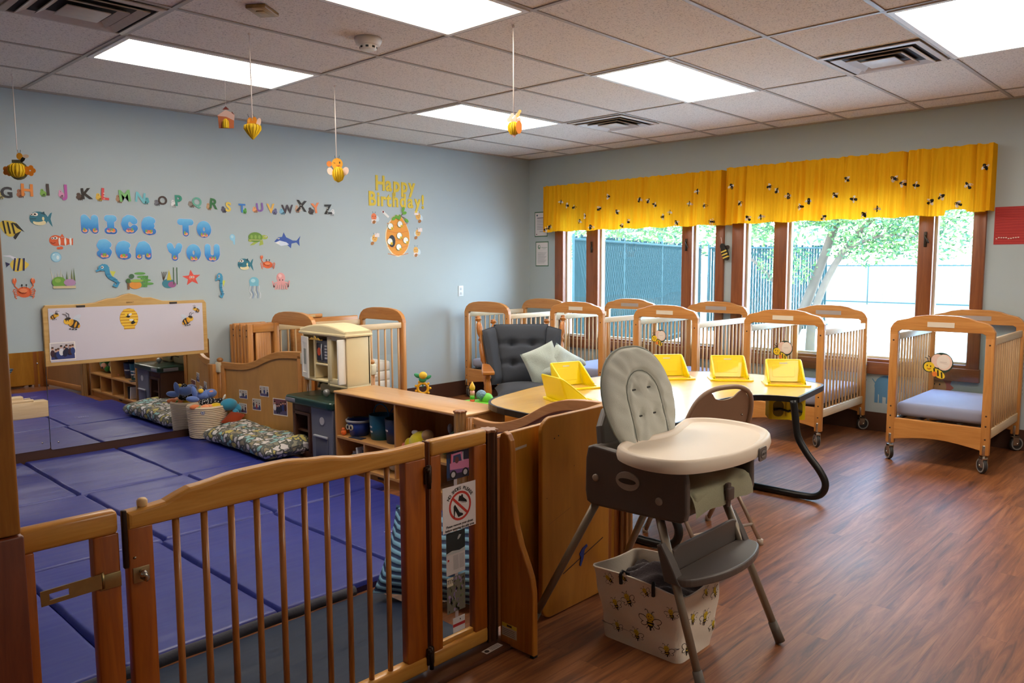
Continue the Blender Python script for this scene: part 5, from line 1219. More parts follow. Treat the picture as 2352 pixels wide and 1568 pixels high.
# ================================================================ toy shelf
t=thing('toy_shelf','low honey-coloured toy shelf with four cubbies facing the mats','shelf',(-3.93,-1.755,0),KR)
SL,SD,SH=1.305,.335,.575
b=MB(); b.box(-.004,SL+.004,-.006,SD+.004,SH-.018,SH,.005); b.build('top_board',SHELFY if False else wood((226,174,112),(212,156,92),'x',scale=6.,rough=.28,coat=.4),t)
for x in (0,SL-.018):
    b=MB(); b.box(x,x+.018,0,SD,0,SH-.018,.002); b.build('side_panel',SHELFZ,t)
b=MB(); b.box(.018,SL-.018,SD-.008,SD,.05,SH-.018); b.build('back_panel',wood((190,134,74),(176,120,62),'z',scale=5.),t)
SX=wood((222,168,104),(206,150,86),'x',scale=6.,rough=.35)
b=MB(); b.box(.018,SL-.018,.0,SD-.008,.250,.265); b.build('middle_shelf',SX,t)
b=MB(); b.box(.018,SL-.018,.0,SD-.008,.062,.078); b.box(.018,SL-.018,.02,.035,.0,.062); b.build('bottom_shelf',SX,t)
b=MB(); b.box(.655,.671,.0,SD-.008,.265,SH-.018); b.build('upright',SHELFZ,t)
for x in (.33,.66,.99):
    b=MB(); b.box(x-.007,x+.007,.0,SD-.008,.078,.25); b.build('upright',SHELFZ,t)
b=MB(); b.box(.45,.53,.018,.0205,.035,.048); b.build('maker_stamp',plain((70,50,34),.6),t)
def SW(lx,ly,lz=0.): return (-3.93+ly,-1.755-lx,lz+.0012)
def bucket(label,lx,ly,z,r0,r1,h,c,handle=None,eyes=False,bands=0,ring=None):
    x,y,z=SW(lx,ly,z); t=thing('toy_bucket',label,'bucket',(x,y,z),KR)
    b=MB(); b.lathe([(r0*.3,0),(r0,0),(r1,h),(r1*.93,h),(r0*.9,.01),(r0*.3,.012)],28,cap=False); b.lathe([(.001,0),(r0*.31,0)],28,cap=False); b.build('bucket_body',plain(c,.4,vary=.08),t)
    if ring:
        b=MB(); b.lathe([(r1*.99,h-.012),(r1*1.08,h-.010),(r1*1.09,h+.006),(r1*.97,h+.006)],28,cap=False); b.tube([(-r1*1.05,-.02,h),(-r1*1.45,-.02,h+.002),(-r1*1.5,.0,h+.004),(-r1*1.45,.02,h+.002),(-r1*1.05,.02,h)],.009,8); b.build('grey_rim',plain(ring,.4),t)
    if eyes:
        for sx in (-.022,.016):
            b=MB(); M=Matrix.Translation((sx,-(r0*.35+r1*.65),h*.62)); b.prism(ell_pts(0,0,.018,.02,16),-.006,.004,'xz',M=M); e=b.build('eye',plain((230,220,190),.5),t)
            b=MB(); b.prism(ell_pts(.003,-.002,.010,.012,12),-.0075,-.006,'xz',M=M); b.build('pupil',BLACK,e)
    for k in range(bands):
        z0=h*(.50-.2*k); rr=r0+(r1-r0)*z0/h+.0008
        b=MB(); V=[];n=8
        for i in range(n+1):
            a=-PI/2-.9+.9*i/n
            V+=[(rr*math.cos(a),rr*math.sin(a),z0),((rr+.0004)*math.cos(a),(rr+.0004)*math.sin(a),z0+.012)]
        b._add(V,[(2*i,2*i+2,2*i+3,2*i+1) for i in range(n)]); b.build('white_label',WHITE,t)
    if handle:
        b=MB(); b.tube([(r1*math.cos(a),.0,h-.01+handle*math.sin(a)) for a in [PI*i/10 for i in range(11)]],.004,6); b.build('bail_handle',plain(c,.4),t)
    return t
bucket('blue toy bucket with two eyes and a grey pouring rim, top left cubby',.120,.115,.265,.062,.085,.105,(38,66,150),eyes=True,ring=(150,150,152))
bucket('teal bucket with two white labels, in the top left cubby',.325,.15,.265,.07,.084,.165,(16,96,126),bands=2,handle=.08)
bucket('navy bucket with a white label beside the upright, top left cubby',.495,.15,.265,.07,.082,.16,(26,44,84),bands=1,handle=.08)
b=MB(); b.ball((0,0,.02),.02); b.ball((-.004,0,.042),.012); o=b.build('orange_ball_toy',plain((236,110,40),.4)); o.location=SW(.05,.035,.265); tag(o,'small orange toy beside the bucket with eyes','toy')
b=MB(); b.box(-.06,.06,-.025,.025,0,.004,.001); o=b.build('dark_card',plain((40,44,60),.5)); o.location=SW(.20,.04,.265); o.rotation_euler=(0,0,KR+.15); tag(o,'dark flat card lying in front of the bucket with eyes','card')
plush('plush_toy','yellow plush toy bending forward in the top right cubby',SW(.79,.10,.265),[('body',(226,206,30),[(0,0,.055,.055,1.5,1,1,(0,-.35,0)),(-.07,-.02,.03,.03,1,1,1.2)]),('head',(176,140,96),[(.075,-.01,.10,.034,1.,1,.9)]),('paw',(236,140,110),[(-.105,-.03,.018,.018,1,1,1)]),('sleeve',(226,216,206),[(-.03,-.01,.10,.02,1.4,.8,.7)])],KR,1.12)
plush('plush_frog','green plush toy with a peach face in the top right cubby',SW(1.10,.12,.265),[('body',(44,126,44),[(0.03,0,.10,.075,1.2,.9,1),(-.07,-.03,.05,.03,1,1,1.1)]),('face',(226,166,130),[(-.035,-.05,.085,.04,1.1,.8,.8)]),('dark_eye',(30,26,26),[(-.06,-.08,.065,.014,1,.6,1)]),('ear',(150,140,130),[(-.05,0,.175,.024,.8,.6,1.3)])],KR)
plush('pink_plush','pink and white plush toy in the lower left cubby',SW(.19,.14,.078),[('body',(214,150,160),[(0,0,.06,.045,1.3,.9,1.1)]),('face',(230,214,206),[(.04,-.02,.09,.035,1,.8,.9)])],KR)
t=thing('toy_bottle','teal and white toy bottle standing in the lower left cubby','toy bottle',SW(.12,.07,.078),KR); b=MB(); b.lathe([(.022,0),(.024,.01),(.024,.05),(.014,.065)],16); b.build('bottle_body',plain((120,170,160),.4),t); b=MB(); b.lathe([(.012,.064),(.012,.08)],12); b.build('cap',WHITE,t)
for k,(c,lab) in enumerate((((230,226,220),'white board book leaning in the lower left cubby'),((34,36,48),'black board book beside the white one in the lower left cubby'))):
    t=thing('board_book',lab,'book',SW(.225+k*.05,.08,.0785),KR,'board books in the lower cubby',rx=0.,ry=-.16 if k==0 else 0.); b=MB(); b.box(0,.016,-.06,.06,0,.125,.002); b.build('cover',plain(c,.5),t); b=MB(); b.box(.002,.014,-.058,.061,.003,.127); b.build('pages',WHITE,t)
t=thing('green_cup','lime green plastic cup in the lower right cubby','cup',SW(1.18,.12,.078),KR); b=MB(); b.lathe([(.03,0),(.036,.002),(.05,.13),(.046,.13),(.033,.008),(.01,.006)],24,cap=False); b.lathe([(.001,0),(.031,0)],24,cap=False); b.build('cup_body',plain((90,200,40),.4),t)
plush('ball','cream toy ball in the lower middle cubby',SW(.50,.12,.0785+.042),[('body',plain((226,214,196),.5),[(0,0,0,.042,1,1,1)])],KR,cat='ball',group=None)
# behind the shelf: baby toys
t=thing('flower_toy','sunflower baby toy standing behind the toy shelf','toy',(-2.62,-1.13,0),-PI/4)
b=MB(); b.mat(plain((236,176,30),.4)); 
b.tube([(.045*math.cos(a*PI/10),0,.37+.045*math.sin(a*PI/10)) for a in range(20)],.012,8,closed=True)
for k in range(9): b.ball((.063*math.cos(k*.7),0,.37+.063*math.sin(k*.7)),.011)
b.build('yellow_ring',None,t)
b=MB(); b.rod((0,0,.02),(0,0,.32),.016); b.lathe([(.09,0),(.09,.015),(.02,.03)],20); b.build('stand',plain((236,176,30),.4),t)
b=MB(); b.rod((0,0,.38),(0,0,.44),.006); b.ball((0,0,.45),.035,1,.8,.9); b.ball((-.045,0,.48),.02,1.6,.5,.9,rot=(0,.5,0)); b.ball((.05,0,.465),.016,1.8,.5,.9,rot=(0,-.6,0)); b.build('green_petals',plain((60,160,110),.5),t)
b=MB(); b.ball((.005,-.02,.485),.032,1.1,.8,1); b.build('yellow_head',plain((240,200,60),.5),t)
b=MB(); b.lathe([(.001,0),(.02,.0),(.022,.015),(.0,.025)],14); o=b.build('red_spool_toy',plain((200,50,80),.4)); 
o.location=(-2.75,-.98,.0); o.scale=(2.4,2.4,2.4)
tag(o,'small pink and purple toy on the floor behind the shelf','toy')
t=thing('activity_gym_toy','green baby activity stand with stacked candle-like rattle and round balls behind the shelf','toy',(-3.21,-2.40,0),-PI/4)
b=MB(); b.lathe([(.12,.0),(.12,.02),(.05,.06),(.045,.40),(.10,.43),(.128,.455),(.125,.475),(.05,.482)],24); b.build('green_base',plain((110,196,50),.45),t)
b=MB(); b.rod((-.02,0,.475),(-.02,0,.497),.017); b.build('orange_ring',plain((232,90,40),.4),t)
b=MB(); b.rod((-.02,0,.4975),(-.02,0,.525),.017); b.build('green_ring',plain((100,190,60),.4),t)
b=MB(); b.rod((-.02,0,.5255),(-.02,0,.556),.017); b.build('pink_ring',plain((232,170,150),.4),t)
b=MB(); b.lathe([(.008,.557),(.018,.566),(.020,.585),(.012,.602),(.002,.622)],16,Matrix.Translation((-.02,0,0))); b.build('yellow_flame',plain((246,196,60),.4),t)
def mottled():
    m,nt,p,o=_new('mottled_rubber'); L=nt.links.new; tc=N(nt,'ShaderNodeTexCoord'); v=N(nt,'ShaderNodeTexVoronoi',Scale=130.); L(tc.outputs['Object'],v.inputs['Vector'])
    mx=N(nt,'ShaderNodeMix',data_type='RGBA'); mx.inputs[6].default_value=s2l((40,80,120)); mx.inputs[7].default_value=s2l((150,190,210)); L(v.outputs['Distance'],mx.inputs[0]); L(mx.outputs[2],p.inputs['Base Color']); return m
b=MB(); b.ball((.042,.02,.523),.038,1,1,.95); b.build('mottled_ball',mottled(),t)
b=MB(); b.ball((.085,.015,.492),.042,1,1,1.1); b.build('lime_ball',plain((110,206,60),.45),t)
# ================================================================ panel that closes the play yard beside the table
zb=lambda u: .578+.0*u+.215*(1/(1+math.exp(-(u-.50)*11)))-(.012*math.sin(u*PI*3) if u<.33 else 0)
divider('wavy brown barrier panel between the toy shelf and the high chair',(-3.935,-3.115),(-4.05,-4.22),zb,bracket=False,board=(186,140,100),frame_m=wood((214,156,98),(196,134,76),'x'),cap=False)
# fluted corner posts
def fluted(label,x,y,h,c=(150,92,48)):
    t=thing('corner_post',label,'post',(x,y,0)); b=MB(); P=[]
    for k in range(48):
        a=2*PI*k/48; r=.030+.0045*math.cos(a*8); P.append((r*math.cos(a),r*math.sin(a)))
    b.prism(P,0,h,'xy'); b.build('fluted_post',wood(c,tuple(int(v*.75) for v in c),'z'),t)
    b=MB(); b.prism([(x*1.15,y*1.15) for x,y in P],h,h+.012,'xy',.004); b.build('post_cap',wood((180,124,84),(150,96,60),'x'),t); return t
fluted('pale fluted connecting post at the near end of the toy shelf',-3.965,-3.085-.0,.60,(206,156,96)).location=(-3.985,-3.085,0)
fluted('dark fluted corner post where the gate meets the wing panel',-4.938,-4.272,.815,(92,52,26))
fluted('fluted post at the far corner behind the high chair',-4.045,-4.262,.79,(196,140,80))
# ================================================================ barrier boards behind the high chair
t=thing('barrier_panel','honey plywood barrier panel with a slot, between wing panel and leaning board','panel',(-4.90,-4.235,0))
b=MB(); b.mat(PLYZ); b.prism([(0,.03),(.83,.03),(.83,.825),(.6,.81),(.3,.79),(0,.782)],-.012,.012,'xz',.005); b.build('plywood_sheet',None,t)
b=MB(); b.prism([(.125,.708),(.20,.714),(.20,.724),(.125,.718)],-.0135,-.0118,'xz'); b.build('handle_slot',plain((190,180,166),.4),t)
b=MB(); b.box(.0,.06,-.016,.013,.03,.78,.004); b.build('end_stile',wood((170,104,44),(146,84,32),'z'),t)
for x in (.75,.81):
    b=MB(); b.box(x-.02,x+.02,-.014,.016,.0,.80,.004); b.build('stile',wood((186,116,56),(160,92,40),'z'),t)
t=thing('leaning_board','large rounded plywood board leaning on the barrier behind the high chair','board',(-4.675,-4.285,.004),0,rx=-.03*0)
PB=wood((206,140,46),(186,118,28),'z',scale=5.,stretch=6.,rough=.35)
b=MB(); b.prism(rrect(0,.445,0,.825,.06,7),-.022,0,'xz',.006,seg=3); b.build('board_face',PB,t)
f=Flat(.0004,1,1,.0001); f.ell((40,30,24),.075,.735,.0035,.003); f.ell((40,30,24),.10,.742,.0035,.003); f.ell((60,40,24),.20,.60,.002,.002); f.ell((60,40,24),.03,.50,.002,.002); f.line((160,104,50),.04,.39,.18,.43,.002); f.line((60,44,40),.13,.16,.40,.245,.005)
f.build('scratch_marks',(0,-.022,0),0,t)
b=MB(); b.mat(plain((30,60,150),.5)); b.prism([(.235,.215),(.255,.235),(.285,.245),(.29,.235),(.27,.225),(.262,.19),(.245,.16),(.238,.165),(.245,.20)],-.025,-.0225,'xz'); b.build('blue_tape',None,t)
# ================================================================ wing panel
t=thing('wing_panel','curved wooden wing panel ending the gate beside the high chair','panel',(-4.905,-4.31,0),-PI/2)
P=[(0,.01),(.0,.79),(.008,.812),(.022,.82),(.042,.812),(.056,.79),(.062,.75),(.064,.66),(.068,.56),(.082,.48),(.106,.41),(.138,.345),(.158,.30),(.167,.25),(.168,.20),(.168,.01)]
b=MB(); b.prism([(x,z) for x,z in P][::-1],-.014,.014,'xz',.006,seg=3); b.build('panel_board',wood((200,130,46),(170,98,26),'z'),t)
f=Flat(.0006,1,1,.0002); f.rect((210,200,184),-.0,.075,0,.05); f.rect((226,196,50),0,.075,.036,.05); f.rect((60,50,40),.025,.05,.039,.047)
for k in range(4): f.rect((120,110,100),.006,.066,.006+k*.007,.008+k*.007)
f.build('warning_label',(.012,-.014,.045),0,t)
b=MB(); b.box(.15,.168,-.012,.012,0,.012,.002); b.build('rubber_foot',BLACK,t)
# ================================================================ gate (plane y=-4.28)
GY=-4.28
GZ=wood((190,102,20),(154,74,8),'z',rough=.35,coat=.3); GT=RAILX  # stiles use the rail wood darkened, shade on upright faces put into the colour
t=thing('side_gate_panel','short fixed gate section with hasp latch at the left frame edge','gate panel',(-6.46,GY,0))
b=MB(); b.box(.0,.215,-.02,.02,.772,.832,.012,seg=3); b.build('top_rail',GT,t)
b=MB(); b.box(.155,.215,-.017,.017,.05,.774,.004); b.build('stile',GZ,t)
b=MB(); b.box(0.,.215,-.018,.018,.03,.09,.006); b.build('bottom_rail',GT,t)
b=MB(); b.box(.0,.03,-.017,.017,.05,.774,.004); b.build('stile',GZ,t)
HB=BRASS
b=MB(); b.mat(HB); b.box(.165,.214,-.021,-.017,.640,.678,.001); b.build('hasp_leaf',None,t)
b=MB(); b.mat(HB); b.frame([(0,-.018),(.135,-.018),(.135,.018),(0,.018)],[(.018,-.008),(.06,-.008),(.06,.008),(.018,.008)],-.004,0,'xz'); b.rod((.135,-.002,-.02),(.135,-.002,.02),.004); h=b.build('hasp_strap',None,t); h.location=(.035,-.022,.662); h.rotation_euler=(0,-.03,0)
t=thing('safety_gate','wooden spindle gate with arched top rail across the play area','gate',(-6.225,GY,0))
n=30; GLn=.965
def gt(u):
    # measured top profile
    K=[(0,.820),(.08,.824),(.18,.852),(.32,.866),(.45,.868),(.58,.855),(.72,.836),(.86,.829),(1,.832)]
    for (a,za),(b_,zb_) in zip(K,K[1:]):
        if u<=b_: s=(u-a)/(b_-a); s=s*s*(3-2*s); return za+(zb_-za)*s
    return .83
tp=[(GLn*i/n,gt(i/n)) for i in range(n+1)]
b=MB(); b.prism(tp+[(GLn,.778),(0,.772)],-.021,.021,'xz',.011,seg=3); b.build('arched_top_rail',GT,t)
b=MB(); b.box(0,.062,-.017,.017,.05,.776,.004); b.build('stile',GZ,t)
b=MB(); b.box(.878,.965,-.017,.017,.075,.779,.004); b.build('stile',GZ,t)
b=MB(); b.box(0.0,.965,-.02,.02,.028,.082,.008); b.build('bottom_rail',GT,t)
SPM=wood((206,138,70),(160,92,36),'z',rough=.3,coat=.3)
for k in range(10):
    x=.127+k*.0764; b=MB(); b.rod((x,0,.07),(x,0,.785),.0092,seg=14); b.build('spindle',SPM,t)
b=MB(); b.lathe([(.011,0),(.013,.004),(.013,.016),(.009,.021),(.002,.022)],16,Matrix.Translation((.045,0,.822))); b.build('peg_knob',plain((226,190,136),.4),t)
b=MB(); b.box(.008,.048,-.020,-.017,.634,.674,.001); p=b.build('latch_plate',plain((176,150,110),.35,metal=.8,vary=.15,scale=90.),t)
b=MB(); b.tube([(.026,-.02,.662),(.026,-.04,.664),(.032,-.044,.654),(.032,-.04,.644),(.028,-.02,.646)],.005,8); b.ball((.027,-.034,.66),.010); b.build('staple_loop',CHROME,p)
b=MB(); b.ball((.014,-.0175,.70),.004); b.build('screw_head',CHROME,t)
for z in (.72,.08):
    b=MB(); b.box(.955,.985,-.027,-.017,z-.03,z+.03,.003); b.rod((.970,-.028,z-.045),(.970,-.028,z+.035),.008); b.ball((.962,-.03,z+.02),.010); b.build('gate_hinge',DARKMET,t)
b=MB(); b.box(-.014,-.002,-.026,-.012,.68,.828,.003); b.build('dark_edge_strip',DARKMET,t)
t=thing('display_gate_panel','fixed gate section with clear window full of taped pictures','gate panel',(-5.238,GY,0))
b=MB(); b.box(0,.268,-.021,.021,.778,.834,.011,seg=3); b.build('top_rail',GT,t)
b=MB(); b.box(0,.048,-.017,.017,.08,.78,.004); b.build('stile',GZ,t)
b=MB(); b.box(.205,.268,-.017,.017,.08,.78,.004); b.build('stile',GZ,t)
b=MB(); b.box(0,.268,-.02,.02,.028,.085,.008); b.box(.048,.205,-.006,.012,.085,.10,.002); b.build('bottom_rail',GT,t)
b=MB(); b.box(.048,.205,.004,.007,.10,.778); b.build('clear_window',CLEAR,t)
b=MB(); b.box(-.009,-.002,-.017,.017,.1,.832,.002); b.build('edge_strip',wood((120,62,24),(90,44,14),'z'),t)
b=MB(); b.box(.124,.139,.0027,.0032,.13,.778); b.build('tape_strip',plain((196,180,180),.3),t)
def pane_item(f,name,x,z,lab,cat,y=GY-.0045+.0075): o=f.build(name,(x,y,z)); return tag(o,lab,cat)
YI=GY+.002
f=Flat(.0008,.158,.163,.00015); f.rect((236,228,228),-.5,.5,-.5,.5)
n=28
ring=[]; 
f._m((206,60,50)); yk=-(f.t+f.k*f.step); f.k+=1
o1=[(.053*math.cos(2*PI*k/n)+.003,.053*math.sin(2*PI*k/n)+.004) for k in range(n)]; i1=[(.0445*math.cos(2*PI*k/n)+.003,.0445*math.sin(2*PI*k/n)+.004) for k in range(n)]
f.b.frame(o1,i1,yk,yk+.0003,'xz')
# sneaker and heel
f.poly((24,22,24),[(-.035,.135),(-.02,.21),(.0,.255),(.045,.235),(.075,.275),(.105,.25),(.11,.20),(.17,.15),(.215,.115),(.225,.07),(.20,.055),(.08,.085)]); f.line((236,228,228),-.02,.13,.20,.068,.010)
f.poly((24,22,24),[(-.18,.04),(-.17,-.22),(-.155,-.22),(-.13,-.06),(-.04,-.22),(.10,-.20),(.10,-.16),(.0,-.12),(-.08,.0),(-.14,.08)])
f.line((206,60,50),-.22,.24,.26,-.19,.055)
w_,h_=.158,.163
for i,ch in enumerate('NO SHOES PLEASE'):
    a=R(148-116*i/14.); rr=.0635
    if ch!=' ':
        f._m((26,24,26)); M=Matrix.Translation((.003+rr*math.cos(a),-(f.t+f.k*f.step),.004+rr*math.sin(a)))@Matrix.Rotation(-(a-PI/2),4,'Y')@TM; f.b.text(ch,.0165,M,.0003,.02)
f.k+=1
f.text((50,46,50),'Please remove your shoes',.0122,0,-.375,.006); f.text((50,46,50),'before entering the play area',.0118,0,-.455,.006)
pane_item(f,'no_shoes_sign',-5.109,.576,'white laminated NO SHOES PLEASE sign taped to the gate window','sign',y=GY-.019)
f=Flat(.0006,.107,.100,.00015); f.rect((44,40,60),-.5,.5,-.5,.5); f.rect((40,60,100),-.5,-.34,-.4,.3)
PK=(214,130,170); f.poly(PK,[(-.36,.1),(-.3,.12),(-.28,.42),(.18,.45),(.25,.14),(.5,.12),(.5,-.25),(-.36,-.2)]); f.poly((60,70,110),[(-.22,.12),(-.2,.36),(.12,.38),(.16,.12)]); f.ell((110,60,60),-.05,.18,.09,.12); f.poly((120,80,140),[(-.36,-.12),(.5,-.2),(.5,-.32),(-.36,-.28)])
for cx in (-.22,.32): f.ell((30,28,34),cx,-.32,.15,.16); f.ell((190,186,190),cx,-.32,.09,.10)
f.line((226,80,90),-.32,.1,-.3,.44,.03); f.rect((206,206,214),.2,.23,.1,.44)
pane_item(f,'toy_car_picture',-5.095,.722,'picture of a pink toy car taped above the no-shoes sign','picture',y=YI)
f=Flat(.0006,.090,.155,.00015); f.rect((226,220,220),-.5,.5,-.5,.5); f.rect((44,52,54),-.5,.5,.02,.5); f.poly((200,206,206),[(-.5,.02),(-.2,.06),(.2,.03),(.5,.07),(.5,-.02),(-.5,-.02)]); f.ell((180,190,196),.2,.36,.12,.04,30); f.ell((30,30,34),.26,.42,.06,.03)
f.rect((206,60,60),-.44,-.36,-.17,-.12)
for k in range(12): f.rect((170,166,170),-.15,.12,-.08-k*.028,-.07-k*.028); f.rect((170,166,170),.18,.44,-.08-k*.028,-.07-k*.028); f.k-=1
pane_item(f,'magazine_page',-5.110,.405,'magazine page with dark mountains and text under the no-shoes sign','picture',y=YI)
f=Flat(.0006,.088,.132,.00015); f.rect((120,116,104),-.5,.5,-.5,.5); r2=random.Random(8)
for k in range(60): f.ell(r2.choice(((150,130,170),(120,130,90),(170,150,190),(84,96,60),(60,60,44))),r2.uniform(-.44,.44),r2.uniform(-.46,.46),r2.uniform(.03,.08),r2.uniform(.02,.05),r2.uniform(0,180),n=8); f.k-=1
f.k+=1; f.rect((226,216,190),-.5,-.16,.26,.5); f.text((60,60,60),'ITIY',.022,-.33,.38,0.)
pane_item(f,'flower_picture',-5.110,.252,'picture of purple wildflowers taped low on the gate window','picture',y=YI)
f=Flat(.0006,.058,.055,.00015); f.rect((226,222,224),-.5,.5,-.5,.5); f.rect((190,50,56),-.5,.5,-.12,.08); f.ell((40,40,40),.1,.3,.04,.06)
pane_item(f,'small_card',-5.098,.135,'small white card with a red stripe at the bottom of the gate window','card',y=YI)
b=MB(); b.mat(plain((84,52,38),.3,coat=.3)); b.box(-6.46,-4.90,-4.365,-4.245,0,.018,.004); o=b.build('floor_threshold',None); tag(o,'dark brown floor threshold strip under the gate','threshold')
f=Flat(.0006,1,1,.0002); f.rect((206,196,190),-.045,.045,-.014,.014); f.ell((60,50,50),-.03,0,.01,.009)
for k in range(3): f.rect((130,120,116),-.012,.036,-.008+k*.007,-.005+k*.007)
o=f.build('threshold_sticker',(-4.985,-4.335,.0178)); o.rotation_euler=(-PI/2,0,0.05); tag(o,'torn white sticker on the dark floor threshold','sticker')
t=thing('wooden_end_post','thick wooden post at the left frame edge holding the gate','post',(-6.56,GY,0))
b=MB(); b.box(-.12,.102,-.06,.06,0,.832,.004); b.build('lower_block',wood((130,58,22),(104,42,14),'z',rough=.4),t)
b=MB(); b.box(-.12,.098,-.055,.055,.834,1.55,.006); b.build('upper_board',wood((176,116,44),(150,92,30),'z',rough=.4),t)
# blue striped floor pillow
def stripes(c1,c2,sc):
    m,nt,p,o=_new('striped_knit'); L=nt.links.new; tc=N(nt,'ShaderNodeTexCoord'); w=N(nt,'ShaderNodeTexWave',Scale=sc,Distortion=1.2); w.bands_direction='Z'; w.inputs['Detail'].default_value=2.; L(tc.outputs['Object'],w.inputs['Vector'])
    r=N(nt,'ShaderNodeValToRGB'); r.color_ramp.elements[0].position=.35; r.color_ramp.elements[0].color=s2l(c1); r.color_ramp.elements[1].position=.6; r.color_ramp.elements[1].color=s2l(c2); L(w.outputs['Fac'],r.inputs[0]); L(r.outputs[0],p.inputs['Base Color']); p.inputs['Roughness'].default_value=.9
    bp=N(nt,'ShaderNodeBump',Strength=.6,Distance=.006); L(w.outputs['Fac'],bp.inputs['Height']); L(bp.outputs[0],p.inputs['Normal']); return m
b=MB(); b.mat(stripes((24,50,90),(120,168,200),13.)); b.pillow(.50,.44,.17,Matrix.Translation((0,0,0))@Matrix.Rotation(R(38),4,'X'),18,noise=.008,seed=3)
o=b.build('striped_pillow',None); o.location=(-4.76,-3.80,.175); o.rotation_euler=(0,.12,R(-50)); tag(o,'blue striped knitted pillow leaning inside the play yard behind the gate','pillow')
# ================================================================ horseshoe table with built-in seats
TZ=.62
OUT=[(-3.84,-3.60),(-3.80,-3.20),(-3.66,-3.00),(-3.35,-2.90),(-2.95,-2.84),(-2.45,-2.88),(-2.02,-3.02),(-1.70,-3.27),(-1.56,-3.62),(-1.58,-3.92),(-1.66,-4.12)]
INN=[(-2.33,-4.325),(-2.38,-4.16),(-2.50,-4.05),(-2.72,-4.01),(-2.95,-4.03),(-3.14,-4.09),(-3.30,-4.15),(-3.48,-4.19),(-3.76,-4.12),(-3.85,-3.9)]
pts=sm2(OUT,5,False)+[(-1.695,-4.20),(-1.735,-4.235),(-1.80,-4.255)]+sm2(INN,4,False)
t=thing('horseshoe_table','large horseshoe activity table with black edge and yellow toddler seats','table',(0,0,0))
b=MB(); b.prism(pts,TZ-.006,TZ,'xy'); b.build('table_top',wood((236,190,98),(226,176,84),'x',scale=5.,rough=.22,coat=.5,stretch=6.),t)
b=MB(); b.mat(BLACK)
cx=sum(p[0] for p in pts)/len(pts); cy=sum(p[1] for p in pts)/len(pts)
def offs(P,d):
    out=[]; n=len(P)
    for i in range(n):
        a=Vector(P[i-1]);c=Vector(P[(i+1)%n]); tt=(c-a); 
        if tt.length<1e-6: out.append(P[i]); continue
        tt.normalize(); nn=Vector((-tt.y,tt.x)); out.append((P[i][0]+nn.x*d,P[i][1]+nn.y*d))
    return out
area=sum(pts[i-1][0]*pts[i][1]-pts[i][0]*pts[i-1][1] for i in range(len(pts)))
sg=-1 if area>0 else 1
b.frame(offs(pts,.004*sg),offs(pts,-.012*sg),TZ-.034,TZ+.0008,'xy'); b.prism(offs(pts,-.01*sg),TZ-.03,TZ-.0065,'xy')
b.build('black_edge',None,t)
for lx,nm in ((-2.35,0),(-3.66,1)):
    b=MB()
    P=[(lx,-4.30,.60),(lx,-4.315,.50),(lx,-4.325,.42),(lx,-4.345,.36),(lx,-4.40,.28),(lx,-4.47,.20),(lx,-4.51,.13),(lx,-4.50,.07),(lx,-4.45,.032),(lx,-4.36,.023),(lx,-4.2,.022),(lx,-3.7,.022),(lx,-3.25,.022),(lx,-3.15,.032),(lx,-3.09,.07),(lx,-3.08,.13),(lx,-3.12,.20),(lx,-3.18,.28),(lx,-3.22,.36),(lx,-3.23,.45),(lx,-3.23,.59)]
    if nm: P=[(x,y+.20 if y<-3.8 else y-.10,z) for x,y,z in P]
    b.tube(smoothpath(P,4),.0215,12); b.build('bent_leg',BLACK,t)
YP=plain((246,222,4),.32,vary=.03,coat=.3)
TBL=t
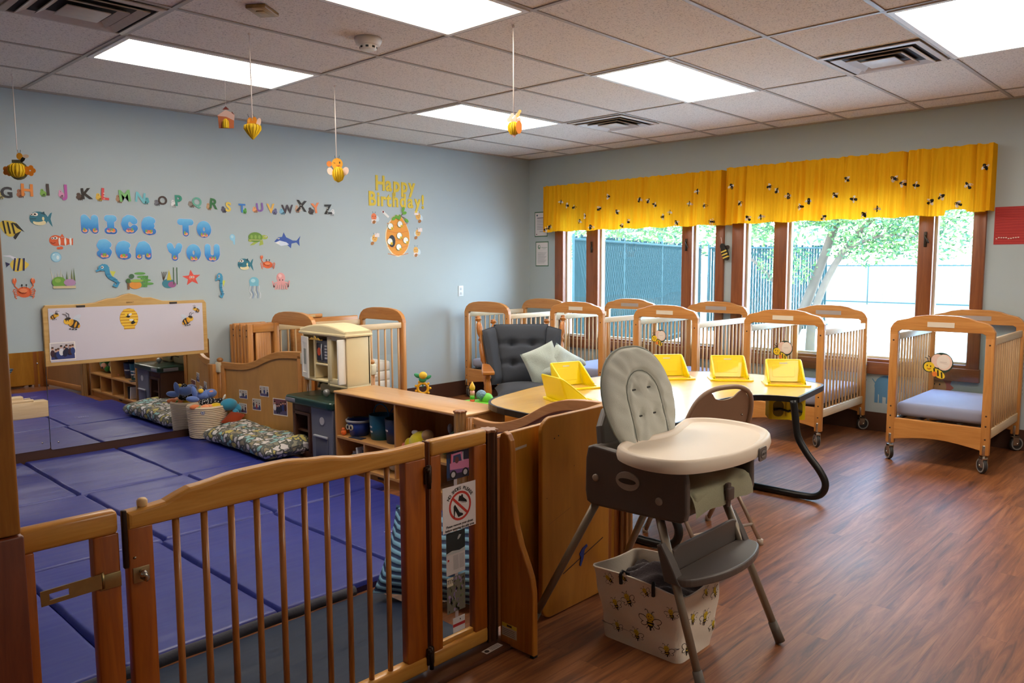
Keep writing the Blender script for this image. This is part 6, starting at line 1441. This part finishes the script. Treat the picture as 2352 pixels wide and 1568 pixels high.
def seat(x,y,ang):
    """one bucket seat; a part of the table it is screwed into"""
    b=MB(); hw,hd=.148,.125
    def col(u,v,th=0):
        a=u; ww=.128-.008*v-th
        if abs(a)<.62: x=a/.62*ww; yy=.095-th
        else:
            s=(abs(a)-.62)/.38; x=math.copysign(ww,a); yy=.095-th-s*.15
        hgt=.142 if abs(a)<.62 else .142*(1-((abs(a)-.62)/.38)**1.1*.93)
        return Vector((x,yy+v*.042*(1 if abs(a)<.62 else 1-(abs(a)-.62)/.38*.6),TZ+.006+hgt*v))
    b.grid(lambda u,v:col(2*u-1,v),40,6); b.grid(lambda u,v:col(2*u-1,v,.012),40,6)
    tp=[col(-1+2*i/40,1) for i in range(41)]; ti=[col(-1+2*i/40,1,.012) for i in range(41)]
    b._add(tp+ti,[(i,i+1,42+i,41+i) for i in range(40)])
    b.tube([(p+q)/2+Vector((0,0,.0005)) for p,q in zip(tp,ti)],.0068,8)
    t=b.build('toddler_seat',YP,TBL); t.location=(x,y,0); t.rotation_euler=(0,0,R(ang)-PI/2)
    b=MB(); b.frame(rrect(-hw,hw,-hd,hd,.045,4),rrect(-hw+.028,hw-.028,-hd+.03,hd-.025,.035,4),TZ+.0012,TZ+.010,'xy'); b.build('rim_flange',YP,t)
    b=MB(); b.prism(rrect(-.075,.075,TZ+.035,TZ+.115,.012,4),-.0035,.0,'xz',.0015,M=Matrix(((1,0,0,0),(0,1,.30,.0833-.30*TZ+.0),(0,0,1,0),(0,0,0,1)))); b.build('back_inset',YP,t)
    b=MB(); b.frame(rrect(-.118,.118,-.092,.098,.03,4),rrect(-.110,.110,-.084,.09,.03,4),TZ-.215,TZ+.004,'xy')
    b.prism(rrect(-.118,.118,-.092,.098,.03,4),TZ-.225,TZ-.212,'xy'); b.build('bucket',YP,t)
    b=MB(); b.box(-.012,.012,-.106,-.092,TZ-.2,TZ-.03,.004); b.build('crotch_post',YP,t)
    for sx in (-1,1):
        b=MB(); b.prism(rrect(sx*.06-.034,sx*.06+.034,TZ-.205,TZ-.10,.03,4),-.0945,-.0915,'xz'); b.build('leg_opening',plain((120,104,20),.6),t)
    b=MB(); b.tube([(-.09,-.100,TZ-.16),(-.05,-.11,TZ-.15),(.0,-.115,TZ-.165),(.05,-.11,TZ-.15),(.09,-.100,TZ-.17)],.008,6); b.build('black_strap',BLACK,t)
    b=MB(); b.box(-.026,.026,.118,.1195,TZ+.124,TZ+.132); b.build('white_label',WHITE,t)
    return t
seat(-2.93,-3.07,72); seat(-3.34,-3.36,160); seat(-2.14,-3.31,50); seat(-1.92,-3.65,38); seat(-1.88,-4.04,34)
# ================================================================ folding chair
t=thing('folding_chair','brown metal folding chair tucked against the horseshoe table','chair',(-3.36,-4.26,0),R(160))
FB=plain((160,134,112),.4,metal=.1,vary=.06); FT=plain((176,156,138),.35,metal=.4,vary=.06)
# local: faces -y, back at +y
def F(x,y,z): return (x,y,z)
arch=[F(-.215,.02,.40),F(-.215,.07,.52),F(-.205,.125,.66),F(-.17,.16,.76),F(-.10,.178,.81),F(0,.184,.822),F(.10,.178,.81),F(.17,.16,.76),F(.205,.125,.66),F(.215,.07,.52),F(.215,.02,.40)]
b=MB(); b.tube(smoothpath([F(-.215,-.19,.012)]+arch+[F(.215,-.19,.012)],5),.0125,10); b.build('front_frame',FB,t)
b=MB()
Lb=[(-.21,.50),(-.208,.62),(-.18,.725),(-.115,.795),(-.085,.79),(-.055,.762),(0,.752),(.055,.762),(.085,.79),(.115,.795),(.18,.725),(.208,.62),(.21,.50),(0,.485)]
Mx=Matrix.Translation((0,.0,0))@Matrix(((1,0,0,0),(0,1,.38,-.135),(0,0,1,0),(0,0,0,1)))
b.prism(sm2(Lb,4),-.004,.006,'xz',.002,M=Mx); bk=b.build('back_panel',FB,t)
b=MB()
for x,z in ((-.15,.54),(.15,.54),(-.15,.66),(.15,.66),(0,.52)): b.ball((x,-.135+.38*z+.008,z),.006)
b.build('rivet',CHROME,bk)
b=MB()
for sx in (-1,1): b.rod((sx*.195,.23,.015),(sx*.195,-.12,.43),.0105)
b.rod((-.195,.17,.09),(.195,.17,.09),.008); b.build('rear_legs',FT,t)
b=MB(); b.rod((-.205,-.155,.09),(.205,-.155,.09),.008); b.build('front_stretcher',FT,t)
b=MB(); b.prism(rrect(-.19,.19,-.19,.20,.06,5),.425,.445,'xy',.006); b.build('seat',FB,t)
for x,y in ((-.195,.23),(.195,.23),(-.215,-.19),(.215,-.19)):
    b=MB(); b.rod((x,y,0),(x,y,.028),.015); b.build('rubber_foot',plain((190,176,160),.6),t)
b=MB(); b.box(-.228,-.205,.0,.05,.49,.55,.005); b.build('plastic_stop',BLACK,t)
# ================================================================ high chair
HCX,HCY=-4.46,-4.68
t=thing('high_chair','high chair with padded grey-green back, cream tray and splayed legs','high chair',(HCX,HCY,0))
HD=plain((90,82,78),.42,vary=.05); LEG=plain((142,130,114),.38,metal=.35,vary=.05); PAD=fabric((198,200,190),.9,260.,.3,.05); PADG=fabric((156,154,128),.85,200.,.3,.12); TRAY=plain((238,222,202),.42,vary=.02,coat=.0); BTN=plain((160,148,136),.4)
for nm,a,c in (('near front leg',(-.225,-.175,.56),(-.262,-.375,.012)),('far front leg',(.205,-.175,.56),(.268,-.397,.012)),('near rear leg',(-.215,.10,.56),(-.285,.375,.012)),('far rear leg',(.205,.10,.56),(.265,.375,.012))):
    b=MB(); b.rod(a,c,.0155,.0135,14); l=b.build('leg',LEG,t)
    d=(Vector(a)-Vector(c)).normalized(); p0=Vector(c)-d*.004; b=MB(); b.rod(p0,Vector(c)+d*.075,.0185,.0165,14); b.build('foot_cap',plain((96,88,80),.5),l)
def sidep(sx,nm):
    b=MB(); X0_=-.245 if sx<0 else .215; X1_=X0_+.03
    P=[(.125,.765),(.10,.775),(-.05,.762),(-.265,.745),(-.283,.735),(-.290,.70),(-.292,.60),(-.285,.572),(-.265,.560),(-.1,.553),(.105,.548),(.13,.56),(.137,.60),(.135,.72)]
    b.prism(P,X0_,X1_,'yz',.010,seg=3); o=b.build(nm,HD,t)
    xx=X0_ if sx<0 else X1_
    b=MB(); b.prism(ell_pts(-.055,.668,.050,.034,24),xx-.004,xx+.004,'yz',.002); q=b.build('oval_handle',BTN,o)
    b=MB(); b.prism(ell_pts(-.055,.668,.037,.010,18),xx-.0048*(1 if sx<0 else -1)-.0002,xx+.001,'yz'); b.build('handle_slot',plain((50,44,40),.5),q)
    for y,z in ((.085,.655),(-.185,.622)):
        b=MB(); b.lathe([(.014,0),(.0135,.004),(.010,.006),(.002,.0065)],16,Matrix.Translation((xx,y,z))@Matrix.Rotation(-PI/2 if sx<0 else PI/2,4,'Y')); b.build('round_button',BTN,o)
    return o
sidep(-1,'side_panel'); sidep(1,'side_panel')
b=MB(); b.box(-.215,.215,-.26,.11,.565,.60,.01); b.box(-.215,.215,.08,.115,.56,.77,.01); b.build('seat_base',HD,t)
# reclined backrest shell
b=MB(); b.prism([(-.185,0),(-.195,.06),(-.175,.14),(-.12,.20),(0,.22),(.12,.20),(.175,.14),(.195,.06),(.185,0)][::-1],0,.035,'xz',.01,M=Matrix.Translation((0,.07,.70))@Matrix.Rotation(-.30,4,'X')); b.build('backrest_shell',HD,t)
def padfn(sign):
    def g(u,v):
        r=u**.8; a=2*PI*v
        ca,sa=math.cos(a),math.sin(a)
        w=.222*(1-.10*(sa<0)*abs(sa)); h=.205 if sa>0 else .225
        x=w*r*math.copysign(abs(ca)**.85,ca); z=h*r*math.copysign(abs(sa)**.92,sa)
        t_=.030*max(0,1-r**5)**.5
        # inner horseshoe seam
        s=math.hypot(x/.105,(z-.01)/.100) if z>.01 else abs(x)/.105
        seam=math.exp(-((s-1)/.07)**2)
        t_-=.014*seam*(r<.97)
        for px_,pz_ in ((-.048,.04),(.048,.04),(-.045,-.06),(.048,-.06)): t_-=.014*math.exp(-((x-px_)**2+(z-pz_)**2)/.00035)
        t_+=.0045*math.sin(a*13+1.5*math.sin(a*3))*(r**2)*(1-r**8)+.0022*math.sin(x*60+z*40)*math.sin(z*55)
        y=-t_ if sign>0 else .006
        return Vector((x,y,z))
    return g
b=MB(); b.mat(PAD); b.xf=Matrix.Translation((-.015,.055,.916))@Matrix.Rotation(-.30,4,'X'); b.grid(padfn(1),26,110); b.grid(padfn(-1),16,72)
b.mat(plain((60,60,56),.8))
for px_,pz_ in ((-.048,.04),(.048,.04),(-.045,-.06),(.048,-.06)): b.prism(ell_pts(px_,pz_,.018,.0034,10),-.020,-.012,'xz',M=Matrix.Rotation(.0,4,'Y'))
b.mat(fabric((150,156,146),.9,200.)); b.tube([Vector((.224*math.copysign(abs(math.cos(k*PI/24))**.85,math.cos(k*PI/24))*(1-.10*(math.sin(k*PI/24)<0)*abs(math.sin(k*PI/24))),-.001,(.207 if math.sin(k*PI/24)>0 else .227)*math.copysign(abs(math.sin(k*PI/24))**.92,math.sin(k*PI/24)))) for k in range(48)],.004,6,closed=True)
sm=[(.105*math.cos(R(180-k*15)),-.024,.01+.100*math.sin(R(k*15))) for k in range(13)]; b.mat(plain((120,126,118),.9)); b.tube([(-.105,-.020,-.18)]+[(-.105,-.024,-.1)]+sm+[(.105,-.024,-.1),(.105,-.020,-.18)],.0016,5)
b.xf=None; b.build('back_pad',None,t)
# seat pad and strap
b=MB(); b.mat(PADG)
def sp(u,v):
    x=(u-.5)*.41; s=v
    if s<.6: y=.08-.34*s/.6; z=.665
    else: k=(s-.6)/.4*PI/2; y=-.26-.045*math.sin(k)*1.; z=.665-.085*(1-math.cos(k))
    z+=.010*math.sin(u*PI)**.5+.004*math.sin(u*14+v*5); return Vector((x,y-.006*math.sin(u*PI),z))
b.grid(sp,16,18); b.box(-.2,.2,-.298,.08,.598,.66,.015); b.build('seat_pad',None,t)
b=MB(); b.box(-.012,.012,-.318,-.304,.575,.66,.003); b.box(-.022,.022,-.326,-.31,.60,.645,.005); b.build('crotch_strap',plain((90,76,70),.6),t)
# tray (world outline measured around the seat)
TO=[(-4.725,-4.705),(-4.79,-4.86),(-4.74,-4.99),(-4.55,-5.055),(-4.33,-5.05),(-4.13,-4.985),(-4.035,-4.86),(-4.03,-4.70),(-4.11,-4.615),(-4.24,-4.645),(-4.40,-4.69),(-4.58,-4.66)]
TO=[(x-HCX,y-HCY) for x,y in TO]; TS=sm2(TO,6)
ar=sum(TS[i-1][0]*TS[i][1]-TS[i][0]*TS[i-1][1] for i in range(len(TS))); s_=-1 if ar>0 else 1
rings=[(.0,.746),(.004,.76),(.0,.784),(-.006,.791),(-.014,.792),(-.022,.787),(-.030,.780),(-.036,.778)]
b=MB(); b.mat(TRAY); n=len(TS); V=[]
for d,z in rings: V+=[(x,y,z) for x,y in offs(TS,d*s_)]
F_=[(r*n+i,r*n+(i+1)%n,(r+1)*n+(i+1)%n,(r+1)*n+i) for r in range(len(rings)-1) for i in range(n)]
b.smooth(True); b._add(V,F_); b.smooth(False)
b.prism(offs(TS,-.035*s_),.770,.778,'xy'); b.prism(offs(TS,-.004*s_),.747,.753,'xy')
b.build('tray',None,t)
b=MB(); b.box(-.20,.20,-.30,-.02,.750,.770,.008); b.build('tray_mount',plain((226,212,194),.4),t)
f=Flat(.006,1,1,.001); f.poly(plain((110,104,102),.35),[(x,z) for x,z in rrect(-.034,.034,-.024,.024,.012,5)]); f.ell((70,64,62),0,0,.026,.0165); f.ell((140,134,130),0,0,.023,.014); f.text((70,64,62),'GRACO',.0125,0,0,.01)
o=f.build('maker_badge',(.115,-.3775,.756),.10,t)
# footrest
b=MB()
P=[(-.262,-.225),(-.262,-.285),(-.225,-.325),(-.12,-.362),(0,-.374),(.12,-.362),(.225,-.325),(.252,-.285),(.252,-.225),(.2,-.235),(-.2,-.235)]
PS=sm2(P,3); b.prism(PS,.352,.382,'xy',.008,seg=3)
b.prism([(-.245,.37),(-.21,.375),(.205,.375),(.238,.37),(.222,.455),(.19,.465),(-.195,.465),(-.225,.455)],-.235,-.222,'xz',.005)
for x0_,x1_ in ((-.268,-.228),(.218,.256)):
    b.prism([(-.285,.355),(-.222,.355),(-.19,.475),(-.21,.484),(-.25,.42)],x0_,x1_,'yz',.006)
b.build('footrest',HD,t)
# ================================================================ bee storage bag
def bag_mat(): return fabric((240,228,210),.85,200.,.2,.03)
t=thing('storage_bag','white fabric storage bag with bee print holding a grey blanket under the high chair','bag',(-4.475,-4.715,0),.0)
BM_=bag_mat(); 
def bag(u,v,inn=0.):
    hx=.118+.034*v-inn; hy=.172+.028*v-inn; r=.030
    segs=[2*(hy-r),PI*r/2,2*(hx-r),PI*r/2,2*(hy-r),PI*r/2,2*(hx-r),PI*r/2]; tot=sum(segs); d=(u%1.)*tot
    # start at (+x side, y=-) and run counter-clockwise
    st=[((hx,-hy+r),(0,1)),((hx-r,hy-r),0),((hx-r,hy),(-1,0)),((-hx+r,hy-r),90),((-hx,hy-r),(0,-1)),((-hx+r,-hy+r),180),((-hx+r,-hy),(1,0)),((hx-r,-hy+r),270)]
    for (p,q),L_ in zip(st,segs):
        if d<=L_+1e-9:
            if isinstance(q,tuple): x,y=p[0]+q[0]*d,p[1]+q[1]*d
            else: x,y=p[0]+r*math.cos(R(q)+d/r),p[1]+r*math.sin(R(q)+d/r)
            break
        d-=L_
    a=2*PI*u
    w=.030*math.sin(a*3+v*4+.6)*(1-v*.5)*min(1,v*5)+.012*math.sin(v*13+a*4)*min(1,v*4)
    x*=1+w; y*=1+w
    return Vector((x,y,max(0.,.275*v+.010*math.sin(a*2+.8)*v)))
b=MB(); b.mat(BM_); b.grid(lambda u,v:bag(u,v),96,20,closed_u=True); b.grid(lambda u,v:bag(u,.35+.65*v,.004),72,8,closed_u=True)
r1_=[bag(k/72,1) for k in range(72)]; r2_=[bag(k/72,1,.004) for k in range(72)]; b._add(r1_+r2_,[(k,(k+1)%72,72+(k+1)%72,72+k) for k in range(72)])
b.tube(r1_,.0035,6,closed=True); b._add([bag(k/72,0.) for k in range(72)],[tuple(range(72))])
# printed bees hugging the bag surface
BKP=plain((34,28,24),.8,vary=0); YP2=plain((222,190,40),.8,vary=0)
def pbee(u0,v0,s,ang,flip=1):
    P0=bag(u0,v0); du=(bag(u0+.004,v0)-bag(u0-.004,v0)); dl=du.length/.008; out=Vector((P0.x,P0.y,0)).normalized()
    def Q(x,y,l):
        xr=(x*math.cos(ang)-y*math.sin(ang))*flip; yr=x*math.sin(ang)+y*math.cos(ang)
        p=bag(u0+xr*s/dl,v0+yr*s/.275); nrm=(bag(u0+xr*s/dl+.003,v0+yr*s/.275)-bag(u0+xr*s/dl-.003,v0+yr*s/.275)); nn=Vector((nrm.y,-nrm.x,0)); nn.normalize()
        if nn.dot(Vector((p.x,p.y,0)))<0: nn=-nn
        return p+nn*l
    def el(m,cx,cy,rx,ry,rot,l):
        b.mat(m); V=[]
        for k in range(12):
            a=2*PI*k/12; x=rx*math.cos(a);y=ry*math.sin(a); V.append(Q(cx+x*math.cos(rot)-y*math.sin(rot),cy+x*math.sin(rot)+y*math.cos(rot),l))
        V.append(Q(cx,cy,l)); b._add(V,[(12,k,(k+1)%12) for k in range(12)])
    def ln(m,pts,w,l):
        b.mat(m)
        for (x0,y0),(x1,y1) in zip(pts,pts[1:]):
            L_=math.hypot(x1-x0,y1-y0) or 1; nx=-(y1-y0)/L_*w/2; ny=(x1-x0)/L_*w/2
            b._add([Q(x0+nx,y0+ny,l),Q(x0-nx,y0-ny,l),Q(x1-nx,y1-ny,l),Q(x1+nx,y1+ny,l)],[(0,1,2,3)])
    for sx in (-1,1):
        for (wx,wy,rx,ry,ro) in ((.36*sx,.02,.26,.16,.35*sx),(.32*sx,-.2,.18,.11,-.3*sx)):
            el(BKP,wx,wy,rx,ry,ro,.0012); el(BM_,wx,wy,rx-.03,ry-.03,ro,.0016)
    el(YP2,0,.16,.2,.19,0,.0024); el(BKP,0,-.14,.17,.22,0,.0020); el(YP2,0,-.06,.155,.035,0,.0026); el(YP2,0,-.2,.14,.035,0,.0026); el(BKP,0,-.4,.05,.09,0,.0020)
    ln(BKP,[(-.08,.32),(-.12,.46),(-.22,.5),(-.24,.42)],.03,.002); ln(BKP,[(.08,.32),(.14,.46),(.24,.48)],.03,.002)
    el(BKP,-.07,.18,.022,.03,0,.003); el(BKP,.07,.18,.022,.03,0,.003); ln(BKP,[(-.07,.08),(0,.05),(.07,.08)],.022,.003)
    ln(BKP,[(-.12,-.28),(-.2,-.42)],.025,.002); ln(BKP,[(.12,-.28),(.2,-.42)],.025,.002)
for u0,v0,s,a in ((.555,.55,.050,.4),(.60,.68,.058,.5),(.545,.22,.045,.2),(.625,.22,.055,.1),(.675,.50,.080,.05),(.735,.16,.055,.2),(.745,.72,.05,.3),(.66,.88,.04,.8),(.54,.88,.045,1.),(.59,.96,.04,1.2),(.82,.20,.07,-.3),(.83,.60,.055,.2),(.90,.50,.065,-.1),(.935,.80,.055,.3),(.955,.30,.05,.2),(.88,.90,.045,.5),(.04,.5,.05,.3),(.1,.75,.05,.2),(.35,.6,.05,.1),(.44,.8,.05,.6)):
    pbee(u0,v0,s,a)
b.build('fabric_body',None,t)
for u0 in (.585,.685):
    b=MB(); p=bag(u0,1); b.mat(BLACK); nn=Vector((p.x,p.y,0)).normalized()
    b.tube([p+nn*.004-Vector((0,0,.035)),p+nn*.006,p+Vector((0,0,.012)),p-nn*.03+Vector((0,0,-.005))],.007,6); b.build('handle_loop',None,t)
b=MB(); b.mat(fabric((62,52,56),.95,140.,.8,.25,.4))
b.grid(lambda u,v: Vector(((u-.5)*.25,(v-.5)*.34,.215+.06*math.sin(u*PI)*math.sin(v*PI)+.022*math.sin(u*7+1)*math.sin(v*9)+.008*math.sin(u*23+v*17))),24,28)
b.grid(lambda u,v: Vector(((u-.5)*.25,(v-.5)*.34,.06)),4,4)
o=b.build('grey_blanket',None); o.location=(-4.475,-4.715,0); tag(o,'dark grey knitted blanket stuffed in the bee storage bag','blanket')
# ================================================================ rocking chair
t=thing('rocking_chair','wooden glider rocking chair with charcoal wing cushions, behind the table','chair',(-2.25,-1.99,0),R(-42))
RW=wood((204,134,58),(172,98,34),'z',rough=.3,coat=.3); RWX=wood((204,134,58),(172,98,34),'x',rough=.3,coat=.3); CH=fabric((62,66,74),.9,240.,.3,.1,.05)
turn=[(.018,0),(.021,.06),(.014,.10),(.024,.12),(.014,.14),(.025,.17),(.029,.30),(.025,.42),(.014,.455),(.027,.48),(.015,.505),(.028,.54),(.029,.62),(.024,.70),(.012,.735),(.026,.755),(.013,.78),(.026,.82),(.028,.88),(.022,.925),(.011,.94),(.013,.95),(.027,.965),(.028,.975),(.015,.985),(.023,.995),(.018,1.005),(.002,1.008)]
PO=[(-.275,.10,.20,-.37,.38,.985),(.275,.10,.20,.37,.38,.985),(-.17,.17,.36,-.235,.44,.95),(.17,.17,.36,.235,.44,.95)]
for x0,y0,z0,x1,y1,z1 in PO:
    b=MB(); b.lathe_between((x0,y0,z0),(x1,y1,z1),turn,14); b.build('turned_post',RW,t)
def bk(x,z):
    # point on the reclined back plane
    s=(z-.40)/.62; return Vector((x,.15+.26*s,z))
def cushion(nm,c0,c1,c2,c3,th,nx=10,ny=14,tuft=()):
    def g(sign):
        def f(u,v):
            p=(c0*(1-u)+c1*u)*(1-v)+(c3*(1-u)+c2*u)*v
            e=max(0.,(1-(2*u-1)**6)*(1-(2*v-1)**8))**.5
            n_=(c1-c0).cross(c3-c0).normalized()
            d=th*.5*e
            for tu,tv in tuft: d-=th*.42*math.exp(-(((u-tu)/.07)**2+((v-tv)/.05)**2)); 
            for tv in sorted({q[1] for q in tuft}): d-=th*.16*math.exp(-((v-tv)/.035)**2)
            return p+n_*d*sign
        return f
    b=MB(); b.mat(CH); b.grid(g(1),nx*2,ny*2); b.grid(g(-1),nx,ny)
    b.tube([ (c0*(1-u)+c1*u)*(1-v)+(c3*(1-u)+c2*u)*v for u,v in ([(k/8,0) for k in range(8)]+[(1,k/8) for k in range(8)]+[(1-k/8,1) for k in range(8)]+[(0,1-k/8) for k in range(8)])],.005,6,closed=True)
    return b.build(nm,None,t)
cushion('back_cushion',bk(-.19,.42),bk(.19,.42),bk(.235,.915),bk(-.235,.915),.13,tuft=((.3,.34),(.7,.34),(.3,.66),(.7,.66)))
L0,L1=bk(-.245,.44)+Vector((-.02,-.10,0)),bk(-.185,.44); cushion('wing_cushion',L0,L1,bk(-.235,.90),bk(-.335,.875)+Vector((0,-.09,0)),.085,6,12)
L0,L1=bk(.185,.44),bk(.245,.44)+Vector((.02,-.10,0)); cushion('wing_cushion',L0,L1,bk(.335,.875)+Vector((0,-.09,0)),bk(.235,.90),.085,6,12)
b=MB(); b.mat(CH); b.pillow(.50,.50,.15,Matrix.Translation((0,-.11,.405)),14,pw=.3); b.build('seat_cushion',None,t)
for sx in (-1,1):
    b=MB(); b.prism([(-.045,-.33),(.045,-.33),(.05,-.30),(.045,-.1),(.03,.19),(-.03,.19),(-.045,-.1),(-.05,-.30)],.575,.603,'xy',.008,M=Matrix.Translation((sx*.315,0,0))); b.build('arm_rest',RWX,t)
    b=MB(); b.lathe_between((sx*.315,-.27,.25),(sx*.315,-.27,.577),[(.018,0),(.018,.05),(.026,.09),(.016,.13),(.028,.18),(.018,.22),(.028,.27),(.018,.31),(.026,.40),(.029,.6),(.022,.8),(.014,.86),(.024,.92),(.02,1.)],16); b.build('turned_arm_support',RW,t)
    b=MB(); b.lathe_between((sx*.315,-.05,.25),(sx*.315,-.05,.577),[(.016,0),(.026,.15),(.016,.3),(.027,.55),(.016,.85),(.02,1.)],14); b.build('turned_arm_support',RW,t)
    b=MB(); b.box(sx*.315-.02,sx*.315+.02,-.34,.24,.20,.26,.008); b.build('side_rail',RWX,t)
    b=MB(); b.prism([(-.40,.03),(-.34,.0),(.36,.0),(.44,.03),(.44,.06),(.34,.05),(-.32,.05),(-.40,.06)],sx*.30-.02,sx*.30+.02,'yz',.006); b.build('floor_runner',RWX,t)
    for y in (-.24,.18):
        b=MB(); b.box(sx*.30-.014,sx*.30+.014,y-.02,y+.02,.04,.22,.004,M=None); b.build('swing_arm',RW,t)
b=MB(); b.box(-.315,.315,-.33,-.28,.20,.27,.008); b.build('front_apron',RWX,t)
b=MB(); b.box(-.315,.315,.12,.17,.20,.26,.006); b.box(-.29,.29,-.28,.12,.30,.32); b.build('seat_frame',RWX,t)
b=MB(); b.box(-.30,.30,-.03,.03,.02,.055,.005); b.build('base_stretcher',RWX,t)
FZ=fabric((176,188,182),.98,120.,.8,.1,.7)
M=Matrix.Translation((-2.25,-1.99,0))@Matrix.Rotation(R(-42),4,'Z')
b=MB(); b.mat(FZ); b.pillow(.29,.32,.13,None,14,pw=.36,noise=.012,seed=2); o=b.build('throw_pillow',None); o.matrix_world=M@Matrix.Translation((.15,-.02,.61))@Euler((R(72),R(-24),R(-6))).to_matrix().to_4x4(); tag(o,'pale grey-green fuzzy pillow standing on the rocking chair seat','pillow')
b=MB(); b.mat(FZ); b.pillow(.26,.30,.12,None,12,pw=.38,noise=.015,seed=5); b.ball((.14,.12,.0),.03,1.6,.9,.8); o=b.build('throw_pillow',None); o.matrix_world=M@Matrix.Translation((.30,-.03,.60))@Euler((R(75),R(32),R(10))).to_matrix().to_4x4(); tag(o,'second fuzzy grey pillow crumpled over the right arm of the rocking chair','pillow')
